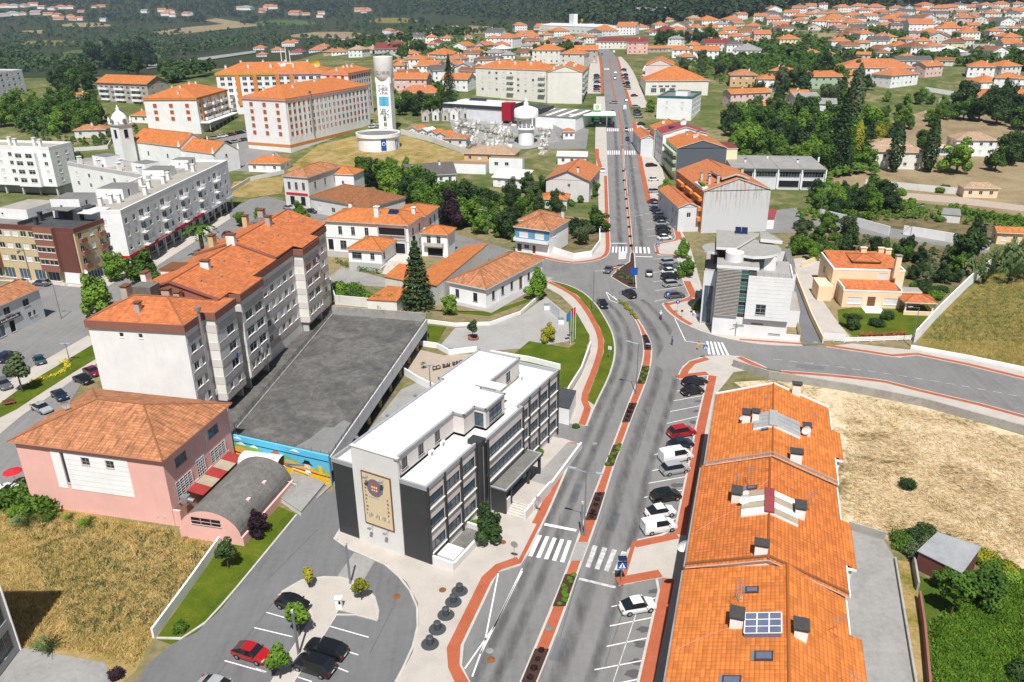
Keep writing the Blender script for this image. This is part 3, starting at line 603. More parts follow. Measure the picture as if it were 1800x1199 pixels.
# ------------------------------------------------------------------ building kit
WCACHE={}
def window_mesh(w,h,kind,fr,lod):
    key=(round(w,2),round(h,2),kind,fr,lod)
    if key in WCACHE:return WCACHE[key]
    t=min(.07,w*.12);y0,y1=.05,.12;f=MB();p=MB()
    f.box(0,y0,0,t,y1,h);f.box(w-t,y0,0,w,y1,h);f.box(t,y0,0,w-t,y1,t);f.box(t,y0,h-t,w-t,y1,h)
    f.box(-.06,-.07,-.08,w+.06,y0,-.003)                        # sill
    nm='pane';pm='glass'
    if kind in 'wtb':
        n=1 if w<.9 else (2 if w<2.1 else int(w/.95))
        for i in range(1,n):x=w*i/n;f.box(x-.03,y0+.006,t,x+.03,y1-.006,h-t)
        if kind=='t':f.box(t,y0+.004,h*.66,w-t,y1-.004,h*.66+.05)
        p.face([(t,.1,t),(w-t,.1,t),(w-t,.1,h-t),(t,.1,h-t)])
        if kind=='b':pm='blue_glass'
        if kind=='t':pm='glass'
    elif kind in 'soh':                                                # roller shutter down, wholly or halfway
        z0=t if kind != 'h' else h*.45;pm='shutter_orange' if kind=='o' else 'shutter';nm='roller_shutter'
        n=max(3,int((h-z0)/.28));a=z0
        for i in range(n):b=z0+(h-t-z0)*(i+1)/n;p.box(t,.07+.012*(i%2),a,w-t,.11,b-.012,0);a=b
        if kind=='h':p.face([(t,.115,t),(w-t,.115,t),(w-t,.115,z0),(t,.115,z0)],1)
        p.face([(t,.13,z0),(w-t,.13,z0),(w-t,.13,h-t),(t,.13,h-t)],0)
    elif kind=='d':
        pm='wood';nm='door_leaf';p.box(t,.07,t,w-t,.12,h-t);p.box(w*.5-.02,.055,t,w*.5+.02,.07,h-t);p.box(w*.2,.06,h*.55,w*.4,.07,h*.9);p.box(w*.6,.06,h*.55,w*.8,.07,h*.9)
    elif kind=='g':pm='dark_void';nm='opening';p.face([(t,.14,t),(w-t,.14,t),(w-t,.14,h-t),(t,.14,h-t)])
    elif kind=='r':pm='teal_glass';p.face([(t,.1,t),(w-t,.1,t),(w-t,.1,h-t),(t,.1,h-t)])
    if lod:
        k=len(f.v)
        for fc,m in zip(p.f,p.m):f.f.append([i+k for i in fc]);f.m.append(1 if m==0 else 2);f.uv.append(None);f.sm.append(False)
        f.v+=p.v;r=(f.mesh('window',[fr,pm,'glass']),None,None)
    else:r=(f.mesh('window',fr),p.mesh(nm,[pm,'glass']),nm)
    WCACHE[key]=r;return r
SIDES={'f':(0,lambda r,u:(r[0]+u,r[1])),'r':(pi/2,lambda r,u:(r[2],r[1]+u)),'b':(pi,lambda r,u:(r[2]-u,r[3])),'l':(-pi/2,lambda r,u:(r[0],r[3]-u))}
def grid(n,zs,ww,hh,u0,u1,kind='w'):
    """n openings per floor, evenly between u0 and u1, floors at heights zs"""
    out=[];s=(u1-u0)/n
    for z in zs:
        for i in range(n):
            k=random.choice(kind) if len(kind)>1 else kind
            out.append((u0+s*(i+.5)-ww/2,z,ww,hh,k))
    return out
class Bld:
    def __init__(s,name,label,A,B,C=None,h=6.0,d=None,ov=.35,cat='house',group=None,lod=0,frame='frame_white',ground=None):
        a,b=P(*A,h),P(*B,h);c=P(*C,h) if C else None
        u=Vector((b.x-a.x,b.y-a.y,0));w=u.length;u.normalize();n=Vector((-u.y,u.x,0))
        if d is None:d=(c-b).dot(n)
        a=a+u*ov+n*ov;s.w=w-2*ov;s.d=d-2*ov;s.h=h;s.rot=atan2(u.y,u.x);s.lod=lod;s.fr=frame
        ctr=a+u*(s.w/2)+n*(s.d/2);zb=T(ctr.x,ctr.y) if ground is None else ground
        s.u,s.n,s.a,s.zb=u,n,a,zb
        s.root=thing(name,label,cat,(ctr.x,ctr.y,zb),s.rot,group);s.off=(-s.w/2,-s.d/2,0);s.full=(0,0,s.w,s.d);s.sub=-.4 if ctr.y<240 else -3.0
        s.roofs=[]
    @classmethod
    def world(cls,name,label,o,rot,w,d,h,cat='house',group=None,lod=0,frame='frame_white',zb=None):
        s=cls.__new__(cls);s.u=Vector((cos(rot),sin(rot),0));s.n=Vector((-sin(rot),cos(rot),0));s.a=Vector((o[0],o[1],0))
        s.w,s.d,s.h,s.rot,s.lod,s.fr=w,d,h,rot,lod,frame;c=s.a+s.u*(w/2)+s.n*(d/2);s.zb=T(c.x,c.y) if zb is None else zb
        s.root=thing(name,label,cat,(c.x,c.y,s.zb),rot,group);s.off=(-w/2,-d/2,0);s.full=(0,0,w,d);s.sub=-.4 if c.y<240 else -3.0;s.roofs=[];return s
    def part(s,name,mb,mats,parent=None,smooth=None):return mb.build(name,mats,parent or s.root,(0,0,0) if parent else s.off,0,smooth)
    def at(s,x,y,z=0):p=s.a+s.u*x+s.n*y;return Vector((p.x,p.y,s.zb+z))
    def local(s,px,py,h):
        p=P(px,py,h)-s.a;return p.dot(s.u),p.dot(s.n)
    def vol(s,r,z0,z1,mat,ops={},name='wall',sides='frbl',depth=.14,top=None):
        if z0<=0:z0=s.sub
        mb=MB();wl=[]
        for sd in sides:
            ang,fn=SIDES[sd];L=(r[2]-r[0]) if sd in 'fb' else (r[3]-r[1]);O=ops.get(sd,[])
            O=[o for o in O if o[0]>.02 and o[0]+o[2]<L-.02 and o[1]+o[3]<z1-.02]
            ca,sa=cos(ang),sin(ang);ox,oy=fn(r,0);q=lambda u,z,y=0:(ox+u*ca-y*sa,oy+u*sa+y*ca,z)
            zs=sorted({z0,z1} | {round(o[1],4) for o in O} | {round(o[1]+o[3],4) for o in O})
            for za,zb in zip(zs,zs[1:]):
                if zb-za<1e-4:continue
                zm=(za+zb)/2;cut=sorted([(o[0],o[0]+o[2]) for o in O if o[1]<zm<o[1]+o[3]]);u=0.0
                for c0,c1 in cut+[(L,L)]:
                    if c0-u>1e-4:mb.face([q(u,za),q(c0,za),q(c0,zb),q(u,zb)])
                    u=max(u,c1)
            for (u,z,w,h,k) in O:
                e=depth
                mb.face([q(u,z),q(u,z,e),q(u,z+h,e),q(u,z+h)]);mb.face([q(u+w,z,e),q(u+w,z),q(u+w,z+h),q(u+w,z+h,e)])
                mb.face([q(u,z),q(u+w,z),q(u+w,z,e),q(u,z,e)]);mb.face([q(u,z+h,e),q(u+w,z+h,e),q(u+w,z+h),q(u,z+h)])
                if k != 'x':wl.append((ang,q(u,z),w,h,k))
        if top:mb.face([(r[0],r[1],z1),(r[2],r[1],z1),(r[2],r[3],z1),(r[0],r[3],z1)],1)
        wo=s.part(name,mb,[mat,top] if top else mat)
        for ang,p,w,h,k in wl:
            m,pm,nm=window_mesh(w,h,k,s.fr,s.lod)
            o=obj('door' if k=='d' else 'window',m,s.root,(p[0]+s.off[0],p[1]+s.off[1],p[2]),ang)
            if pm:obj(nm,pm,o)
        return wo
    def roof(s,r,z,kind,mat,pitch=.42,ov=.4,axis=None,fascia=None,th=.16,ridge='tile_light',wallmat=None,rise=None,name='roof',mid=.5):
        x0,y0,x1,y1=r[0]-ov,r[1]-ov,r[2]+ov,r[3]+ov;w,d=x1-x0,y1-y0;mb=MB()
        axis=axis or ('x' if w>=d else 'y');half=(d if axis=='x' else w)/2;H=rise if rise is not None else pitch*half;zt=z+H
        def tri(pts,udir):
            a=Vector(pts[0]);ud=Vector(udir).normalized();nn=(Vector(pts[1])-a).cross(Vector(pts[2])-a).normalized();vd=nn.cross(ud)
            mb.face(pts,0,[((Vector(p)-a).dot(ud),(Vector(p)-a).dot(vd)) for p in pts])
        A,B,C,D=(x0,y0,z),(x1,y0,z),(x1,y1,z),(x0,y1,z);rl=[]
        if kind=='hip':
            if axis=='x':E,F=(x0+min(half,w/2-.05),(y0+y1)/2,zt),(x1-min(half,w/2-.05),(y0+y1)/2,zt)
            else:E,F=((x0+x1)/2,y0+min(half,d/2-.05),zt),((x0+x1)/2,y1-min(half,d/2-.05),zt)
            if axis=='x':tri([A,B,F,E],(1,0,0));tri([C,D,E,F],(-1,0,0));tri([B,C,F],(0,1,0));tri([D,A,E],(0,-1,0));rl=[(E,F),(A,E),(D,E),(B,F),(C,F)]
            else:tri([B,C,F,E],(0,1,0));tri([D,A,E,F],(0,-1,0));tri([A,B,E],(1,0,0));tri([C,D,F],(-1,0,0));rl=[(E,F),(A,E),(B,E),(C,F),(D,F)]
        elif kind=='gable':
            if axis=='x':
                E,F=(x0,(y0+y1)/2,zt),(x1,(y0+y1)/2,zt);tri([A,B,F,E],(1,0,0));tri([C,D,E,F],(-1,0,0));g=[((r[0],r[1],z),(r[0],r[3],z),(r[0],(r[1]+r[3])/2,zt-.06-ov*0)),((r[2],r[1],z),(r[2],r[3],z),(r[2],(r[1]+r[3])/2,zt-.06))]
            else:
                xm=x0+w*mid;E,F=(xm,y0,zt),(xm,y1,zt);tri([B,C,F,E],(0,1,0));tri([D,A,E,F],(0,-1,0));g=[((r[0],r[1],z),(r[2],r[1],z),(xm,r[1],zt-.06)),((r[2],r[3],z),(r[0],r[3],z),(xm,r[3],zt-.06))]
            rl=[(E,F)]
            if wallmat:
                for t in g:s.part('gable_wall',MB().face(t),wallmat)
        elif kind=='shed':                                           # falls towards the front
            C,D=(x1,y1,zt),(x0,y1,zt);tri([A,B,C,D],(1,0,0))
        # underside and eaves board
        if kind=='gable':
            dz=Vector((0,0,-th))
            for q in [list(f) for f in mb.f]:
                t4=[Vector(mb.v[i]) for i in q];mb.face([p+dz for p in t4[::-1]],1)
                for i in range(4):mb.face([t4[i]+dz,t4[(i+1)%4]+dz,t4[(i+1)%4],t4[i]],1)
        elif kind != 'shed':
            o=[A,B,C,D];lo=[(p[0],p[1],z-th) for p in o]
            for i in range(4):mb.face([lo[i],lo[(i+1)%4],o[(i+1)%4],o[i]],1)
            mb.face(lo[::-1],1)
        else:
            o=[A,B,C,D];lo=[(p[0],p[1],p[2]-th) for p in o]
            for i in range(4):mb.face([lo[i],lo[(i+1)%4],o[(i+1)%4],o[i]],1)
            mb.face(lo[::-1],1)
        ro=s.part(name,mb,[mat,fascia or 'white_paint'])
        if ridge and not s.lod and rl:
            rm=MB()
            for a,b in rl:rm.tube((a[0],a[1],a[2]+.02),(b[0],b[1],b[2]+.02),.13,.13,6,0,True,False)
            s.part('ridge_cap',rm,ridge,None)
        def zf(x,y):
            if kind=='shed':return z+H*(y-y0)/d
            if kind=='gable':return zt-H*(abs(y-(y0+y1)/2)/(d/2) if axis=='x' else (max((x-xm)/(x1-xm),(xm-x)/(xm-x0))))
            return z+min(y-y0,y1-y,x-x0,x1-x)/half*H
        s.roofs.append((x0,y0,x1,y1,zf));return ro
    def flat(s,r,z,mat='flat_roof',ph=.6,pt=.25,pm='white_wall',name='roof'):
        x0,y0,x1,y1=r;mb=MB();mb.face([(x0+pt,y0+pt,z),(x1-pt,y0+pt,z),(x1-pt,y1-pt,z),(x0+pt,y1-pt,z)],0,[(x0,y0),(x1,y0),(x1,y1),(x0,y1)])
        o=s.part(name,mb,mat);p=MB()
        for (a,b,c,e) in ((x0,y0,x1,y0+pt),(x0,y1-pt,x1,y1),(x0,y0+pt,x0+pt,y1-pt),(x1-pt,y0+pt,x1,y1-pt)):p.box(a-.02,b-.02,z-.25,c+.02,e+.02,z+ph)
        s.part('parapet',p,pm);s.roofs.append((x0,y0,x1,y1,lambda x,y:z));return o
    def zroof(s,x,y):
        return max([zf(x,y) for (a,b,c,d,zf) in s.roofs if a<=x<=c and b<=y<=d] or [s.h])
    def chimney(s,x,y,w=.7,d=.9,h=1.3,mat='white_wall',cap='chimney_cap'):
        z=s.zroof(x,y);k=(round(w,1),round(d,1),round(h,1),mat,cap)
        if k not in WCACHE:
            m=MB();m.box(-w/2,-d/2,-.8,w/2,d/2,h);c=MB();c.box(-w/2-.12,-d/2-.12,h+.16,w/2+.12,d/2+.12,h+.3)
            for sx in (-1,1):
                for sy in (-1,1):c.box(sx*(w/2-.1)-.06,sy*(d/2-.1)-.06,h,sx*(w/2-.1)+.06,sy*(d/2-.1)+.06,h+.16)
            WCACHE[k]=(m.mesh('chimney',mat),c.mesh('chimney_cap',cap))
        o=obj('chimney',WCACHE[k][0],s.root,(x+s.off[0],y+s.off[1],z));obj('chimney_cap',WCACHE[k][1],o);return o
    def boxp(s,name,x0,y0,z0,x1,y1,z1,mat):return s.part(name,MB().box(x0,y0,z0,x1,y1,z1),mat)
    def balcony(s,side,r,u,w,z,dep=1.1,mat='white_wall',rail='frame_grey',solid=False,ph=1.0):
        ang,fn=SIDES[side];ox,oy=fn(r,u);key=('balc',round(w,1),round(dep,1),mat,rail,solid,ph)
        if key not in WCACHE:
            m=MB();m.box(0,-dep,-.18,w,-.01,0)
            q=MB()
            if solid:q.box(0,-dep,0,w,-dep+.1,ph);q.box(0,-dep+.1,0,.1,-.01,ph);q.box(w-.1,-dep+.1,0,w,-.01,ph)
            else:
                for k in range(5):zz=.2+k*(ph-.2)/4;q.box(0,-dep,zz-.03,w,-dep+.05,zz+.03);q.box(0,-dep+.05,zz-.03,.05,-.01,zz+.03);q.box(w-.05,-dep+.05,zz-.03,w,-.01,zz+.03)
                for k in range(int(w/1.2)+2):xx=min(w-.05,k*1.2);q.box(xx,-dep-.01,0,xx+.05,-dep,ph)
            WCACHE[key]=(m.mesh('balcony',mat),q.mesh('railing',mat if solid else rail))
        o=obj('balcony',WCACHE[key][0],s.root,(ox+s.off[0],oy+s.off[1],z),ang);obj('railing',WCACHE[key][1],o);return o
    def solar(s,x,y,n=2,rz=0,tilt=.35,w=1.0,l=2.0):
        z=s.zroof(x,y)
        for i in range(n):
            m=MB();m.face([(0,0,.12),(w,0,.12),(w,l*cos(tilt),.12+l*sin(tilt)),(0,l*cos(tilt),.12+l*sin(tilt))]);m.box(0,-.04,-.2,w,.0,.16,1);m.box(0,l*cos(tilt),-.2,.06,l*cos(tilt)+.05,.12+l*sin(tilt),1);m.box(w-.06,l*cos(tilt),-.2,w,l*cos(tilt)+.05,.12+l*sin(tilt),1)
            m.build('solar_panel',['solar_panel','frame_grey'],s.root,(x+s.off[0]+i*(w+.08),y+s.off[1],z),rz)
    def dish(s,x,y,z=None,r=.45,rz=0.3,mat='white_paint'):
        z=s.zroof(x,y) if z is None else z;key=('dish',r,mat)
        if key not in WCACHE:
            m=MB();k=len(m.v);ring=[]
            for j in range(4):
                rr=r*j/3;dep=.28*r*(rr/r)**2
                m.v+=[(rr*cos(2*pi*i/14),-dep-.0-rr*0,rr*sin(2*pi*i/14)+.9) for i in range(14)]
            for j in range(3):
                for i in range(14):i2=(i+1)%14;m.f.append([k+j*14+i,k+j*14+i2,k+(j+1)*14+i2,k+(j+1)*14+i]);m.m.append(0);m.uv.append(None);m.sm.append(True)
            m.tube((0,.08,-.2),(0,.05,.9),.035,.035,6,1);m.tube((0,0,.9),(0,-r*.9,.75),.02,.02,5,1)
            WCACHE[key]=m.mesh('satellite_dish',[mat,'steel'])
        return obj('satellite_dish',WCACHE[key],s.root,(x+s.off[0],y+s.off[1],z),rz)
    def antenna(s,x,y,h=2.4):
        z=s.zroof(x,y)
        if 'ant' not in WCACHE:
            m=MB();m.tube((0,0,-.3),(0,0,2.4),.03,.025,5);m.tube((-.7,0,2.1),(.7,0,2.1),.02,.02,4)
            for k in range(8):xx=-.65+k*.18;m.tube((xx,-.3,2.1),(xx,.3,2.1),.012,.012,4)
            WCACHE['ant']=m.mesh('antenna','steel')
        return obj('antenna',WCACHE['ant'],s.root,(x+s.off[0],y+s.off[1],z),random.uniform(0,3))
# ------------------------------------------------------------------ the large buildings close by
def disc(mb,cx,cz,rx,rz,y,m,n=16,a0=0,a1=2*pi):
    mb.face([(cx+rx*cos(a0+(a1-a0)*i/n),y,cz+rz*sin(a0+(a1-a0)*i/n)) for i in range(n)],m)
def town_hall():
    rot=radians(-28.6);o=P(598,936)
    b=Bld.world('town_hall','white roofed town hall with charcoal end walls and mosaic panel',(o.x,o.y),rot,13.8,35.2,10.9,'town hall',None,0,'frame_dark')
    rows=(1.5,4.65,7.8)
    # west wing, tall middle block, east wing
    b.vol((0,0,3.3,35.2),0,10.9,'charcoal',{},'end_wall','f');b.vol((0,.05,3.3,35.2),0,10.9,'panel_beige',{'l':grid(9,rows,2.6,1.5,1,34,'w')},'wall','lb')
    b.vol((10,0,13.8,.3),0,10.9,'charcoal',{},'end_wall','f')
    b.vol((3.25,-.12,10.05,31),0,13.7,'beige_front',{},'front_wall','f');b.part('front_return',MB().face([(10.05,-.12,0),(10.05,.2,0),(10.05,.2,13.7),(10.05,-.12,13.7)]).face([(3.25,.2,0),(3.25,-.12,0),(3.25,-.12,13.7),(3.25,.2,13.7)]),'beige_front')
    up=[(1.2,11.4,1.2,1.5,'w'),(4.6,11.4,1.2,1.5,'w'),(8.2,11.4,1.2,1.5,'w')]
    b.vol((3.25,-.1,9.7,12.4),10.9,13.7,'panel_beige',{'r':up},'upper_wall','rl');b.vol((3.25,12.4,11.3,15),10.9,13.7,'panel_beige',{},'upper_wall','fr')
    b.vol((3.25,15,13.0,20),10.9,13.7,'panel_beige',{'r':[(.9,11.2,3.4,1.9,'b')],'f':[(7.6,11.0,1.8,2.0,'b')]},'upper_wall','frb');b.vol((2.6,20,9.4,31),10.9,13.7,'panel_beige',{'r':[(3.2,11.0,.9,2.0,'d'),(7,11.3,1.3,1.6,'w')]},'upper_wall','rbl')
    R=MB();top=[(3.25,-.12),(10.05,-.12),(9.75,.1),(9.7,12.4),(11.3,12.4),(11.3,15),(13.0,15),(13.0,20),(9.4,20),(9.4,31),(2.6,31),(2.6,20),(3.25,20)]
    R.face([(x,y,13.6) for x,y in top],0,[(y,x) for x,y in top]);b.part('roof',R,'white_roof')
    E=MB();T0=top+[top[0]]
    for (xa,ya),(xb,yb) in zip(T0,T0[1:]):
        if ya==yb==-.12:continue
        x0,x1,y0,y1=min(xa,xb)-.13,max(xa,xb)+.13,min(ya,yb)-.13,max(ya,yb)+.13;E.box(x0,y0,13.55,x1,y1,13.78)
    b.part('roof_edge',E,'frame_grey')
    b.boxp('front_coping',3.2,-.2,13.7,10.1,.25,13.8,'beige_front');b.boxp('roof_canopy',8.2,20.4,13.75,12.2,22.3,13.86,'white_roof')
    # lower roofs and their edge
    for r in ((9.7,.2,13.75,12.4),(9.4,20,13.75,35),(.1,.2,3.25,35),(2.6,31,9.4,35)):
        b.part('low_roof',MB().face([(r[0],r[1],10.55),(r[2],r[1],10.55),(r[2],r[3],10.55),(r[0],r[3],10.55)],0,[(r[1],r[0]),(r[1],r[2]),(r[3],r[2]),(r[3],r[0])]),'white_roof')
    b.part('low_roof',MB().face([(x,y,10.58) for x,y in ((11.3,12.4),(14.4,12.4),(14.4,22.3),(13.0,22.3),(13.0,15),(11.3,15))],0,[(0,0)]*6),'white_roof')
    E=MB()
    for q in ((10.05,-.08,13.6,.2),(13.58,-.08,13.88,11.0),(13.58,22.5,13.88,35.3),(-.08,35.0,13.58,35.3),(-.08,-.08,.2,35.0),(.2,-.08,3.22,.2),(14.2,12.6,14.55,22.5),(13.9,22.2,14.2,22.5)):E.box(q[0],q[1],10.5,q[2],q[3],11.05)
    b.part('parapet',E,'frame_grey')
    def front(x,y0,y1,n,w0=0.0):
        L=y1-y0;s=L/n;ops=[]
        for z in rows:
            for i in range(n):ops.append((i*s+.22,z,s-.44,1.55,'b'))
        b.vol((x-1,y0,x,y1),0,10.9,'panel_beige',{'r':ops},'wall','r',.22)
        for i in range(n+1):b.boxp('pilaster',x-.02,y0+i*s-.15,0,x+.22,y0+i*s+.15,10.9,'charcoal')
        for z in rows:
            for i in range(n):b.boxp('window_sill',x+.004,y0+i*s+.17,z-.16,x+.2,y0+(i+1)*s-.17,z-.02,'cream_wall')
    front(13.75,.15,11.0,3);front(13.75,22.5,35.1,4);
    b.boxp('stair_tower',12.5,11.15,0,14.35,12.6,11.15,'charcoal');b.boxp('downpipe',14.36,11.8,1,14.42,11.9,10.2,'steel')
    ops=[(.3,z,9.2,1.6,'b') for z in (4.65,7.8)]
    b.vol((13,12.6,14.5,22.5),0,10.9,'panel_beige',{'r':ops},'wall','rb',.22)
    for z in (4.65,7.8):b.boxp('window_sill',14.504,12.9,z-.2,14.75,22.2,z-.02,'cream_wall')
    b.boxp('pilaster',14.48,22.2,0,14.7,22.52,10.9,'charcoal');b.boxp('pilaster',14.48,12.55,0,14.7,12.85,10.9,'charcoal')
    # entrance canopy, porch, steps, ramp
    b.boxp('canopy',14.72,12.9,3.35,17.0,23.3,3.75,'charcoal');b.part('canopy_roof',MB().face([(14.75,13.1,3.77),(16.85,13.1,3.77),(16.85,23.1,3.77),(14.75,23.1,3.77)],0,[(0,0)]*4),'moss_roof')
    b.part('canopy_edge',MB().box(14.72,12.88,3.75,17.02,13.08,3.92).box(14.72,23.12,3.75,17.02,23.32,3.92).box(16.84,13.08,3.75,17.02,23.12,3.92),'frame_grey')
    b.boxp('porch_wall',14.72,12.95,0,16.9,13.25,3.34,'charcoal');b.boxp('porch_wall',16.6,13.25,0,16.85,14.4,2.1,'panel_beige')
    for y in (14.5,19.5,22.9):b.boxp('porch_post',16.55,y,.9,16.9,y+.3,3.34,'charcoal')
    b.boxp('glazed_front',15.5,13.3,.9,15.6,22.8,3.3,'blue_glass')
    b.boxp('terrace',14.72,15.2,-.2,19.6,20.5,.95,'calcada');b.part('ramp',MB().prism([(16.5,20.5),(19.4,20.5),(18.7,33),(16.6,33)],-.2,.5),'concrete')
    st=MB()
    for i in range(6):st.box(16.3,13.2+i*.34,-.1,19.5,15.2,.16+i*.155)
    b.part('steps',st,'stone');b.part('ramp_wall',MB().box(19.5,13.0,-.2,19.8,15.2,1.5).box(19.6,15.2,-.2,19.85,20.5,1.75).prism([(19.4,20.5),(19.7,20.5),(18.95,33),(18.65,33)],-.2,1.1),'panel_white')
    # sunken light well at the corner
    b.part('light_well',MB().box(13.9,.15,0,16.9,.45,1.3).box(16.6,.45,0,16.9,8.4,1.1).box(13.9,8.1,0,16.6,8.4,1.0).box(14.2,.9,.9,16.5,3.3,1.2),'panel_white');b.part('light_well_floor',MB().face([(13.9,.45,.25),(16.6,.45,.25),(16.6,8.1,.25),(13.9,8.1,.25)]),'moss_roof')
    # mosaic panel with emblem on the front
    pn=b.boxp('mosaic_frame',4.55,-.24,3.25,8.9,-.122,10.75,'wood');m=MB();m.face([(4.7,-.25,3.4),(8.75,-.25,3.4),(8.75,-.25,10.6),(4.7,-.25,10.6)],0)
    y=-.256;disc(m,6.45,8.75,1.15,1.25,y,1);disc(m,6.45,8.75,.88,.98,y-.004,2);y-=.008
    m.face([(5.85,y,9.3),(7.05,y,9.3),(7.05,y,8.5),(6.75,y,8.1),(6.45,y,7.95),(6.15,y,8.1),(5.85,y,8.5)][::-1],3);y-=.004
    for i in range(4):m.box(5.95+i*.27,y-.003,9.25,6.1+i*.27,y,9.62,3)
    for i in range(3):m.box(6.02+i*.32,y-.003,8.75,6.2+i*.32,y,9.0,4);m.box(6.02+i*.32,y-.003,8.35,6.2+i*.32,y,8.55,4)
    m.box(7.35,y-.003,8.2,7.65,y,9.6,1)
    for i in range(9):m.box(4.95,y-.003,4.7+i*.52,5.1+.1*(i%3),y,4.95+i*.52,(5,1,3)[i%3])
    for i in range(5):m.box(8.15,y-.003,5.2+i*.55,8.35+.08*(i%2),y,5.5+i*.55,(1,3,5)[i%3])
    for i in range(13):m.box(5.3+i*.24,y-.003,4.35+.12*(i%3),5.42+i*.24,y,4.75+.1*((i*7)%4),(1,5,3,4)[i%4])
    for i in range(6):m.box(5.5+i*.28,y-.003,7.3,5.62+i*.28,y,7.42,5)
    m.build('mosaic_panel',['tile_panel','panel_violet','skylight_glass','panel_rust','cream_wall','stone_dark'],pn)
    for x in (5.6,7.9):
        for z in (3.0,10.3):b.part('spotlight',MB().tube((x,-.13,z),(x,-.75,z+.1),.03,.03,5).box(x-.22,-1.0,z,x+.22,-.72,z+.22),'steel')
    for y in (6.3,8.9,30.0):b.part('air_conditioner',MB().box(9.85,y,10.6,10.2,y+.8,11.2).box(10.2,y+.1,10.7,10.22,y+.5,11.1,1),['white_paint','frame_grey'])
    for i in range(5):b.part('floodlight',MB().box(-.5,5+i*6.5,11.0,-.1,5.35+i*6.5,11.25),'steel')
    return b
HALL=town_hall()

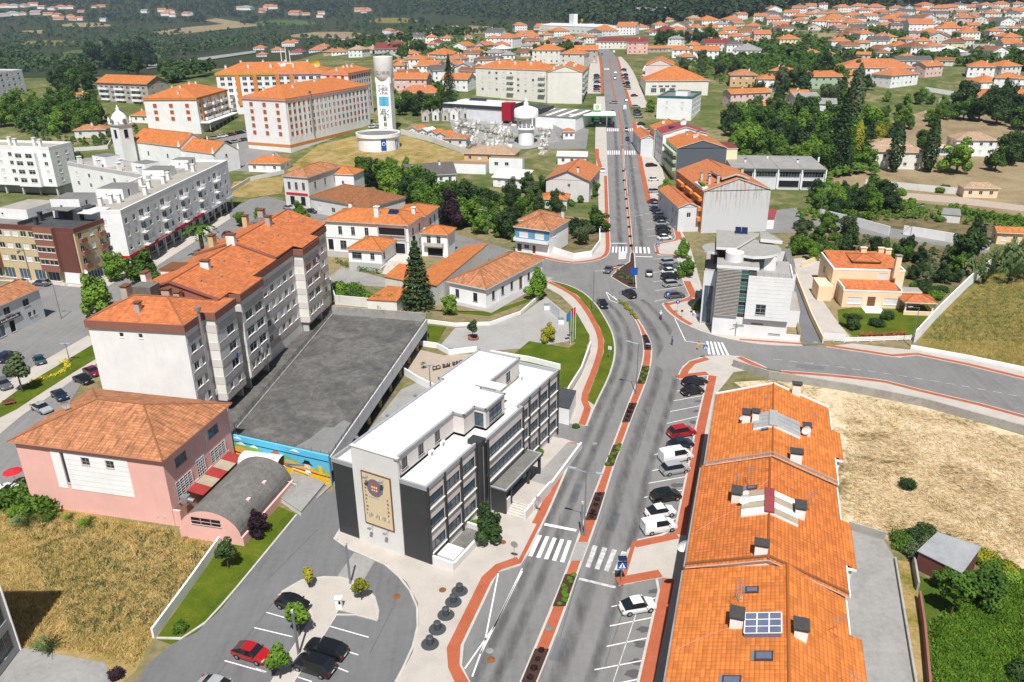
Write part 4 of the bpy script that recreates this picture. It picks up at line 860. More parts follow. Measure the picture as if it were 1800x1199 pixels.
def terrace_row():
    rot=radians(-17.3);o=P(1239.4,815.4,10);fr=lambda x,y:(o.x+cos(rot)*x-sin(rot)*y,o.y+sin(rot)*x+cos(rot)*y)
    bl=[]
    for (lab,x,y,w,d,h,mat) in (('terraced block with grey sheet skylight on its plain orange roof',0,0,15.1,19.6,10.0,'tile_orange'),('terraced block with cream and red roof light between dishes',-.4,-19.3,15.4,19.2,9.6,'tile_orange_dark'),('terraced block with long glass skylight on its orange roof',-.5,-49,15.2,29.6,9.2,'tile_orange')):
        b=Bld.world('terraced_house',lab,fr(x+.3,y),rot,w-.6,d,h-.0,'terraced house');bl.append(b)
        ops=grid(int(d/3.2),(1.0,4.1,7.0),1.4,1.3,.8,d-.8,'wsw');op2=grid(int(d/4),(4.1,7.0),1.4,1.3,.8,d-.8,'ws')
        b.vol(b.full,0,h-.16,'cream_wall',{'l':ops,'r':op2});b.mid=.63 if y<-40 else .5;b.roof((0,.02,b.w,d-.02),h,'gable',mat,.34,.3,'y','stone',.16,mat,'cream_wall',2.7,'roof',b.mid)
    A,B,C=bl
    # gutters and party-wall flashings
    for b in bl:b.boxp('gutter',-.48,.05,b.h-.3,-.3,b.d-.05,b.h-.12,'concrete');b.boxp('gutter',b.w+.3,.05,b.h-.3,b.w+.46,b.d-.05,b.h-.12,'white_paint')
    def flash(b,y,mat,x0=0,x1=None):
        x1=b.w if x1 is None else x1;xm=b.w*b.mid;m=MB()
        for (xa,xb) in ((-.3,xm),(xm,b.w+.3)):
            za,zb=b.zroof(max(-.25,xa),y),b.zroof(min(b.w+.25,xb),y)
            m.face([(xa,y-.14,za+.14),(xb,y-.14,zb+.14),(xb,y+.14,zb+.14),(xa,y+.14,za+.14)]);m.face([(xa,y-.14,za-.1),(xb,y-.14,zb-.1),(xb,y-.14,zb+.14),(xa,y-.14,za+.14)])
        b.part('flashing',m,mat)
    flash(A,.2,'concrete');flash(B,.2,'rust');flash(A,A.d-.2,'white_paint')
    # projecting bays at the back
    for b,y0,y1,st in ((A,6.4,12.8,0),(B,5.0,12.3,0),(C,16.5,24.5,0)):
        b.vol((b.w-.5,y0,b.w+1.0,y1),0,b.h-.6,'cream_wall',{'r':grid(2,(1,4.1,7),1.3,1.2,.5,y1-y0-.5,'ws')},'bay_wall','frb')
        m=MB();zi=b.zroof(b.w+.28,(y0+y1)/2)+.02;m.face([(b.w+.2,y0-.3,zi),(b.w+1.4,y0-.3,zi-.42),(b.w+1.4,y1+.3,zi-.42),(b.w+.2,y1+.3,zi)],0,[(y0,0),(y0,-1.2),(y1,-1.2),(y1,0)]);m.box(b.w+.25,y0-.3,zi-.72,b.w+1.4,y0-.2,zi-.42,1);m.box(b.w+1.3,y0-.2,zi-.72,b.w+1.4,y1+.3,zi-.46,1);b.part('bay_roof',m,['tile_orange','white_paint'])
    b=C;zz=b.h-2.2;b.vol((b.w-.2,12,b.w+1.9,16.0),0,zz,'white_wall',{},'bay_wall','frb');b.part('bay_roof',MB().face([(b.w,11.8,zz+.7),(b.w+2.2,11.8,zz),(b.w+2.2,16.2,zz),(b.w,16.2,zz+.7)],0,[(0,0),(0,-2.2),(4.4,-2.2),(4.4,0)]),'tile_orange_dark')
    # chimneys
    A.chimney(4.0,9.6,1.0,1.4,1.1,'white_wall');A.chimney(5.1,9.0,.8,.9,1.3,'cream_wall');A.chimney(11.4,8.8,.9,1.2,1.0,'white_wall');A.chimney(9.9,.6,1.3,1.0,1.2,'white_wall');A.chimney(10.3,19.0,1.1,.8,1.5,'cream_wall')
    B.chimney(4.0,11.0,1.0,1.5,1.0,'cream_wall');B.chimney(10.6,9.8,1.0,1.5,1.1,'white_wall');B.chimney(6.7,.9,1.2,1.0,1.0,'white_wall')
    C.chimney(5.0,21.6,1.1,1.4,1.0,'white_wall');C.chimney(10.3,21.0,1.1,1.4,.9,'white_wall')
    # roof lights that follow both slopes
    def ridge_light(b,x0,x1,y0,y1,mats):
        xm=b.w/2;m=MB()
        for i,(xa,xb) in enumerate(((x0,xm),(xm,x1))):
            za,zb=b.zroof(xa,y0)+.3,b.zroof(xb,y0)+.3;n=4
            for k in range(n):ya,yb=y0+(y1-y0)*k/n,y0+(y1-y0)*(k+1)/n-.04;m.face([(xa,ya,za),(xb,ya,zb),(xb,yb,zb),(xa,yb,za)],(k+i)%2,[(ya,xa),(ya,xb),(yb,xb),(yb,xa)])
            m.face([(xa,y0,za-.4),(xb,y0,zb-.4),(xb,y0,zb),(xa,y0,za)],2)
        m.box(xm-.5,y0-.02,b.zroof(xm,y0)+.16,xm+.5,y1+.02,b.zroof(xm,y0)+.36,3);b.part('roof_light',m,mats)
    ridge_light(A,4.9,10.6,6.6,10.6,['metal_roof','metal_roof','white_paint','metal_roof']);ridge_light(B,4.6,10.4,7.4,11.9,['cream_wall','tan_sheet','white_paint','red_sheet'])
    x0,x1,y0,y1=5.7,7,19.8,22.4;x1=C.w*.63-.5;m=MB();z0=C.zroof(x0,16)+.45;z1=C.zroof(x1,16)+.45
    m.face([(x0,y0,z0),(x1,y0,z1),(x1,y1,z1),(x0,y1,z0)],0);m.face([(x0,y0,z0-.6),(x1,y0,z1-.6),(x1,y0,z1),(x0,y0,z0)],0)
    for k in range(4):yy=y0+(y1-y0)*k/3;m.face([(x0,yy-.05,z0+.03),(x1,yy-.05,z1+.03),(x1,yy+.05,z1+.03),(x0,yy+.05,z0+.03)],1)
    for k in range(4):xx=x0+(x1-x0)*k/3;zz=z0+(z1-z0)*k/3;m.face([(xx-.05,y0,zz+.035),(xx+.05,y0,zz+.035),(xx+.05,y1,zz+.035),(xx-.05,y1,zz+.035)],1)
    C.part('skylight',m,['skylight_glass','white_paint'])
    for (b,x,y,w,d) in ((C,5.6,25.6,1.2,.9),(C,6.6,17.0,1.5,1.1),(C,4.2,14.2,1.5,1.1),(C,8.0,12.2,1.2,1.0),(A,5.9,6.0,.8,.9),(B,5.0,12.5,1.1,.8)):
        z=b.zroof(x,y);sl=(b.zroof(x+.2,y)-z)/.2;m=MB();q=lambda dx,dy,e=.12:(x+dx,y+dy,z+sl*dx+e)
        m.face([q(0,0),q(w,0),q(w,d),q(0,d)],0);m.face([q(.15,.15,.14),q(w-.15,.15,.14),q(w-.15,d-.15,.14),q(.15,d-.15,.14)],1);m.face([q(0,0,0),q(w,0,0),q(w,0),q(0,0)],0);m.face([q(-.25,0,.05),q(0,0,.13),q(0,d,.13),q(-.25,d,.05)],2);b.part('roof_window',m,['frame_dark','skylight_glass','steel'])
    A.dish(3.4,9.0,None,.35,.5);A.dish(11.2,8.0,None,.6,.4);B.dish(4.8,9.6,None,.65,.35);B.dish(4.9,10.8,None,.35,.4)
    w=B.dish(-.9,4.6,B.h-1.9,.75,.5);
    for b,x,y in ((A,6.2,11.2),(A,12.4,11),(A,9.2,2.1),(B,3.9,12.5),(B,5.2,13.5),(B,11.7,11.4),(C,5.1,24.4),(C,4.9,22.9),(C,13.6,23.2),(C,14.4,17.2)):b.antenna(x,y)
    # sagging cables clipped to the tiles
    for b,p,q in ((B,(5.0,10.2),(9.5,17.6)),(B,(0.2,5.6),(4.9,9.4)),(C,(.1,18.2),(4.6,21.0)),(A,(11.6,8.2),(14.6,7.6)),(C,(5.0,24.8),(4.7,28.5))):
        m=MB();pr=None
        for k in range(9):
            t=k/8;x,y=p[0]+(q[0]-p[0])*t,p[1]+(q[1]-p[1])*t+.25*sin(t*pi);c=(x,y,b.zroof(x,y)+.06)
            if pr:m.tube(pr,c,.022,.022,4,0,False)
            pr=c
        b.part('cable',m,'salmon_band')
    # shop strip facing the avenue
    for b in bl:b.boxp('shop_front',-.06,.6,.3,-.02,b.d-.6,.9,'charcoal')
terrace_row()

def apartments():
    rot=radians(-9.32);h=17.5;o=P(152,563,h)
    b=Bld.world('apartment_block','five storey apartment block with brown banded eaves and tiled roofs',(o.x,o.y),rot,16,57,h,'apartment block',None,0,'frame_white')
    zs=[2.6+3.0*i for i in range(5)];top=h-1.1
    def wins(u0,u1,n,ww=1.5,kinds='wwshw',hh=1.35,zz=zs):return grid(n,[z+.85 for z in zz],ww,hh,u0,u1,kinds)
    b.vol((0,0,16,57),0,top,'white_wall',{'f':[(5.0,15.0,.75,.75,'w'),(8.2,15.0,.75,.75,'w')],'r':wins(.6,5.3,2)+wins(12.2,13.8,1,.9)+wins(22.6,39.6,6)+wins(48.6,56.5,2,1.1,'ww'),'l':wins(1,56,16)},'wall')
    # bands between floors
    for z in zs:
        for (u0,u1) in ((.3,5.4),(22.2,40),(48.2,56.8)):b.boxp('spandrel',16.003,u0,z-.35,16.05,u1,z+.78,'panel_mauve')
    for (y0,y1,n) in ((5.4,12.0,1),(13.9,22.1,2),(40.0,48.0,2)):
        ops=grid(n,[z+.85 for z in zs[1:]],2.3 if n==1 else 2.6,1.5,.5+(1.8 if n==1 else 0),y1-y0-.4,'tw')+grid(2*n,[zs[0]+.9],1.1,1.1,.6,y1-y0-.5,'w')
        b.vol((15,y0,18,y1),2.4,top,'panel_white',{'r':ops},'bay_wall','rb');b.vol((15,y0,18,y1),2.4,top,'cream_wall',{},'bay_side','f')
        b.part('bay_soffit',MB().face([(16,y0,2.42),(16,y1,2.42),(18,y1,2.42),(18,y0,2.42)]),'cream_wall')
        for i,z in enumerate(zs):
            b.boxp('spandrel',18.003,y0+.15,z-.45,18.05,y1-.15,z+.72,'panel_mauve');b.boxp('spandrel',16.05,y0-.045,z-.45,17.9,y0-.003,z+.9,'panel_beige')
        b.boxp('pilotis',16.2,y0+.4,0,17.4,y0+.8,2.41,'grey_wall');b.boxp('pilotis',16.2,y1-.8,0,17.4,y1-.4,2.41,'grey_wall')
    # brown eaves band
    def band(x0,y0,x1,y1):b.boxp('eaves_band',min(x0,x1),min(y0,y1),top,max(x0,x1),max(y0,y1),h+.1,'brick_band')
    band(-.3,-.3,16.3,0.1);band(16.0,.1,16.3,5.2);band(16.0,5.2,18.3,5.4);band(18.0,5.4,18.3,12.2);band(16.3,12.0,18.0,12.2);band(16.0,12.2,16.3,13.7);band(16.3,13.6,18.3,13.9);band(18.0,13.9,18.3,22.3);band(16.3,22.1,18.0,22.3);band(16.0,22.3,16.3,39.8);band(16.3,39.7,18.3,40);band(18.0,40,18.3,48.2);band(16.3,48,18.0,48.2);band(16.0,48.2,16.3,57.3);band(-.3,57,16.0,57.3);band(-.3,.1,0,57)
    # roofs: hipped front part, then two gabled lengths
    b.roof((0,0,16,10.5),h,'hip','tile_red',.34,.28,'x','brick_band',.1,'tile_clay',None,2.5)
    b.roof((0,10.6,16,32.3),h+.35,'gable','tile_red',.34,.28,'y','brick_band',.2,'tile_red','brick_band',2.7)
    b.roof((0,32.4,16,57),h+.7,'gable','tile_red',.34,.28,'y','brick_band',.3,'tile_red','brick_band',2.8)
    for (y0,y1,zz) in ((5.4,12,0),(13.9,22.1,.35),(40,48,.7)):b.part('bay_roof',MB().face([(15.9,y0-.2,h+.15+zz),(18.2,y0-.2,h-.28+zz*.6+.25),(18.2,y1+.2,h-.28+zz*.6+.25),(15.9,y1+.2,h+.15+zz)],0,[(y0,0),(y0,2.3),(y1,2.3),(y1,0)]),'tile_red')
    for y in (10.6,32.4):b.boxp('party_gutter',8.1,y-.12,b.zroof(12,y+.3)-.9,16.2,y+.1,b.zroof(15.5,y+.3)+.05,'wood') if 0 else None
    for y,zz in ((10.55,.3),(32.35,.65)):
        m=MB()
        for xa,xb in ((-.3,8),(8,16.3)):za,zb=h+zz+(2.75 if xa==8 else .05),h+zz+(2.75 if xb==8 else .05);m.face([(xa,y-.2,za),(xb,y-.2,zb),(xb,y+.1,zb+.12),(xa,y+.1,za+.12)])
        b.part('flashing',m,'maroon')
    for x,y,w,d,hh,m in ((4.0,5.2,1.0,1.5,1.9,'taupe_wall'),(7.6,2.2,.8,.9,1.2,'taupe_wall'),(9.8,9.6,.9,1.1,1.0,'taupe_wall'),(7.4,10.2,1.4,.8,1.4,'taupe_wall'),(9.5,19.5,1.5,.9,1.1,'white_wall'),(7.9,32.2,1.6,1.0,1.3,'white_wall'),(9.0,45.8,1.0,1.2,1.6,'taupe_wall'),(2.2,13.2,.9,1.6,2.2,'white_wall'),(2.4,35,1.0,1.4,2.0,'yellow_wall'),(1.8,50,1.0,1.2,2.2,'yellow_wall'),(3.0,55,1.2,1.4,1.9,'taupe_wall')):b.chimney(x,y,w,d,hh,m,'wood')
    for x,y in ((11,14),(12.5,18),(10,24),(13,27),(11.5,36),(12,42),(10.6,50),(12.5,53),(6,20),(11.2,6)):
        z=b.zroof(x,y);b.boxp('vent_tile',x,y,z-.1,x+.5,y+.35,z+.12,'stone_dark')
    b.boxp('dormer_box',3.0,7.6,h+1.0,6.4,10.3,h+2.9,'moss_roof');b.boxp('hatch',-.2,21,h,3.6,25,h+1.3,'cream_wall');b.boxp('hatch_lid',-.4,20.8,h+1.3,3.8,25.2,h+1.45,'tile_old');b.boxp('roof_deck',2.6,50.5,h+2.0,6.2,56,h+2.35,'moss_roof')
    m=MB().tube((16.35,4.0,2),(16.35,4.0,18.4),.22,.22,10).tube((16.35,4.0,18.4),(16.35,4.0,19.0),.45,.5,10);b.part('flue',m,'steel');b.part('air_conditioner',MB().box(16.02,4.6,3.4,16.45,5.3,4.3),'white_paint')
    # washing on the lines
    for y,z,c in ((46.2,14.3,'cloth_red'),(45.5,13.8,'cloth_white'),(46.8,13.9,'cloth_blue'),(9.5,8.5,'cloth_blue'),(16.8,5.6,'denim'),(18.0,5.7,'cloth_white'),(20.2,5.6,'denim'),(45.6,8.2,'leaf_yellow')):
        b.boxp('laundry',18.35,y,z-.5,18.4,y+.5,z+.35,c)
apartments()

def pink_hall():
    b=Bld('pink_hall','pink two storey hall with weathered hipped tile roof',(12.5,776),(286,811),(397.5,707.5),10.1,None,.55,'hall',None,0,'frame_grey')
    w,d=b.w,b.d
    b.vol(b.full,0,9.95,'pink_wall',{'f':[(9.7,7.6,1.2,1.1,'w'),(13.3,7.6,1.2,1.1,'w'),(6.6,4.4,.55,4.6,'w')],'r':[(2.2,7.3,2.4,1.4,'b'),(9.6,7.3,2.4,1.4,'b'),(1.4,2.6,3.4,2.9,'t'),(6.0,2.6,1.8,3.4,'t'),(9.2,2.6,3.6,2.9,'t')]})
    b.part('white_panel',MB().box(5.2,-.05,3.6,6.58,-.004,9.2).box(7.17,-.05,3.6,16.6,-.004,7.55).box(7.17,-.05,8.75,16.6,-.004,9.2).box(7.17,-.05,7.55,9.66,-.004,8.75).box(10.94,-.05,7.55,13.26,-.004,8.75).box(14.54,-.05,7.55,16.6,-.004,8.75),'bright_wall')
    for k in range(6):b.boxp('panel_joint',7.18,-.06,4.4+k*.75,16.6,-.052,4.43+k*.75,'grey_wall')
    b.roof(b.full,10.1,'hip','tile_clay',.4,.55,'x','salmon_band',.14,'tile_clay',None,3.0)
    # ring emblem and grilles on the shaded side
    ring=MB();n=28;R=1.75;cy,cz=7.3,7.6
    for i in range(n):
        a0,a1=2*pi*i/n,2*pi*(i+1)/n;ring.face([(w+.02,cy+(R+.1)*cos(a0),cz+(R+.1)*sin(a0)),(w+.02,cy+(R+.1)*cos(a1),cz+(R+.1)*sin(a1)),(w+.02,cy+(R-.1)*cos(a1),cz+(R-.1)*sin(a1)),(w+.02,cy+(R-.1)*cos(a0),cz+(R-.1)*sin(a0))])
    b.part('ring_emblem',ring,'cool_wall')
    for (u,z,ww,hh) in ((1.4,2.6,3.4,2.9),(6.0,2.6,1.8,3.4),(9.2,2.6,3.6,2.9)):
        g=MB()
        for k in range(9):zz=z+hh*k/8;g.box(w+.05,u,zz-.03,w+.09,u+ww,zz+.03)
        for k in range(5):uu=u+ww*k/4;g.box(w+.09,uu-.03,z,w+.12,uu+.03,z+hh)
        b.part('window_grille',g,'white_paint')
    b.dish(3.2,6.2,None,.6,.4,'frame_grey');b.antenna(5.4,5.6)
    b.vol((w-.1,-.0,w+1.0,.3),0,2.4,'pink_wall',{},'side_wall','frb',.1,'rose_wall');b.part('block_vents',MB().box(w-2.6,-.03,.9,w-2.2,0,1.3).box(w-1.6,-.03,.9,w-1.2,0,1.3),'grey_wall')
    # striped lean-to roof over the gap
    m=MB()
    for k in range(5):
        y0=3.2+k*2.0;m.face([(w+.1,y0,3.3),(w+2.4,y0,2.9),(w+2.4,y0+2.0,2.9),(w+.1,y0+2.0,3.3)],(0,1,0,1,0)[k],[(y0,0),(y0,2.3),(y0+2,2.3),(y0+2,0)])
    b.part('lean_to_roof',m,['signal_red_sheet','tan_sheet']);b.boxp('lean_to_gutter',w+.02,3.0,3.2,w+.12,13.4,3.5,'rose_wall');b.part('extractor',MB().box(w+.3,1.4,2.5,w+1.2,2.3,3.5).tube((w+1.2,1.85,3.0),(w+2.0,1.85,2.9),.3,.3,10),'steel')
    # barrel vaulted annexe
    a=b.at(w-.2,-.3);A=Bld.world('vaulted_annexe','pink annexe with grey barrel vault roof',(a.x+.5,a.y),b.rot,8.4,13.2,3,'annexe')
    x0=2.0;W2=8.4;n=16;prof=[]
    for i in range(n+1):t=pi*i/n;prof.append((x0+W2/2-W2/2*cos(t),1.3+3.2*sin(t)))
    m=MB()
    for i in range(n):(xa,za),(xb,zb)=prof[i],prof[i+1];m.face([(xa,-1.7,za),(xb,-1.7,zb),(xb,11.4,zb),(xa,11.4,za)][::-1],0,[(0,i*.7),(0,i*.7+.7),(13,i*.7+.7),(13,i*.7)][::-1],True)
    A.part('vault_roof',m,'moss_roof')
    for y in (-1.72,11.3):A.part('end_wall',MB().face([(x0,y,-.3),(x0+W2,y,-.3)]+[(x,y,z) for x,z in prof[::-1]]),'pink_wall')
    A.part('side_wall',MB().box(x0+W2-.1,-1.75,-.3,x0+W2+.25,11.4,1.35).box(x0-.2,-1.75,-.3,x0+.05,11.4,1.35),'pink_wall')
    A.part('strip_window',MB().box(x0+1.8,-1.8,2.5,x0+5.8,-1.73,3.4).box(x0+1.7,-1.84,2.4,x0+5.9,-1.74,2.48,1).box(x0+3.1,-1.83,2.5,x0+3.16,-1.8,3.4,1).box(x0+4.5,-1.83,2.5,x0+4.56,-1.8,3.4,1).box(x0+1.8,-1.83,2.92,x0+5.8,-1.8,2.98,1),['dark_void','rose_wall'])
    for y in (2.6,6.6):A.part('vault_vent',MB().box(x0+6.7,y,2.9,x0+7.3,y+.6,3.75),'rose_wall')
    # small white vaulted porch behind
    m=MB();x1=2.2
    for i in range(8):t0,t1=pi*i/8,pi*(i+1)/8;m.face([(x1,13.1-1.5*cos(t0),2.6+1.1*sin(t0)),(x1+6.0,13.1-1.5*cos(t0),2.6+1.1*sin(t0)),(x1+6.0,13.1-1.5*cos(t1),2.6+1.1*sin(t1)),(x1,13.1-1.5*cos(t1),2.6+1.1*sin(t1))],0,[(0,0),(6,0),(6,.6),(0,.6)],True)
    A.part('porch_vault',m,'white_roof');A.part('porch_post',MB().tube((x1+5.8,11.8,0),(x1+5.8,11.8,2.7),.06).tube((x1+5.8,14.4,0),(x1+5.8,14.4,2.7),.06).tube((x1+.3,11.8,0),(x1+.3,11.8,2.7),.06),'steel')
    return b
PINK=pink_hall()

def parking_deck():
    z=4.0;q=[P(402,770,z),P(580,810,z),P(750,565,z),P(585,552,z)];c=sum(q,Vector())/4
    t=thing('parking_deck','raised dark asphalt parking deck with painted front wall','parking deck',(c.x,c.y,0));L=[(p.x-c.x,p.y-c.y) for p in q]
    MB().prism(L,3.4,4.0,1,0,True).build('deck',['concrete_dark','concrete_wall'],t)
    fl,frr,br,bl=[Vector((*p,0)) for p in L];f=frr-fl;fn=Vector((f.y,-f.x,0)).normalized();W2=f.length;f.normalize()
    s=frr.lerp(br,.04);
    # open east side: columns, fascia panels, sloped beams
    e=br-frr;n=9;en=Vector((e.y,-e.x,0)).normalized()
    for i in range(n):
        a,b2=frr+e*(i/n),frr+e*((i+.985)/n);m=MB();zt=4.55;m.face([(a.x+en.x*.1,a.y+en.y*.1,2.3),(b2.x+en.x*.1,b2.y+en.y*.1,2.3),(b2.x+en.x*.1,b2.y+en.y*.1,zt),(a.x+en.x*.1,a.y+en.y*.1,zt)]);m.face([(b2.x-en.x*.1,b2.y-en.y*.1,2.3),(a.x-en.x*.1,a.y-en.y*.1,2.3),(a.x-en.x*.1,a.y-en.y*.1,zt),(b2.x-en.x*.1,b2.y-en.y*.1,zt)]);m.face([(a.x+en.x*.1,a.y+en.y*.1,zt),(b2.x+en.x*.1,b2.y+en.y*.1,zt),(b2.x-en.x*.1,b2.y-en.y*.1,zt),(a.x-en.x*.1,a.y-en.y*.1,zt)])
        m.build('side_panel','cool_wall',t)
        p=frr+e*(i/n)-en*.5;MB().box(p.x-.2,p.y-.2,0,p.x+.2,p.y+.2,3.4,0).box(p.x-.22,p.y-.22,.3,p.x+.22,p.y+.22,.6,1).box(p.x-.22,p.y-.22,.9,p.x+.22,p.y+.22,1.2,1).build('column',['concrete_wall','sign_yellow'],t)
    MB().face([(fl.x,fl.y,.03),(frr.x,frr.y,.03),(br.x,br.y,.03),(bl.x,bl.y,.03)]).build('undercroft_floor','concrete_dark',t)
    for a,b2,nm in ((bl,fl,'west_wall'),(br,bl,'rear_wall')):
        d=(b2-a).normalized();nn=Vector((-d.y,d.x,0))*.12;hh=4.0 if nm=='west_wall' else 5.6;MB().prism([(a.x-nn.x,a.y-nn.y),(b2.x-nn.x,b2.y-nn.y),(b2.x+nn.x,b2.y+nn.y),(a.x+nn.x,a.y+nn.y)],0,hh+.15).build('retaining_wall','concrete_wall',t)
    sheet('concrete_patch',[Vector((c.x+p.x,c.y+p.y,0)) for p in (frr+(bl-fl)*.02-f*.6,frr+(br-frr)*.2-f*.8,frr+(br-frr)*.21-f*2.2,frr+(br-frr)*.16-f*2.9,frr+(br-frr)*.15-f*4.4,frr+(br-frr)*.08-f*5.2,frr+(br-frr)*.02-f*6.6)],'asphalt_old',4.01-0,t).location=(-c.x,-c.y,0)
    # fence posts and green mesh round the deck
    for a,b2,n in ((fl+f*.2,frr,12),(frr,br,22),(bl,fl,22)):
        m=MB();d=b2-a
        for i in range(n+1):p=a+d*(i/n);m.tube((p.x,p.y,4.0),(p.x,p.y,5.5),.03,.03,4)
        m.build('fence_posts','rust',t);MB().face([(a.x,a.y,4.05),(b2.x,b2.y,4.05),(b2.x,b2.y,5.2),(a.x,a.y,5.2)]).build('fence_mesh',FENCE,t)
    # mural on the front wall
    o=fl+fn*.15;ang=atan2(f.y,f.x);mu=MB().box(0,0,0,W2,.3,4.9).build('mural_wall','mural_sky',t,(o.x,o.y,0),ang);mu.location=(o.x+fn.x*.15,o.y+fn.y*.15,0)
    k=[0]
    def lay(pts,mat,nm='mural_paint',e=None):
        k[0]+=1;y=-.006-.003*k[0];MB().face([(x,y,z2+(.6 if z2>0 else 0)) for x,z2 in pts]).build(nm,mat,mu)
    def base(x):return 2.0-1.75*x/W2                                # the steps in front fall to the east
    lay([(0,0),(W2,0),(W2,1.0),(W2*.45,1.5),(0,2.1)],'mural_yellow')
    lay([(0,1.6),(W2*.45,1.35),(W2,.95),(W2,1.6),(W2*.8,1.8),(W2*.62,2.2),(W2*.45,1.9),(W2*.33,2.6),(W2*.2,2.75),(0,2.5)],'mural_gold')
    lay([(0,3.2),(0,2.3),(W2*.12,2.6),(W2*.2,2.45),(W2*.3,2.2),(W2*.36,2.8),(W2*.28,3.0),(W2*.15,2.95)],'mural_green');lay([(W2*.52,2.0),(W2*.6,2.6),(W2*.68,2.05),(W2*.75,2.1),(W2*.68,2.5),(W2*.6,2.9),(W2*.5,2.5)],'mural_green');lay([(W2*.84,1.5),(W2,1.3),(W2,1.75),(W2*.93,1.9),(W2*.88,2.0)],'mural_green')
    lay([(0,1.5),(0,1.75),(W2*.45,1.35),(W2,.95),(W2,1.25-.5),(W2*.45,1.15)],'mural_brown');lay([(.0,3.42),(W2,3.42),(W2,3.3),(0,3.3)],'mural_black');lay([(W2*.55,1.5),(W2*.76,2.0),(W2*.76,1.85),(W2*.6,1.3)],'mural_blue')
    for cx,cz,w2 in ((W2*.14,3.0,.9),(W2*.27,2.95,.8),(W2*.68,3.85,.9),(W2*.11,3.85,.8)):lay([(cx-w2,cz),(cx+w2,cz-.05),(cx+w2*.6,cz+.22),(cx+.1,cz+.42),(cx-w2*.5,cz+.25)],'mural_white')
    for cx,sk,hat,brim in ((W2*.49,1.05,'panel_rust',1.05),(W2*.79,.85,'mural_black',.95)):
        cz=2.3-(cx/W2-.49)*1.6;lay([(cx+.62*sk*cos(a),cz+.78*sk*sin(a)) for a in [i*pi/8 for i in range(16)]],'mural_skin');lay([(cx-brim,cz+.42),(cx+brim,cz+.36),(cx+brim*.6,cz+.6),(cx-brim*.6,cz+.64)],hat);lay([(cx-.55,cz+.6),(cx+.55,cz+.56),(cx+.42,cz+1.0),(cx-.42,cz+1.04)],hat);lay([(cx+.15+.14*cos(a),cz+.12+.16*sin(a)) for a in [i*pi/4 for i in range(8)]],'mural_white');lay([(cx+.18+.07*cos(a),cz+.1+.08*sin(a)) for a in [i*pi/4 for i in range(8)]],'mural_black');lay([(cx-.35,cz-.35),(cx+.3,cz-.4),(cx+.3,cz-.33),(cx-.35,cz-.28)],'mural_black');lay([(cx-.5,cz-.95),(cx+.6,cz-1.0),(cx+.4,cz-.6),(cx-.35,cz-.6)],'mural_white')
    lay([(W2*.885,1.05),(W2*.955,1.0),(W2*.955,1.25),(W2*.935,1.25),(W2*.93,2.5),(W2*.895,2.5),(W2*.9,1.28),(W2*.885,1.28)],'mural_yellow');lay([(W2*.36,1.95),(W2*.42,1.9),(W2*.40,2.25),(W2*.35,2.3)],'mural_black')
    # stepped ramp falling east along the mural
    sr=thing('stepped_ramp','stone stairs in flights along the painted wall','stairs',(c.x,c.y,0));st=o+fn*3.6;m=MB()
    for i in range(16):
        u0,u1=W2*i/16,W2*(i+1)/16;zz=max(.2,1.2-1.05*(i // 4*4+min(3,(i%4)*1.0))/15)
        m2=MB().box(u0,-3.3,-.1,u1-.02,0,zz);m2.build('step','concrete',sr,(o.x+fn.x*.2,o.y+fn.y*.2,0),ang)
    for i in range(3):
        m=MB();u=W2*(.28+.22*i);zb=2.0-1.75*u/W2
        for dy in (-3.1,-.25):m.tube((u-1.2,dy,zb+1.1),(u+1.4,dy,zb+.75),.03,.03,5);m.tube((u-1.2,dy,zb),(u-1.2,dy,zb+1.1),.03,.03,5);m.tube((u+1.4,dy,zb-.3),(u+1.4,dy,zb+.75),.03,.03,5)
        m.build('handrail','white_paint',sr,(o.x+fn.x*.2,o.y+fn.y*.2,0),ang)
def fence_material():
    q=NB('fence_net');v=q.coord('Object');tr=q.n('ShaderNodeBsdfTransparent');df=q.b;q.col((.08,.15,.13),.7,.2);mx=q.n('ShaderNodeMixShader');mx.inputs[0].default_value=.38
    q.l(tr.outputs[0],mx.inputs[1]);q.l(df.outputs[0],mx.inputs[2]);q.l(mx.outputs[0],q.o.inputs[0]);return 'fence_net'
FENCE=fence_material()
parking_deck()
# ------------------------------------------------------------------ buildings of the middle distance
def shed4(name,label,pts,hs,wall,roof,cat='shed',ov=.2,group=None,th=.1):
    """four world corners, a height for each, roof sheet on top"""
    c=sum(pts,Vector())/4;zb=T(c.x,c.y);t=thing(name,label,cat,(c.x,c.y,zb),0,group);L=[(p.x-c.x,p.y-c.y) for p in pts]
    w=MB();n=4
    for i in range(4):j=(i+1)%4;w.face([(*L[i],-.5),(*L[j],-.5),(*L[j],hs[j]-th),(*L[i],hs[i]-th)])
    w.build('wall',wall,t);r=MB();e=[(x*(1+ov/max(.5,hypot(x,y))),y*(1+ov/max(.5,hypot(x,y)))) for x,y in L]
    lo=[Vector((*e[i],hs[i])) for i in range(4)];ud=(lo[1]-lo[0]).normalized() if abs(hs[1]-hs[0])<abs(hs[2]-hs[1]) else (lo[2]-lo[1]).normalized();nn=(lo[1]-lo[0]).cross(lo[3]-lo[0]).normalized();vd=nn.cross(ud)
    r.face(lo,0,[((p-lo[0]).dot(ud),(p-lo[0]).dot(vd)) for p in lo])
    for i in range(4):j=(i+1)%4;r.face([lo[i]-Vector((0,0,th)),lo[j]-Vector((0,0,th)),lo[j],lo[i]],0)
    r.build('roof',roof,t);return t
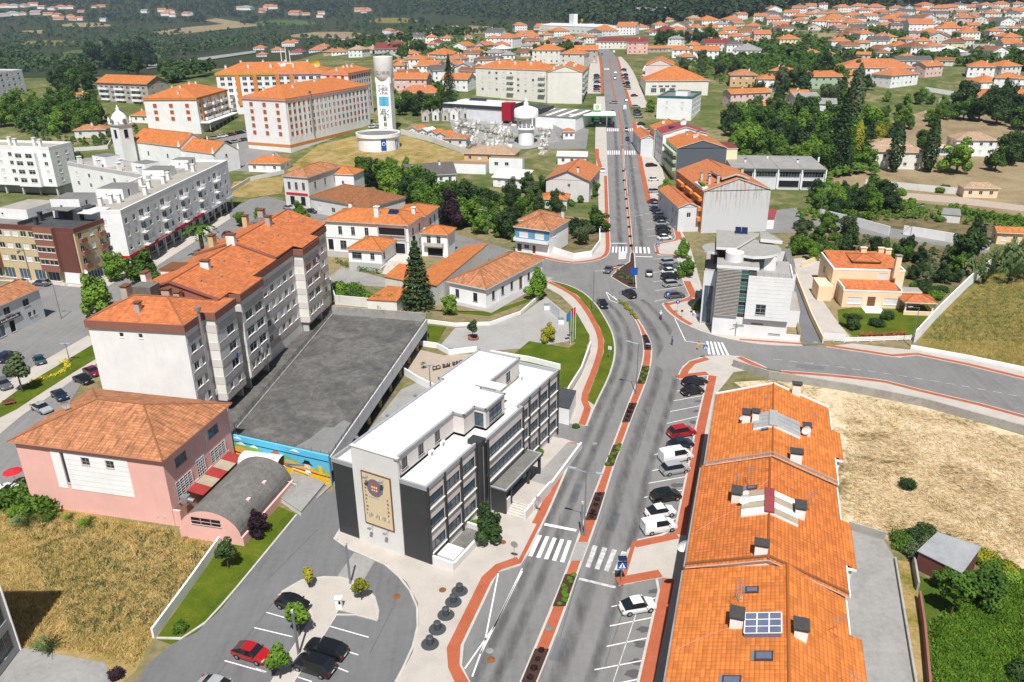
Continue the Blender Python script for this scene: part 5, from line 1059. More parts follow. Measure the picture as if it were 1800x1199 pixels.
def office():
    o=P(1261.7,471.7,14);rot=radians(-14.5);b=Bld.world('office_building','white angular office with slatted front and curved roof terrace',(o.x,o.y),rot,14.1,24,14,'office',None,0,'frame_grey')
    b.vol((0,1.2,14.1,24),0,11.2,'white_cladding',{'l':[(15,1.0,5,4.2,'b'),(9,3.0,3.5,6.5,'b')],'r':grid(3,(2,5.2),1.6,1.2,3,20,'w')},'wall','lrb');b.vol((-.02,.5,14.1,2),0,4.2,'white_cladding',{'f':[(4.0,2.3,2.0,.25,'g'),(7.4,2.9,2.2,.25,'g'),(10.8,1.0,2.2,.25,'g')]},'plinth','frl',.14,'white_cladding')
    b.vol((5.9,-.3,14.1,12),4.2,12.9,'white_cladding',{'f':[(1.9,5.2,1.9,2.2,'w')]},'block_wall','frl');b.part('block_top',MB().face([(5.9,-.3,12.6),(14.1,-.3,12.6),(14.1,12,12.6),(5.9,12,12.6)]),'plaza')
    b.part('parapet',MB().box(5.9,-.32,12.6,14.1,-.1,13.0).box(13.9,-.1,12.6,14.12,9,13.0),'white_cladding')
    for k in range(10):b.boxp('cladding_joint',5.95,-.325,4.9+k*.8,14.05,-.302,4.93+k*.8,'cool_wall')
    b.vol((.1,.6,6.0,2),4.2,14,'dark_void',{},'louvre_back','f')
    for k in range(33):b.boxp('louvre_slat',.05,.12,4.35+k*.295,4.5,.52,4.43+k*.295,'stone')
    b.vol((-.05,.6,.1,11),0,14,'cool_wall',{},'side_fin','flrb')
    for k in range(12):b.boxp('glass_strip',4.55,.42,4.3+k*.8,5.85,.5,4.98+k*.8,'teal_glass' if k%3 else 'glass');b.boxp('glass_transom',4.5,.36,5.0+k*.8,5.9,.55,5.08+k*.8,'frame_grey')
    # roofs: front slab, drum, curved roof, raised roof with panels
    def slabp(pts,z0,z1,nm='roof'):b.part(nm,MB().prism(pts,z0,z1,0,1,True),['white_cladding','grey_gravel_roof'])
    slabp([(-.2,.3),(7.7,.3),(7.7,5.2),(-.2,5.2)],14.0,14.6);
    arc=[(5.4+6.6*cos(t),9.0+6.2*sin(t)) for t in [radians(-80+17*i) for i in range(10)]]
    slabp([(3.2,4.2)]+arc+[(5.5,15.3)],15.4,15.95);slabp([(-.6,5.3),(3.0,5.3),(8.0,17.5),(-.8,18.5)],16.2,16.7)
    slabp([(8.0,12.2),(12.2,11.5),(9.5,17.5),(8.0,17.5)],16.3,17.0)
    a2=[(-.2+3.2*cos(t),9.4+3.4*sin(t)) for t in [radians(95+17*i) for i in range(11)]];slabp([(-.3,12.5)]+a2+[(-.3,6.2)],14.9,15.4)
    b.part('drum',MB().lathe([(1.75,14.6),(1.75,16.3),(1.45,16.3),(1.45,16.05),(.05,16.05)],28,0,(3.0,4.0)),'white_cladding')
    b.vol((4.6,5.2,11.0,14),12.6,15.4,'white_cladding',{'f':[(1.6,12.9,2.6,2.2,'r')],'r':[(1,12.9,5,2.2,'g')]},'penthouse_wall','frbl');b.vol((-.8,12,4.6,18),11.2,16.2,'maroon',{},'core_wall','flb');b.vol((-2.5,5.5,-.1,20),0,11.6,'cool_wall',{'f':[(.3,.5,1.8,8.0,'b')]},'wing_wall','flb',.2);b.part('wing_roof',MB().face([(-2.4,5.6,11.2),(-.1,5.6,11.2),(-.1,20,11.2),(-2.4,20,11.2)]),'flat_roof')
    rl=MB()
    for k in range(5):rl.box(6.0,-.25,13.05+k*.18,14.0,-.22,13.08+k*.18)
    for k in range(7):rl.box(6.0+k*1.3,-.26,12.95,6.05+k*1.3,-.21,13.9)
    b.part('terrace_railing',rl,'steel');b.roofs.append((-1,5,9,19,lambda x,y:16.75));b.solar(3.0,15.4,2,0,.5,1.2,2.1)
    b.vol((14.1,8,17.0,20),0,3.6,'white_cladding',{},'garage_wall','frb',.14,'flat_roof');b.vol((14.1,.6,16.8,8),0,1.4,'white_cladding',{},'yard_wall','fr',.14)
    b.vol((8,24.02,17,44),0,6.2,'cool_wall',{},'rear_wall','frbl',.14,'grey_roof')
    t=thing('street_cross','thin grey metal cross against the white office plinth','cross',b.at(4.6,.2));MB().tube((0,0,0),(0,0,3.2),.05,.05,6).tube((-1.1,0,2.4),(.4,0,2.4),.05,.05,6).build('cross_bars','lamp_grey',t)
office()

def mansion():
    b=Bld('mansion','white villa with orange hipped roofs, balconies and front stairs',(565.8,387.5),(718.8,396.3),(741,375),9.8,None,.5,'villa',None,0,'frame_grey');w,d=b.w,b.d
    up=[(3.6,6.2,1.1,2.2,'t'),(7.2,6.2,1.1,2.2,'t'),(11.0,6.2,1.1,2.2,'t')]
    b.vol(b.full,0,9.7,'bright_wall',{'f':up+[(3.8,2.2,1.8,2.4,'t'),(.4,1.9,1.5,2.9,'g'),(14.9,5.9,7.2,2.8,'g'),(14.9,2.0,7.0,2.8,'g')],'r':grid(2,(2.2,6.2),1.1,2.0,1,d-1,'t')},'wall','frbl',.5)
    b.boxp('balcony_door',17,.6,5.9,18.2,.66,8.4,'frame_white');b.boxp('balcony_door',19.6,.6,5.9,20.8,.66,8.4,'frame_white');b.boxp('porch_door',17.0,.6,2.0,18.2,.66,4.6,'frame_white');b.boxp('porch_door',19.6,.6,2.0,20.8,.66,4.6,'frame_white')
    bal=MB()
    for k in range(24):bal.tube((15+k*.3,-.12,5.95),(15+k*.3,-.12,6.7),.07,.07,6)
    bal.box(14.9,-.24,6.7,22.1,.0,6.85);bal.box(14.9,-.24,5.8,22.1,.0,5.95);b.part('balustrade',bal,'stone');b.boxp('string_course',-.08,-.08,5.2,w+.08,-.005,5.4,'stone');b.boxp('plinth',-.1,-.1,0,w+.1,-.005,1.6,'grey_wall')
    for x in (14.6,22.1):b.boxp('corner_column',x,-.2,1.6,x+.35,.1,9.6,'stone')
    b.roof(b.full,9.8,'hip','tile_light',.38,.5,'x','stone',.2,'tile_light')
    b.vol((w-8,d-.2,w+1,d+9),0,9.6,'bright_wall',{'r':grid(2,(2.2,6.2),1.1,2,1,8,'t')});b.roof((w-8,d-1.5,w+1,d+9),9.7,'hip','tile_light',.36,.45,None,'stone',.2,'tile_light')
    # garden wing and east wing
    x0,y0=b.local(608,437,5.6);b.vol((x0+.4,y0+.4,x0+9.2,.0),0,5.4,'bright_wall',{'f':[(.9,3.0,2.6,1.7,'t'),(5.8,3.0,1.1,1.7,'t')],'r':[(1.2,3.0,1.0,1.7,'t')]});b.boxp('plinth',x0+.3,y0+.3,0,x0+9.3,y0+.39,2.2,'grey_wall');b.roof((x0+.4,y0+.4,x0+9.2,.3),5.5,'hip','tile_light',.4,.5,'x','stone',.15,'tile_light')
    x1,y1=b.local(739,410,6.3);b.vol((x1,y1+.4,x1+7.2,y1+6.5),0,6.2,'bright_wall',{'f':[(1.5,3.4,1.1,2.2,'t'),(4.2,3.4,1.1,2.2,'t'),(1.6,.2,4.2,2.2,'g')]});b.roof((x1,y1+.4,x1+7.2,y1+6.5),6.3,'hip','tile_light',.42,.5,'x','stone',.15,'tile_light');b.balcony('f',(x1,y1+.4,0,0),.9,5.2,3.2,1.0,'stone','stone',True,.8)
    st=MB()
    for k in range(11):st.box(x0+9.6,y0-1.2+k*.42,0,x0+15.4,y0+3.5,.19*(k+1))
    b.part('stairs',st,'stone');b.part('stair_wall',MB().box(x0+9.3,y0-1.2,0,x0+9.6,y0+3.4,1.6).box(x0+15.4,y0-1.2,0,x0+15.7,y0+3.4,1.6),'stone');b.boxp('landing',x0+9.4,y0+3.4,0,x0+15.6,-.1,1.95,'stone')
    b.chimney(13.7,2.6,1.2,1.2,2.2,'white_wall','white_paint');b.chimney(4.6,6.6,.9,.9,1.2,'white_wall','tile_light');b.chimney(21.5,8.6,.9,.9,1.4,'white_wall','white_paint');b.solar(16.2,3.4,2,0,.45,1.3,2.0)
mansion()
def school():
    b=Bld('low_hall','single storey white hall with weathered orange hipped roof',(784,494),(855,508.5),(940,452),4.7,None,.5,'hall',None,0,'frame_dark');w,d=b.w,b.d
    b.vol(b.full,0,4.6,'bright_wall',{'f':[(1.6,1.1,1.0,2.0,'t'),(6.4,1.1,1.1,2.0,'t')],'r':[(2.4,1.1,1.1,2.0,'t'),(6.2,1.1,1.1,2.0,'t'),(10.0,1.1,1.1,2.0,'t'),(13.8,.2,1.3,3.0,'d'),(17.5,1.1,1.1,2.0,'t'),(21,1.1,1.1,2.0,'t')]});b.roof(b.full,4.7,'hip','tile_clay',.45,.5,'y','cool_wall',.25,'tile_clay')
    b.boxp('plinth_path',-.8,-1.8,-.1,w+2.6,d+1,.12,'plaza');
    for y in (4.8,15.6):b.part('downpipe',MB().tube((w+.06,y,.1),(w+.06,y,4.5),.06,.06,6),'white_paint')
school()
def sheds_by_mansion():
    q=[P(722,492,3.0),P(768,502,4.8),P(858,428,4.8),P(818,432,3.0)];shed4('garden_shed','long lean-to with orange tiles against a concrete wall',[Vector((p.x,p.y,0)) for p in q],[3.0,4.8,4.8,3.0],'old_wall','tile_light','shed')
    q=[P(676,486,2.6),P(716,494,2.6),P(742,472,3.2),P(702,466,3.2)];shed4('garden_shed','small open shed with orange tiles below the villa stairs',[Vector((p.x,p.y,0)) for p in q],[2.6,2.6,3.6,3.6],'old_wall','tile_light','shed')
    q=[P(645,526,2.2),P(697,530,2.8),P(716,506,2.8),P(682,502,2.2)];shed4('garden_shed','white walled shed beside the monkey puzzle tree',[Vector((p.x,p.y,0)) for p in q],[2.2,2.9,2.9,2.2],'white_wall','tile_light','shed')
sheds_by_mansion()
def grey_apartments():
    b=Bld('apartment_house','apartment house with streaked grey sheet gable wall and orange front',(1237,336),(1357,333),None,12.2,30,.2,'apartment house');w,d=b.w,b.d
    b.vol(b.full,0,12.0,'streaked_sheet',{},'gable_sheet','f');b.vol(b.full,0,12.0,'white_wall',{'r':grid(6,(1.5,4.5,7.5),1.4,1.3,1,d-1,'ws')},'wall','rb');b.vol(b.full,0,12.0,'orange_band',{'l':grid(7,(3.9,6.9,9.6),1.7,1.5,.8,d-.8,'wb')},'street_front','l')
    for z in (3.2,6.2,9.1):b.part('balcony',MB().box(-1.1,1,z,-.02,7.5,z+1.05).box(-1.1,10,z,-.02,16.5,z+1.05).box(-1.1,19.5,z,-.02,26,z+1.05),'orange_band')
    b.roof(b.full,12.2,'gable','tile_salmon',.34,.25,'y','white_paint',.12,'tile_salmon','streaked_sheet',3.4);b.roof((w*.28,1.5,w*.68,12),15.4,'gable','tile_salmon',.3,.2,'y','stone',.5,None,None,1.2)
    for x,y in ((2.5,4),(3.3,7),(4.4,2.2),(2.0,10),(13.5,9)):b.chimney(x,y,.7,.7,2.2,'stone','stone_dark')
    b.part('roof_terrace',MB().box(-.2,1,12.0,1.4,9,12.9),'white_wall');b.part('terrace_plants',MB().box(-.1,2,12.9,.9,4.5,13.6).box(.1,5.5,12.9,.8,7,13.4),'leaf_green')
    # lower tiled neighbour on the avenue
    c=Bld.world('street_house','low street house with clay tile roof squeezed before the grey gable',b.at(-6.3,2)[:2],b.rot,6.1,24,7.2,'house');c.vol(c.full,0,7.1,'cool_wall',{'l':grid(6,(1,4.2),1.2,1.6,1,23,'wsd'[:2]),'f':grid(1,(4.2,),1.2,1.4,1,5,'w')});c.roof(c.full,7.2,'gable','tile_salmon',.4,.3,'y','white_paint',.12,'tile_salmon','cool_wall')
    q=[P(1255,455,3),P(1285,462,3),P(1282,430,4),P(1262,420,4)];shed4('tiled_shed','orange tiled shed tucked between office and grey gable',[Vector((p.x,p.y,0)) for p in q],[3.6,3.6,4.6,4.6],'cool_wall','tile_light')
    q=[P(1334,396,2.8),P(1360,396,2.8),P(1364,382,2.8),P(1340,380,2.8)];shed4('garage','small white garage with red sheet roof behind the grey gable',[Vector((p.x+2,p.y+6,0)) for p in q],[3.2,3.2,3.6,3.6],'white_wall','red_sheet','garage')
grey_apartments()
def dark_gable_row():
    b=Bld('apartment_house','apartment house with dark slate sheet gable and stepped balconies',(1190,263),(1279,262),None,11.4,22,.2,'apartment house');w,d=b.w,b.d
    b.vol(b.full,0,11.2,'slate_sheet',{},'gable_sheet','f');b.vol(b.full,0,11.2,'butter_wall',{'l':grid(5,(3.6,6.4,9),1.6,1.4,1,d-1,'w'),'r':grid(5,(3.6,6.4),1.4,1.3,1,d-1,'ws')},'wall','lrb');b.roof(b.full,11.4,'gable','tile_light',.3,.2,'y','white_paint',.12,'tile_light','slate_sheet',2.8)
    for z in (3.2,6.0,8.7):b.part('balcony',MB().box(-1.3,.5,z,-.02,d-.5,z+1.0),'green_wall')
    b.chimney(8,8,1.8,.6,.5,'white_wall','white_paint');b.chimney(10,14,.8,.8,1.2,'stone');b.chimney(6.5,16,.7,.7,1,'stone');b.roof((w-.5,4,w+5,14),10.5,'shed','tile_maroon',.2,.2);b.vol((w,4,w+5,14),0,10.4,'butter_wall',{},'wall','frb')
    c=Bld.world('apartment_house','white house with red sheet roof, solar panels and big dish',b.at(-1,23)[:2],b.rot,17,14,12,'apartment house');c.vol(c.full,0,11.9,'bright_wall',{'l':grid(3,(3.6,6.4,9),1.6,1.4,1,13,'w')});c.roof(c.full,12,'gable','red_sheet',.3,.3,'y','white_paint',.15,None,'bright_wall',2.6);c.solar(3,4,4,0,.4,1.2,2.2);c.dish(8.5,6,None,1.4,.4)
    e=Bld.world('street_house','narrow orange roofed house between red sheet roof and grey flats',b.at(-1.5,38)[:2],b.rot,15,12,10.5,'house');e.vol(e.full,0,10.4,'cream_wall',{'l':grid(3,(1,4,7),1.3,1.4,1,11,'ws')});e.roof(e.full,10.5,'gable','tile_light',.35,.3,'y','white_paint',.15,'tile_light','cream_wall');e.dish(4,5,None,.7,.4)
    f=Bld.world('street_house','low orange roofed house front along the shadowed pavement',b.at(-6.5,40)[:2],b.rot,6,22,6.5,'house');f.vol(f.full,0,6.4,'cool_wall',{'l':grid(5,(1,4),1.3,1.3,1,21,'ws')});f.roof(f.full,6.5,'gable','tile_salmon',.4,.3,'y','white_paint',.15,'tile_salmon','cool_wall')
    g=Bld('workshop','long grey flat-roofed workshop with dark glazed upper floor',(1285,297),(1453,300),None,6.8,24,.1,'workshop',None,0,'frame_grey');n=4
    g.vol(g.full,0,6.7,'cool_wall',{'f':[(g.w*i/n+.6,3.9,g.w/n-1.2,1.9,'w') for i in range(n)]+[(g.w*i/n+.6,.4,g.w/n-1.2,2.3,'g') for i in range(2,n)]},'wall','frbl',.5)
    for i in range(n):m=MB();x0,x1=g.w*i/n+.05,g.w*(i+1)/n-.05;m.box(x0,-.8,6.7,x1,g.d,7.0);g.part('roof_slab',m,'concrete')
    for i in range(n+1):g.boxp('pier',g.w*i/n-.2,-.7,0,g.w*i/n+.2,-.02,6.7,'bright_wall')
    g.roofs.append((0,0,g.w,g.d,lambda x,y:7.0))
    for i in range(4):g.chimney(6+i*9,10+(i%2)*8,.6,.6,1.0,'white_wall','chimney_cap')
dark_gable_row()
def arcade_block():
    h=15.3;o=P(212,374,h);rot=radians(-4);u=Vector((cos(rot),sin(rot),0));a=o-u*15
    b=Bld.world('apartment_block','white four storey block with shop arcade and red fascia',a[:2],rot,15,66,h,'apartment block',None,0,'frame_white');w,d=b.w,b.d;zs=(5.0,8.3,11.6)
    ops=[]
    for z in zs:
        for i in range(17):
            u0=1.2+i*3.8
            ops.append((u0,z+.6,1.2,1.4,random.choice('wwsh')) if i%3 != 2 else (u0-.6,z+.05,2.4,2.3,random.choice('wb')))
    b.vol(b.full,4.0,h,'cool_wall' if 0 else 'bright_wall',{'f':[(4,5.8,1.2,1.2,'w'),(4.3,9,1.2,1.3,'w'),(10,5.8,1.2,1.2,'w'),(10,9,1.2,1.3,'w'),(9.6,12,1.4,1.4,'s')],'r':ops,'l':grid(14,[z+.6 for z in zs],1.3,1.4,1,d-1,'ws')},'wall')
    for z in zs:
        for i in range(2,17,3):b.balcony('r',b.full,1.2+i*3.8-1.0,3.4,z,1.2,'bright_wall','frame_white')
    b.vol((.1,.3,w-3.2,d),0,4.0,'bright_wall',{'r':grid(14,(.3,),3.6,3.0,.5,d-.5,'b')},'shop_wall','frb')
    for i in range(15):b.boxp('arcade_column',w-.5,.2+i*4.65,0,w-.1,.6+i*4.65,4.0,'stone')
    b.part('arcade_soffit',MB().face([(w-3.2,.1,4.01),(w-3.2,d,4.01),(w,d,4.01),(w,.1,4.01)]),'bright_wall')
    b.boxp('red_fascia',w+.01,-.1,3.7,w+.14,44,4.5,'awning_red');b.boxp('white_fascia',w+.01,44,3.7,w+.14,d,4.5,'white_paint');b.boxp('red_fascia',9,-.16,3.7,w+.1,-.02,4.4,'awning_red')
    for k in range(9):b.boxp('fascia_lettering',w+.142,15+k*.9,3.92,w+.15,15.55+k*.9,4.32,'white_paint')
    b.flat(b.full,h+.05,'flat_roof',.55,.35,'white_wall')
    for (x0,y0,x1,y1,hh) in ((1.5,14,8.5,22,2.7),(1,39,7.5,46,2.6),(-3.2,1.5,4.2,9,2.9),(1.5,56,7,61,2.4)):
        b.vol((x0,y0,x1,y1),h-.2 if x0>0 else 0,h+hh,'white_wall',{'f':[(2.2,h+.9,.7,.5,'w')],'r':[(2.5,h+.2,1.0,1.9,'d')]},'roof_house','frbl',.14,'grey_roof')
    for x,y in ((6.5,6.5),(7.6,9.5),(9.5,10.0),(11.8,19),(8.8,27),(10,33),(5,30),(9.0,38),(11,50),(7.8,53)):b.chimney(x,y,.9,.9,2.0,'white_wall','white_paint')
    # second white block behind it and the one at the street corner
    h2=15.0;c=Bld('apartment_block','white block with long roof terrace and parapet behind the church lawn',(118,292),(262,318),(398,284),h2,12,.1,'apartment block');c.root.location.z+=.5
    c.vol(c.full,0,h2,'bright_wall',{'f':grid(6,(9,12),1.3,1.3,1,c.w-1,'ws')});c.flat(c.full,h2+.03,'flat_roof',.9,.4,'grey_wall')
    for i in range(7):c.chimney(3+i*c.w/8,2.5+4*(i%2),.9,1.1,2.2,'white_wall','white_paint')
    c.vol((8,4,15,9),h2-.3,h2+3,'bright_wall',{'f':[(2,h2+.3,1,2,'d')]},'roof_house','frbl',.14,'grey_roof');c.vol((c.w-14,4,c.w-7,9),h2-.3,h2+2.8,'bright_wall',{'f':[(2,h2+1,1,.8,'w')]},'roof_house','frbl',.14,'grey_roof')
    f=Bld('apartment_block','white block with glazed corner balconies above an open ground floor',(-75,258),(86,264),(113,252),16.0,None,.1,'apartment block');f.vol(f.full,3.2,16,'bright_wall',{'f':grid(5,(4.5,7.4,10.3,13.2),1.5,1.4,1,f.w*.62,'ws')+grid(1,(4.5,7.4,10.3,13.2),1.4,1.3,f.w-4,f.w-.6,'sw'),'r':grid(2,(4.5,7.4,10.3,13.2),1.3,1.3,1,f.d-1,'s')});f.vol((f.w*.62,-1.4,f.w*.86,0),3.2,14.8,'bright_wall',{'f':grid(2,(4.6,7.5,10.4,13),2.6,1.5,.3,f.w*.24-.3,'t')},'bay_wall','frl',.14,'white_wall')
    for i in range(6):f.boxp('pilotis',1+i*(f.w-2)/5-.3,.5,0,1+i*(f.w-2)/5+.3,1.1,3.2,'stone')
    f.boxp('open_ground_floor',0.4,3,0,f.w-.4,f.d,3.18,'grey_wall');f.flat(f.full,16.03,'flat_roof',.7,.35,'white_wall')
    for i in range(5):f.chimney(f.w*.3+i*5,3+3*(i%2),1.0,.9,2.4,'white_wall','white_paint')
arcade_block()
def brown_block():
    h=13.9;b=Bld('apartment_block','brown and yellow four storey block with black roof terrace',(-45,390),(128,402),(175,375),h,None,.05,'apartment block',None,0,'frame_white');w,d=b.w,b.d;zs=(4.2,7.3,10.4)
    b.vol(b.full,0,h-1.1,'yellow_wall',{'f':grid(7,[z+.6 for z in zs],1.7,1.4,.6,w*.60,'wsw')+[(x,.3,3.2,2.6,'b') for x in (1,5,9.5,14,18)],'r':[(u,z+.5,1.2,1.6,k) for z in zs for u,k in ((1.0,'w'),(4.6,'s'),(7.4,'w'),(10.4,'w'))]+[(.6,.3,d-1.4,2.5,'b')]},'wall')
    b.part('brown_band',MB().box(-.1,-.12,h-1.1,w+.12,.2,h).box(w-.2,.2,h-1.1,w+.12,d,h).box(-.1,.2,h-1.1,.2,d,h).box(.2,d-.3,h-1.1,w-.2,d,h),'maroon')
    x0,x1=w*.63,w*.82;b.vol((x0,-1.3,x1,0),3.1,h,'brick_band',{'f':[(x,z+.7,(x1-x0)/2-.25,1.2,k) for z in zs for x,k in ((.15,'w'),((x1-x0)/2+.1,'w'))]},'bay_wall','frl',.14,'maroon')
    for z in zs:b.boxp('yellow_strip',x0+.03,-1.36,z+1.92,x1-.03,-1.303,z+2.25,'yellow_wall')
    b.boxp('brown_panel',x1+.02,-.3,3.1,w-.4,-.01,h-1.1,'maroon');b.boxp('white_shopfront',x1-.3,-.2,.2,w-.6,-.02,3.0,'white_paint')
    x2=1.2;b.vol((x2,-1.2,x2+4,0),3.1,h,'brick_band',{'f':grid(1,[z+.7 for z in zs],2.2,1.2,.3,3.7,'w')},'bay_wall','frl',.14,'maroon')
    for z in zs:
        for u in (.8,7.0):b.balcony('r',b.full,u,2.0,z-.1,.9,'brick_band','brick_band',True,.9)
    b.part('roof_terrace',MB().face([(w*.45,.3,h-.35),(w-.2,.3,h-.35),(w-.2,d-.2,h-.35),(w*.45,d-.2,h-.35)]),'dark_roof');b.boxp('terrace_wall',w*.45,-.1,h-.5,w*.45+.25,d,h+.7,'dark_roof');b.boxp('terrace_house',w*.62,d*.55,h-.5,w*.84,d-.3,h+2.2,'dark_roof');b.boxp('terrace_awning',w*.55,d*.45,h+2.2,w*.78,d-.2,h+2.4,'grey_roof');b.boxp('terrace_canopy',w*.84,d*.5,h+1.6,w-.3,d-.3,h+1.75,'white_roof')
    b.part('roof',MB().face([(0,0,h+.02),(w*.45,0,h+.02),(w*.45,d,h+.02),(0,d,h+.02)]),'grey_roof');b.vol((w*.12,d*.3,w*.42,d),h,h+2.6,'white_wall',{'f':[(.6,h+.9,.7,.6,'w')]},'roof_house','frbl',.14,'flat_roof');b.roofs.append((0,0,w,d,lambda x,y:h));b.chimney(w*.5,d*.4,.8,.8,1.6,'dark_roof');b.chimney(w*.57,d*.15,.8,.8,1.3,'dark_roof');b.dish(w+.4,.6,2.4,.6,0)
    g=Bld('town_house','grey town house with dark signboard and orange tile roof',(-40,555),(70,507),None,6.6,9,.2,'house',None,0,'frame_grey');
    g.vol(g.full,0,6.5,'cool_wall',{'f':[(6,4.2,1.6,1.5,'w'),(11,4.2,1.6,1.5,'w'),(3,.3,2.2,2.4,'b'),(6.5,.2,1.4,2.5,'g'),(11.6,1.6,.9,1.1,'w'),(13,1.6,.7,1.1,'w')]});g.roof(g.full,6.6,'gable','tile_clay',.4,.25,'x','cool_wall',.15,'tile_clay','cool_wall');sg=g.boxp('signboard',4.2,-.16,2.9,9.6,-.02,3.7,'charcoal')
    for k in range(11):MB().box(4.6+k*.42,-.18,3.12,4.85+k*.42+.1*(k%2),-.165,3.35+.16*(k%3==0)).build('sign_lettering','white_paint',sg)
brown_block()
def blue_house():
    b=Bld('blue_tiled_house','two storey house with blue tiled upper floor and clay roof',(903,398),(967,406),(985,384),6.9,None,.3,'house',None,0,'frame_white');w,d=b.w,b.d
    b.vol(b.full,0,3.5,'white_wall',{'f':[(.5,.1,1.4,2.3,'d'),(2.6,1.2,1.5,1.1,'w'),(5.0,.1,1.0,2.3,'d'),(6.6,.1,3.4,2.5,'d')]});b.vol(b.full,3.5,6.8,'blue_tile',{'f':[(1.2,4.2,2.6,1.7,'s'),(5.8,4.2,2.6,1.7,'s')]},'wall','f');b.vol(b.full,3.5,6.8,'bright_wall',{'r':[(3,4.3,1.1,1.3,'s')]},'wall','rbl');b.balcony('f',b.full,0,w,3.5,1.2,'white_wall','white_wall',True,.7);b.roof((0,0,w,d),6.9,'hip','tile_clay',.42,.5,'y','white_paint',.15,'tile_clay');b.roof((-2,d*.55,w*.55,d+4),6.9,'hip','tile_clay',.4,.4,'x','white_paint',.15,'tile_clay');b.vol((-1.8,d*.6,w*.5,d+3.8),0,6.8,'white_wall');b.chimney(w-1.2,d-1,.7,.7,1.8,'old_wall')
    c=Bld('gabled_house','large gabled house with bare grey end wall and clay roof',(958,316),(1037,320),(1018,292),6.8,None,.3,'house');c.vol(c.full,0,6.7,'taupe_wall' if 0 else 'old_wall',{'f':[(c.w*.5,4.4,1,1.1,'w'),(c.w*.5,8,.9,.9,'w')],'r':grid(2,(1,4.2),1.1,1.3,1,c.d-1,'w')});c.roof(c.full,6.8,'gable','tile_salmon',.42,.5,'y','brown_wall',.2,'tile_salmon','old_wall');c.chimney(c.w*.7,3,.7,.7,1.5,'old_wall')
    e=Bld('small_house','low outbuilding with orange hip roof under the gabled house',(946,350),(998,352),None,3.0,8,.3,'house');e.vol(e.full,0,2.9,'old_wall');e.roof(e.full,3.0,'hip','tile_light',.4,.3,'x','white_paint',.12,'tile_light')
blue_house()
def peach_villa():
    b=Bld('peach_villa','peach villa with terracotta roofs behind parapets',(1464,476),(1592,480),(1584,451),6.4,None,.1,'villa',None,0,'frame_white');w,d=b.w,b.d
    b.vol(b.full,0,6.6,'peach_wall',{'f':[(w-5.5,4.0,2.0,2.2,'s')],'l':[(4,3.6,1.6,1.5,'w')]});b.part('parapet',MB().box(-.05,-.05,6.6,w+.05,.3,6.95).box(-.05,.3,6.6,.3,d,6.95).box(w-.3,.3,6.6,w+.05,d,6.95).box(.3,d-.3,6.6,w-.3,d,7.2),'white_paint')
    for (pts) in ([(.3,.3,6.6),(w-.3,.3,6.6),(w-.3,d-.3,7.6),(.3,d-.3,7.6)],):b.part('roof',MB().face(pts,0,[(p[0],p[1]) for p in pts]),'tile_red')
    b.roof((w*.34,d*.35,w*.72,d*.8),7.5,'hip','tile_red',.3,.3,'x','wood',.3,'tile_red');b.solar(w*.78,d*.55,2,0,.4,1.3,1.8);b.roofs.append((0,0,w,d,lambda x,y:7.2))
    for x,y in ((w*.6,d-1),(w*.86,d-.8),(w*.95,d-1.6)):b.chimney(x,y,1.2,.8,1.2,'peach_wall','peach_wall')
    b.vol((1.3,-5.6,13.2,0),0,3.7,'peach_wall',{'f':[(1.0,.9,3.0,1.4,'s'),(5.1,.2,1.8,2.4,'d'),(8.5,.9,2.9,1.4,'s')]});p=[(1.5,-5.4,3.5),(13.0,-5.4,3.5),(13.0,0,4.6),(1.5,0,4.6)];b.part('front_roof',MB().face(p,0,[(q[0],q[1]) for q in p]),'tile_red');b.part('front_parapet',MB().box(1.25,-5.65,3.7,13.25,-5.4,3.95).box(1.25,-5.4,3.7,1.5,0,4.4).box(13.0,-5.4,3.7,13.25,0,4.4),'white_paint')
    b.chimney(12.8,-1.0,1.1,1.1,4.0,'peach_wall','stone_dark');b.vol((-3,-2,0,4),0,3.4,'peach_wall',{},'stair_wall','flb',.1,'peach_wall');b.vol((13.3,-3.2,18.2,-.1),0,3.2,'peach_wall',{},'terrace_wall','fr',.1,'plaza')
    b.roof((13.0,-9.0,19.2,-4.4),2.9,'hip','tile_red',.4,.3,'x','white_paint',.15,'tile_red',None,None,'porch_roof')
    for x in (13.4,18.8):b.part('porch_column',MB().tube((x,-8.6,0),(x,-8.6,2.8),.16,.16,10),'white_paint')
    b.part('porch_parapet',MB().box(13.0,-9.2,0,19.4,-8.9,.9).box(19.1,-8.9,0,19.4,-4.5,.9),'peach_wall');b.part('entrance_steps',MB().box(5.4,-9.0,0,9.4,-5.7,.25).box(5.8,-8.0,.25,9.0,-5.7,.5),'marble')
peach_villa()
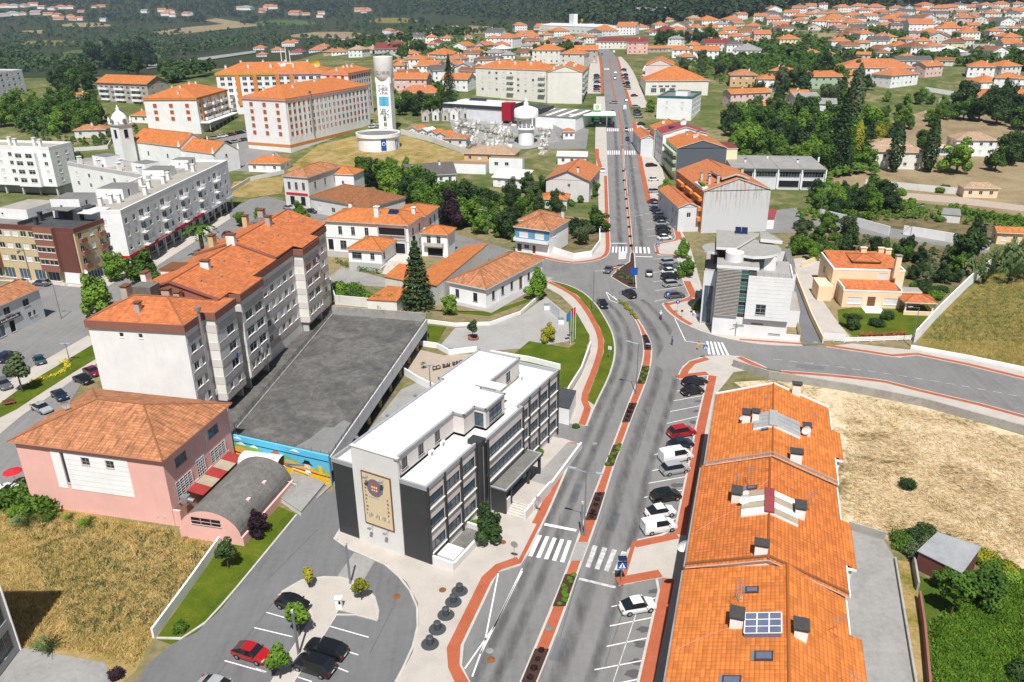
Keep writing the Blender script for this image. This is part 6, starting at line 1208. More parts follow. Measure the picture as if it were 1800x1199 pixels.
def far_left_group():
    b=Bld('corner_house','old white corner house with red sign and hipped clay roof',(495,309),(541,313),(585,290),10.0,None,.3,'house',None,0,'frame_grey');b.vol(b.full,0,9.9,'old_wall',{'f':grid(3,(5.6,),1.1,2.4,.6,b.w-.6,'t')+grid(2,(.4,),1.8,3.0,.6,b.w-.6,'g'),'r':grid(3,(5.6,),1.1,2.2,1,b.d-1,'t')});b.roof(b.full,10,'hip','tile_clay',.42,.35,None,'stone',.3,'tile_clay');b.boxp('shop_sign',.6,-.14,3.9,b.w-.6,-.02,4.6,'awning_red')
    c=Bld('low_building','long low building with faded brown hip roof',(543,345),(650,365),(688,342),5.2,None,.3,'building');c.vol(c.full,0,5.1,'old_wall',{'f':grid(4,(1.2,),1.6,1.6,1,c.w-1,'ws')});c.roof(c.full,5.2,'hip','tile_old',.42,.3,'x','stone_dark',.5,'tile_clay')
    e=Bld('annexe_house','small orange roofed annexe behind the old corner house',(560,305),(622,308),None,8.0,9,.3,'house');e.vol(e.full,0,7.9,'bright_wall',{'f':grid(2,(4.5,),.9,1.2,2,e.w-2,'w')});e.roof(e.full,8,'hip','tile_light',.4,.3,'x','white_paint',.15,'tile_light')
    # church: nave, chancel, bell tower
    b=Bld('church','white church with orange nave roof and domed bell tower',(228,247),(371,271),(414,257),8.2,None,.3,'church',None,0,'frame_grey');w,d=b.w,b.d;xm=w*.62
    b.vol((0,0,xm,d),0,8.4,'bright_wall',{'f':grid(2,(3.5,),1.0,1.6,4,xm-2,'w')});b.vol((xm,.8,w,d-.8),0,7.2,'bright_wall',{'r':[(d/2-1.2,5,1.0,1.2,'w')],'f':[(4,3,.9,1.4,'w')]});b.roof((0,0,xm,d),8.4,'gable','tile_light',.62,.25,'x','stone',.2,'tile_light','bright_wall');b.roof((xm+.3,.8,w,d-.8),7.2,'gable','tile_light',.6,.2,'x','stone',.2,'tile_light','bright_wall')
    for x,yy,z in ((xm,0,8.4),(xm,d,8.4),(w,.8,7.2),(w,d-.8,7.2)):b.part('pinnacle',MB().lathe([(.45,z),(.45,z+.6),(.25,z+.9),(.1,z+2.2),(0.01,z+2.4)],8,0,(x,yy)),'bright_wall')
    tx,ty=b.local(207,255,8);W2=5.6;tx-=W2/2;b.vol((tx,ty,tx+W2,ty+W2),0,15.5,'bright_wall',{'f':[(1.9,10.5,1.8,3.4,'g')],'r':[(1.9,10.5,1.8,3.4,'g')],'l':[(1.9,10.5,1.8,3.4,'g')]},'tower_wall','frbl',.4)
    b.part('tower_cornice',MB().box(tx-.4,ty-.4,15.5,tx+W2+.4,ty+W2+.4,16.1),'stone');cx,cy=tx+W2/2,ty+W2/2;b.part('tower_dome',MB().lathe([(3.0,16.1),(3.0,17.6),(2.7,18.6),(1.9,19.8),(.9,20.6),(.6,21),(.6,21.8),(.25,22.2),(.3,22.6),(.01,23.0)],16,0,(cx,cy)),'bright_wall')
    for sx in (0,1):
        for sy in (0,1):b.part('pinnacle',MB().lathe([(.4,16.1),(.4,16.9),(.5,17.0),(.1,18.6),(.01,18.8)],8,0,(tx+sx*W2,ty+sy*W2)),'bright_wall')
    b.part('clock_face',MB().tube((cx,ty-.35+.1,17.2),(cx,ty-.62,17.2),.8,.8,18),'stone_dark');b.part('clock_face',MB().tube((tx+W2+.2,cy,17.2),(tx+W2+.62,cy,17.2),.8,.8,18),'stone_dark')
    # long orange-shuttered apartment blocks
    def flats(label,A,B,C,h,mat,shut,side,nf,front,lod=0,cap='salmon_band',base=3.4,roofm='tile_light',wall='white_wall'):
        b=Bld('apartment_block',label,A,B,C,h,None,.3,'apartment block','blocks with orange tile roofs beyond the church',0,'frame_white');w,d=b.w,b.d;fl=int((h-base)/2.9);zs=[base+.9+2.9*i for i in range(fl)]
        b.vol(b.full,0,h-.9,wall,{'f':grid(front,zs,1.9,1.9,1.0,w-1.0,shut),'r':grid(nf,zs,1.7,2.0,1,d-1,side),'l':grid(8,zs,1.4,1.4,1,d-1,'w')});b.part('eaves_band',MB().box(-.35,-.35,h-.9,w+.35,d+.35,h),cap);b.roof(b.full,h,'hip',roofm,.36,.4,None,cap,.1,None)
        for i in range(6):b.chimney(w*(.3+.4*random.random()),d*(.1+.15*i),.8,.8,.9,'white_wall','stone')
        return b
    b=flats('tall white block with many narrow orange shutters',(424,177),(502,183.5),(612,140),19.8,'white_wall','oo','owo',19,3);b.part('flue',MB().tube((b.w+.5,16,4),(b.w+.5,16,20.6),.3,.3,8).tube((b.w+.5,16,20.6),(b.w+.5,16,21.3),.55,.55,8,1),['steel','rust'])
    for i in range(18):b.boxp('mullion_fin',b.w+.004,1.0+i*(b.d-2)/18,3.4,b.w+.14,1.3+i*(b.d-2)/18,b.h-1,'cool_wall')
    b.boxp('orange_base',-.05,-.05,0,b.w+.05,b.d,1.2,'orange_band')
    e=flats('continuing white block with orange shutters and the tallest roof',(565,131),(612,133),(644,118),22,'white_wall','oo','owo',9,3)
    c=flats('white block with orange piers and long glazed balconies',(251,178),(346,178),(422,152),14.6,'white_wall','oo','w',8,3,0,'orange_band')
    for y in (4,14,24,34):c.boxp('orange_pier',c.w+.01,y,4,c.w+.5,y+1.6,c.h-1,'orange_band')
    for z in (4.2,7.1,10):
        for y in (6,16,26,36):c.balcony('r',c.full,y,7.6,z,1.4,'bright_wall','frame_white',True,1.0)
    c.boxp('shop_canopy',c.w,.5,3.2,c.w+4.5,c.d-.5,3.6,'white_paint')
    for i in range(8):c.boxp('canopy_post',c.w+4,1+i*5,0,c.w+4.3,1.3+i*5,3.2,'stone')
    g=flats('rear block with ochre eaves band and loggias',(378,133),(455,122),None,16,'white_wall','wb','w',6,6,0,'ochre_band') if 0 else Bld('apartment_block','rear block with ochre eaves band and loggias',(378,133),(570,130),None,19,22,.3,'apartment block')
    g.vol(g.full,0,18.2,'white_wall',{'f':grid(14,(4,7,10,13,15.6),2.2,1.6,1,g.w-1,'wbw')});g.part('eaves_band',MB().box(-.4,-.5,18.2,g.w*.55,-.02,19.2),'ochre_band');g.part('eaves_band',MB().box(g.w*.55,-.5,18.2,g.w+.4,-.02,19.2),'salmon_band');g.roof(g.full,19.2,'hip','tile_light',.4,.4,'x','salmon_band',.15,None)
    for x in (.18,.34,.55,.68):g.boxp('orange_pier',g.w*x,-.55,3.5,g.w*x+2,-.03,18.1,'orange_band')
    for i in range(9):g.chimney(4+i*g.w/9.5,5+8*(i%2),.9,.9,1.4,'white_wall','stone')
    g.part('phone_masts',MB().tube((g.w*.58,10,20),(g.w*.58,10,30),.25,.2,6).tube((g.w*.62,11,20),(g.w*.62,11,30.5),.25,.2,6).tube((g.w*.66,10,20),(g.w*.66,10,29),.25,.2,6).box(g.w*.55,8,22.6,g.w*.7,13,23),'white_paint');g.dish(g.w*.9,8,None,2.2,.4,'sign_yellow');g.dish(g.w*.6,6,None,1.6,.4)
    h=Bld('apartment_block','taupe block with white balcony stacks and solar roof panels',(168,145),(258,152),None,9.6,16,.3,'apartment block');h.vol(h.full,0,9.5,'taupe_wall',{'f':grid(9,(1,3.8,6.6),2.0,1.5,1,h.w-1,'wb'),'r':grid(2,(1,3.8,6.6),1.2,1.4,1,14,'w')});h.roof(h.full,9.6,'gable','tile_light',.45,.5,'x','brown_wall',.2,None,'brown_wall')
    for z in (.6,3.4,6.2):
        for u in (1.5,13,25):h.balcony('f',h.full,u,6.5,z,1.3,'bright_wall','bright_wall',True,1.0)
    k=Bld('apartment_block','blue-grey flats with flat roof at the edge of the pine wood',(-60,140),(38,120),None,13,20,.1,'apartment block');k.vol(k.full,0,13,'cool_wall',{'f':grid(9,(2,5,8,10.6),1.6,1.4,1,k.w-1,'wbs')});k.flat(k.full,13.03,'grey_roof',.6,.3,'white_wall')
far_left_group()
def towers():
    # square lettered water tower and the round reservoir below it
    o=P(682,233);t=thing('water_tower','slender white water tower with patterned tile panels and letters','water tower',o,radians(-8))
    W2,D2=6.4,6.0;m=MB()
    m.box(-W2/2,-D2/2,-3,W2/2,D2/2,24.5);m.build('shaft','bright_wall',t)
    for k,(z,mat) in enumerate(((19.3,'panel_violet'),(14.2,'mural_sky'),(9.1,'teal_glass'))):
        g=MB().box(-2.2,-D2/2-.05,z-2.0,2.2,-D2/2-.005,z+2.0).build('tile_panel','sign_white' if k != 1 else 'mural_sky',t)
        random.seed(k);mm=MB()
        for i in range(8):
            for j in range(8):
                if (i in (3,4) and j%2) or (k != 1 and random.random()<.5):x=-2.1+i*.53;zz=z-1.9+j*.48;mm.box(x,-D2/2-.08,zz,x+.42,-D2/2-.055,zz+.4)
        mm.build('tile_pattern',mat if k != 1 else 'panel_violet',g)
    for z in (6.6,1.6,4.2):
        for x in (-.6,.05):
            for j in range(3):MB().box(x,-D2/2-.06,z-1+j*.6,x+.5,-D2/2-.004,z-.5+j*.6).build('window','glass',t)
    m=MB();m.lathe([(3.2,23.2),(4.3,25.2),(4.3,33.2),(3.9,33.2),(3.9,32.6),(.02,32.6)],28);m.build('tank','white_wall',t)
    m=MB()
    for s in (-1,1):m.box(s*3.2-.35,-2.4,22,s*3.2+.35,-1.2,31.5);
    m.build('tank_brackets','bright_wall',t)
    R=4.36;letters='OLIVEIR'
    for i,ch in enumerate(letters):
        a=radians(-118+i*11.5);cu=bpy.data.curves.new('letter','FONT');cu.body=ch;cu.size=1.9;cu.extrude=.04;cu.align_x='CENTER';cu.materials.append(MAT['stone_dark']);tmp=bpy.data.objects.new('letter',cu);COL.objects.link(tmp);me=bpy.data.meshes.new_from_object(tmp);bpy.data.objects.remove(tmp);tmp=obj('letter',me,t,(R*cos(a),R*sin(a),25.9));tmp.rotation_euler=(pi/2,0,a+pi/2)
    m=MB()
    for i in range(14):a=2*pi*i/14;m.tube((4.2*cos(a),4.2*sin(a),33.2),(4.2*cos(a),4.2*sin(a),34.3),.05,.05,4)
    m.build('railing','steel',t)
    o=P(661,268);r=8.9;t=thing('water_reservoir','round white reservoir with grey roof and blue sign panel','reservoir',(o.x,o.y+r,o.z));MB().lathe([(r,-2),(r,5.6),(r+.5,5.6),(r+.5,7.0),(r,7.0),(r,6.3),(.02,6.3)],40).build('wall','bright_wall',t);MB().lathe([(r-.05,6.33),(.02,6.36)],40).build('roof','grey_roof',t);a=radians(-68)
    sg=MB().box(-1.1,-.12,.6,1.1,.1,5.2).build('sign_panel','sign_blue',t,(r*cos(a),r*sin(a),0),a+pi/2);mm=MB();disc(mm,0,3.4,.8,.8,-.13,0);mm.build('logo_disc','sign_white',sg);mm=MB();disc(mm,.05,3.35,.55,.55,-.14,0);mm.build('logo_ring','sign_blue',sg)
    a=radians(-25);MB().box(-.7,-.15,.0,-.4,.1,4.5).box(.4,-.15,0,.7,.1,4.5).build('blue_door_frame','sign_blue',t,(r*cos(a),r*sin(a),0),a+pi/2)
    # domed white water tower by the cemetery
    o=P(925,253);t=thing('domed_tower','small white water tower with colonnade and domed tank','water tower',o);MB().lathe([(3.4,-2),(3.4,6.2),(4.1,6.4),(4.1,7.0),(2.4,7.0),(2.4,10.6),(5.2,11.4),(5.2,14.2),(4.8,14.8),(2.4,15.7),(1.0,16.0),(1.0,17.2),(.6,17.6),(.4,18.6),(.1,19.0),(.01,19.1)],28).build('tower_body','bright_wall',t)
    for i in range(12):a=2*pi*i/12;MB().tube((3.7*cos(a),3.7*sin(a),7.0),(3.7*cos(a),3.7*sin(a),10.9),.28,.24,8).build('column','bright_wall',t)
towers()
# ------------------------------------------------------------------ houses beyond, village, cemetery, filling station
HPX=[]
def depth_at(p):return p.y*cos(PIT)+(CAMH-p.z)*sin(PIT)
ROOFN={'tile_old': 'faded','tile_light': 'orange','tile_salmon': 'salmon','tile_orange': 'bright orange','tile_clay': 'weathered clay','tile_tan': 'sand-coloured','tile_brown': 'brown','tile_maroon': 'maroon','tile_slate': 'grey','fibre_roof': 'grey sheet','red_sheet': 'red sheet','tile_red': 'red','white_roof': 'white sheet'}
WALLN={'bright_wall': 'white','white_wall': 'off-white','cream_wall': 'cream','old_wall': 'stained','rose_wall': 'rose','grey_wall': 'grey','butter_wall': 'yellow','green_wall': 'green','peach_wall': 'peach','taupe_wall': 'taupe','cool_wall': 'pale grey','tan_wall': 'tan','yellow_wall': 'ochre','brick_band': 'brick','pink_wall': 'pink'}
def house(px,py,wpx,st=1,roof='tile_light',wall='bright_wall',rot=None,kind='hip',dr=.95,label=None,lod=1,chim=1,place='on the hillside',rnd=random):
    HPX.append((px,py,wpx));p=P(px,py);dep=depth_at(p);w=max(5.0,wpx*dep/FPX);rot=rnd.uniform(-35,25) if rot is None else rot;h=.4+2.9*st
    if label is None:label='%s %s house with %s %s roof %s'%({1: 'low',2: 'two storey',3: 'tall'}[st],WALLN[wall],ROOFN[roof],'hipped' if kind=='hip' else 'gabled' if kind=='gable' else 'sloping',place);grp='houses '+place
    else:grp=None
    a=radians(rot);d=w*dr;o=Vector((p.x,p.y,0))-Vector((cos(a),sin(a),0))*(w/2)
    b=Bld.world('house',label,(o.x,o.y),a,w,d,h,'house',grp,lod)
    zs=[1.0+2.9*i for i in range(st)];n=max(2,int(w/3.4));n2=max(1,int(d/4))
    b.vol(b.full,0,h-.05,wall,{'f':grid(n,zs,1.2,1.25,.4,w-.4,'wwsw'),'r':grid(n2,zs,1.1,1.2,.5,d-.5,'ws'),'l':grid(n2,zs,1.1,1.2,.5,d-.5,'ws')})
    b.roof(b.full,h,kind,roof,.42,.5,None,'white_paint',.14,None,wall)
    for i in range(chim):b.chimney(w*rnd.uniform(.25,.75),d*rnd.uniform(.35,.7),.7,.7,1.1,'white_wall','stone_dark')
    return b
H_=house
def villages():
    L,S,C,N,M,R='tile_light','tile_salmon','tile_clay','tile_tan','tile_maroon','tile_red';W,O,K,G,Y='bright_wall','old_wall','cream_wall','cool_wall','butter_wall'
    far='in the far valley village';hill='on the terraced hillside';mid='below the wooded valley';end='at the top of the avenue';gar='among the upper gardens'
    # far valley village
    rr=random.Random(3)
    for px,py,w in ((6,27,20),(22,26,22),(40,25,12),(62,24,18),(84,25,16),(98,28,16),(103,33,18),(124,30,14),(127,34,18),(139,34,14),(181,36,11),(6,12,20),(22,12,18),(38,11,16),(58,9,16),(72,14,14),(90,16,14),(108,14,18),(122,14,14),(142,20,12),(165,12,10),(178,11,14),(253,21,12),(285,19,14),(298,22,18),(290,26,14),(303,28,12),(325,26,18),(334,25,10),(430,16,22),(422,15,12),(462,17,14),(470,13,18),(480,14,16),(458,21,10),(516,25,22),(538,25,14),(565,24,12),(562,29,12),(632,19,18),(646,18,14),(640,21,10),(1712,12,10)):
        house(px,py+2,w,rr.choice((1,2,2)),rr.choice((L,S,S,R,'fibre_roof')),rr.choice((W,K,W,'rose_wall')),None,rr.choice(('hip','gable')),.7,None,1,0,far,rr)
    # below the valley wood
    for q in ((507,82,22,2,L,W),(516,76,16,1,S,K),(565,86,22,1,L,O),(555,92,24,1,S,G),(578,98,26,1,C,'tan_wall'),(597,97,28,1,C,W),(625,101,28,2,N,W),(648,94,26,1,N,K),(607,70,12,1,L,W),(680,60,18,2,S,W),(696,62,14,1,S,G),(765,80,22,1,M,K),(758,76,20,2,L,W),(783,72,18,1,L,W),(760,84,16,1,R,O),(824,70,14,1,L,W),(866,78,22,2,S,W),(886,84,34,3,S,W),(733,121,30,2,L,W),(748,112,22,1,L,K),(752,134,38,2,L,W,-15,'gable'),(767,124,22,1,L,W),(705,118,26,1,C,O),(700,133,24,2,L,O),(696,142,24,1,S,O),(768,103,44,1,L,G),(797,111,34,1,C,O),(789,118,24,1,C,G),(806,108,20,1,L,W),(813,122,26,1,L,O),(866,100,30,1,'fibre_roof',W),(876,93,28,1,'white_roof',W),(893,104,24,1,'fibre_roof',W),(882,86,30,1,C,O),(455,88,20,1,L,W),(460,100,18,1,C,O),(490,92,24,1,C,W),(520,96,24,1,'red_sheet',O)):H_(*q[:6],*(q[6:] or (None,'hip')),place=mid)
    H_(682,100,46,2,'tile_maroon','grey_wall',-3,'gable',label='unfinished grey block with maroon roof beyond the flats');H_(722,160,58,2,L,'rose_wall',-8,'gable',.7,'wide rose house with orange roof by the water tower',0);H_(737,176,80,1,S,K,-6,'hip',.6,'long low house with salmon roofs by the bougainvillea',0);H_(800,160,48,2,L,W,-20,'gable',.8,'white gabled house behind the tall spruce',0)
    # top of the avenue
    for q in ((916,56,22,3,L,W),(916,74,22,2,L,W),(931,78,34,1,C,O),(956,60,22,1,N,W),(965,72,20,2,S,K),(988,64,30,2,L,W),(1012,58,30,2,L,O),(1003,72,24,1,R,'rose_wall'),(1021,68,18,1,C,G),(1006,78,28,1,L,O),(1040,66,20,2,'tile_slate',G),(1064,64,44,2,L,G),(1100,62,34,3,S,W,-20,'gable'),(1084,58,14,1,L,W),(1132,52,20,1,S,W),(1162,53,22,2,L,W),(1150,62,20,1,L,O),(1164,62,46,1,M,W),(1197,58,30,1,L,W),(1228,59,24,2,L,W),(1205,46,22,1,'tile_slate',K),(1222,42,24,2,'tile_tan','tan_wall'),(1250,46,36,2,L,W),(1271,48,20,1,'fibre_roof',W),(1290,40,30,1,S,O),(1282,64,26,2,L,W),(1268,71,20,2,L,W),(1300,70,30,1,S,W),(1218,86,24,1,L,O),(1196,102,30,2,L,W),(1212,108,26,1,L,G),(1312,96,48,1,'fibre_roof',W),(1292,92,30,2,'tile_slate',W),(948,118-10,30,1,'fibre_roof',O),(1000,92,34,1,L,G)):H_(*q[:6],*(q[6:] or (None,'hip')),place=end)
    H_(1078,86,62,2,'tile_maroon',K,-4,'hip',.5,'long house with dark red roof closing the avenue');H_(1120,95,36,3,'tile_maroon','pink_wall',-6,'gable',.9,'pink gabled house with white verandas',0);H_(1168,92,68,1,L,'taupe_wall',-2,'gable',.25,'very long low orange roofed row behind the pink house');H_(1240,104,44,2,L,W,-12,'gable',.7,'white twin gabled house with orange roofs',0);H_(1262,90,46,2,'tile_maroon',K,4,'gable',.7,'house with dark red roof beside the twin gables',0)
    H_(1306,153,46,2,C,'tan_wall',-8,'hip',.8,'square sandstone house with weathered hipped roof',0);H_(1352,160,40,2,L,W,-10,'hip',.8,'white house with orange hip roof beside the stone house',0)
    H_(1318,186,78,2,L,'rose_wall',16,'gable',.35,'long pale house with stepped orange roof above the trees',0);H_(1345,198,46,1,L,W,12,'gable',.5,'white outbuilding with orange roof above the green trees',0);H_(1405,175,30,1,L,'taupe_wall',-5,'gable',.6,'small orange roofed house with tall brick chimney')
    # terraced hillside to the east
    rr=random.Random(5)
    pts=[(1360,40),(1375,34),(1390,28),(1372,45),(1405,38),(1412,30),(1395,25),(1440,44),(1456,36),(1466,46),(1476,30),(1444,30),(1500,28),(1520,24),(1508,38),(1530,34),(1535,42),(1550,30),(1556,22),(1570,36),(1585,22),(1585,32),(1595,26),(1600,40),(1620,24),(1630,14),(1650,20),(1660,14),(1672,18),(1690,22),(1700,14),(1715,26),(1735,20),(1745,30),(1760,12),(1775,18),(1780,30),(1790,12),(1795,26),(1428,26),(1484,18),(1508,16),(1540,18),(1562,46),(1582,44),(1630,30),(1655,30),(1685,14),(1750,20),(1336,34),(1340,28),(1352,30)]
    for px,py in pts:house(px,py+4,rr.uniform(18,30),rr.choice((1,2,2)),rr.choice((L,L,S,R,C,'tile_slate')),rr.choice((W,W,K,G,'rose_wall',O)),None,rr.choice(('hip','hip','gable')),.75,None,1,1,hill,rr)
    for q in ((1388,82,36,2,L,Y),(1477,86,32,2,L,W),(1522,78,26,3,L,W),(1565,78,22,2,L,Y),(1587,88,34,1,L,W),(1600,76,22,1,S,G),(1621,86,28,2,L,W),(1645,96,30,2,S,W),(1673,89,36,2,'tile_brown',Y),(1617,60,40,3,S,W,-10,'gable'),(1642,62,26,1,L,W),(1668,62,42,2,L,W),(1705,70,34,2,L,W),(1698,58,26,1,S,G),(1750,67,24,2,S,K),(1763,70,24,1,S,W),(1780,72,30,1,L,K),(1560,44,30,2,L,G),(1470,45,40,2,L,W),(1505,46,36,1,L,W),(1432,100,22,1,L,W),(1456,102,20,1,R,W),(1680,100,44,1,'white_roof',O),(1706,108,28,1,'fibre_roof',O),(1722,137,42,2,R,W),(1740,156,44,1,L,W),(1775,136,40,2,L,G),(1765,158,36,2,L,W),(1790,150,34,1,L,W),(1760,185,60,1,S,W),(1800,180,50,1,S,O),(1370,135,36,1,L,'taupe_wall')):H_(*q[:6],*(q[6:] or (None,'hip')),place=gar)
    rr=random.Random(9)
    for poly,n,pl in (((905,1060,52,100),22,end),((690,900,62,150),22,mid),((1170,1345,34,80),18,end),((1350,1800,14,56),34,hill),((1470,1800,60,116),24,gar)):
        k=0
        for _ in range(400):
            x,y=rr.uniform(*poly[:2]),rr.uniform(*poly[2:])
            if k>=n:break
            if 1040<x<1095 or any(abs(x-a)<(w+22)*.5 and abs(y-b)<5 for a,b,w in HPX):continue
            k+=1;house(x,y,rr.uniform(16,28)*(.8+y/200),rr.choice((1,1,2)),rr.choice((L,S,S,C,C,'tile_brown','tile_old','fibre_roof','tile_slate')),rr.choice((W,W,W,K,G,O,'rose_wall')),None,rr.choice(('hip','gable','gable')),rr.choice((.7,1.0,1.3)),None,1,1,pl,rr)
    H_(1446,156,62,2,'tile_red','green_wall',-2,'gable',.6,'green two storey house with brick red gabled roof',0);H_(1490,152,34,2,L,'tan_wall',8,'gable',.8,'tan house with solar roof beside the green house',0)
    b=H_(1540,140,120,2,S,W,-10,'hip',.5,'large white school with wide salmon tile roofs',0);H_(1588,152,70,2,S,W,28,'hip',.6,'white wing of the school with salmon hipped roof',0);H_(1640,135,42,2,L,'rose_wall',24,'gable',.7,'rose house with orange roof beyond the school',0);H_(1606,116,60,1,'tile_slate',G,-4,'gable',.5,'long grey roofed sheds behind the school',0)
    H_(1420,186,46,1,'fibre_roof',W,12,'gable',.8,'grey sheet roofed cottage at the edge of the grove',0);H_(1447,195,40,1,'fibre_roof',G,-14,'gable',.8,'second grey sheet roofed cottage at the grove',0)
    # sand-coloured villas in the dry park
    a=H_(1570,297,92,2,N,K,-12,'hip',.55,'large villa with layered sand-coloured roofs and chimneys',0,2);a.roof((a.w*.1,a.d*.35,a.w*.8,a.d*1.2),8.0,'hip',N,.35,.5,'x','white_paint',.15,None);a.vol((a.w*.12,a.d*.4,a.w*.78,a.d*1.18),0,7.9,K)
    v=H_(1712,275,66,2,N,W,-8,'hip',.7,'white villa with tan roof and flat side wings',0,0);v.vol((-8,1,-.1,7),0,3.2,'bright_wall',{'f':[(1,.4,6,2.2,'b')]},'wing_wall','frbl',.14,'tan_wall');v.vol((v.w+.1,0,v.w+8,6),0,3.2,'bright_wall',{'f':[(1,.4,5,2.2,'g')]},'wing_wall','frbl',.14,'flat_roof')
    H_(1722,348,56,1,N,'peach_wall',-8,'hip',.5,'low peach pavilion with twin pyramid roofs in the park',0,0);H_(1772,430,40,1,L,'peach_wall',-12,'gable',.7,'small peach house with orange roof at the garden wall',0,0)
    H_(160,242,52,1,'tile_clay',O,6,'hip',.6,'ruined cottage with rusty clay roof by the church',0);H_(140,182,28,1,S,'brown_wall',10,'gable',.9,'small barn with salmon roof above the church trees');H_(33,192,18,1,S,'tan_wall',0,'gable',.8,'tiny orange roofed hut by the tall palm');H_(247,216,34,1,L,W,-15,'hip',.8,'orange roofed hall tucked behind the bell tower')
    H_(466,303,60,1,L,W,-10,'hip',.7,'small white pavilion with orange roof below the tall flats',0)
    # near the reservoir and garden side
    H_(760,325,84,1,'tile_slate',W,14,'gable',.8,'white house with dark grey gabled roof in the gardens',0,2);g=H_(860,300,90,2,N,'tan_wall',-12,'hip',.5,'tan and white modern house with low terraces',0,0);g.vol((g.w*.55,-4,g.w*1.2,-.1),0,5.4,'bright_wall',{'f':[(2,2.6,1.5,1.3,'w'),(6,2.6,1.5,1.3,'w')]},'wing_wall','frl',.14,'tile_tan');g.vol((-6,-6,g.w*.5,-.1),0,3.2,'bright_wall',{},'wing_wall','frl',.14,'tile_tan')
    H_(895,330,60,1,'white_roof',W,-20,'shed',.6,'white walled patio house beside the modern house',0,0);H_(1005,290,50,1,'white_roof',W,-10,'gable',.5,'flat white house by the avenue flower bed',0,0);H_(1000,245,20,1,S,W,5,'hip',.9,'tiny white chapel with pink roof behind the domed tower',0,0)
    # avenue, upper part
    h=Bld('apartment_block','cream apartment block with orange roof and white balconies',(835,118),(960,128.5),None,15.2,18,.2,'apartment block');zs=(3.4,6.3,9.2,12.1);h.vol(h.full,0,15,'cream_wall',{'f':grid(9,zs,1.4,1.3,2,h.w-1,'wss')});h.roof(h.full,15.2,'hip',L,.4,.3,'x','white_paint',.15,None)
    for z in zs:
        for u in (h.w*.46,h.w*.9):h.balcony('f',h.full,u,4,z-.5,1.2,'cream_wall','cream_wall',True,1.0)
    for i in range(8):h.chimney(3+i*h.w/9,5+5*(i%2),.9,.9,1.5,'white_wall','stone')
    e=Bld('apartment_block','blank cream gable of the corner block above the filling station',(962,131),(1024,132),None,14.6,34,.1,'apartment block');e.vol(e.full,0,14.4,'cream_wall',{'r':grid(9,zs,1.5,1.4,1,e.d-1,'wb')});e.roof(e.full,14.6,'gable',L,.35,.3,'y','white_paint',.15,None,'cream_wall',3.2)
    for z in zs:
        for u in (3,11,19,27):e.balcony('r',e.full,u,4.5,z-.5,1.1,'grey_wall','grey_wall',True,1.0)
    for i in range(7):e.chimney(3+(i%3)*5,4+i*4,.9,.9,1.3,'white_wall','stone')
    for q in ((1005,120,44,3,L,O,-20,'hip','old orange roofed house behind the cream block'),(1030,112,40,3,L,'taupe_wall',-6,'gable','taupe house with orange roof at the avenue'),(960,112,50,3,L,K,-15,'hip','cream house with wide orange roof behind the long block')):H_(*q[:8],.8,q[8])
    a=Bld('apartment_block','pale gabled apartment block with long balconies by the avenue',(1134,118),(1185,119),None,12,30,.2,'apartment block');a.vol(a.full,0,11.8,'rose_wall' if 0 else 'panel_beige',{'l':grid(8,(3.6,6.4,9.2),1.8,1.5,1,29,'wb')});a.roof(a.full,12,'gable',L,.35,.3,'y','white_paint',.15,None,'panel_beige',3.4)
    for z in (3.2,6,8.8):a.part('balcony',MB().box(-1.5,.5,z,-.02,29,z+.9),'cool_wall')
    b=Bld('market_hall','cream hall with broad orange hipped roof',(1134,146),(1247,146),(1232,129),6.6,None,.4,'hall');b.vol(b.full,0,6.5,'cream_wall',{'f':grid(4,(3.2,),2.4,.9,3,b.w*.5,'w')+grid(3,(.3,),3,2.4,2,b.w*.5,'b')});b.roof(b.full,6.6,'hip',L,.4,.4,'x','white_paint',.15,None)
    c=Bld('apartment_block','white flats with green roof edge and flat grey roof',(1155,174),(1217,178),(1258,163),9.2,None,.1,'apartment block');c.vol(c.full,0,9.2,'bright_wall',{'f':grid(2,(3.6,6.2),1.2,1.3,1,c.w-1,'s'),'r':grid(6,(1,3.8,6.4),2.2,1.6,1,c.d-1,'wr')});c.flat(c.full,9.25,'grey_roof',.9,.5,'teal_glass');c.vol((c.w*.4,c.d*.4,c.w*.75,c.d*.7),9,11.4,'bright_wall',{},'roof_house','frbl',.14,'grey_roof')
    f=Bld('factory','long white factory with square tower at the forest edge',(948,47),(1048,47),None,8,40,.1,'factory',None,1);f.vol(f.full,0,8,'bright_wall',{'f':grid(12,(2,),3,1.2,2,f.w-2,'w')});f.roof(f.full,8,'gable','white_roof',.12,.2,'x','white_paint',.1,None,'bright_wall');f.vol((f.w*.48,6,f.w*.56,12),0,22,'bright_wall',{},'tower_wall','frbl',.1,'white_roof');f.part('yellow_sign',MB().box(f.w*.83,-8,14,f.w*.86,-7.5,17).tube((f.w*.845,-7.7,0),(f.w*.845,-7.7,14),.2,.2,6),'sign_yellow')
    w=Bld('warehouse','pale sheet-roofed warehouse among dark pines',(1105,24),(1165,20),None,9,50,.1,'warehouse',None,1);w.vol(w.full,0,9,'cool_wall');w.roof(w.full,9,'gable','fibre_roof',.15,.2,'x','white_paint',.1,None,'cool_wall')
villages()
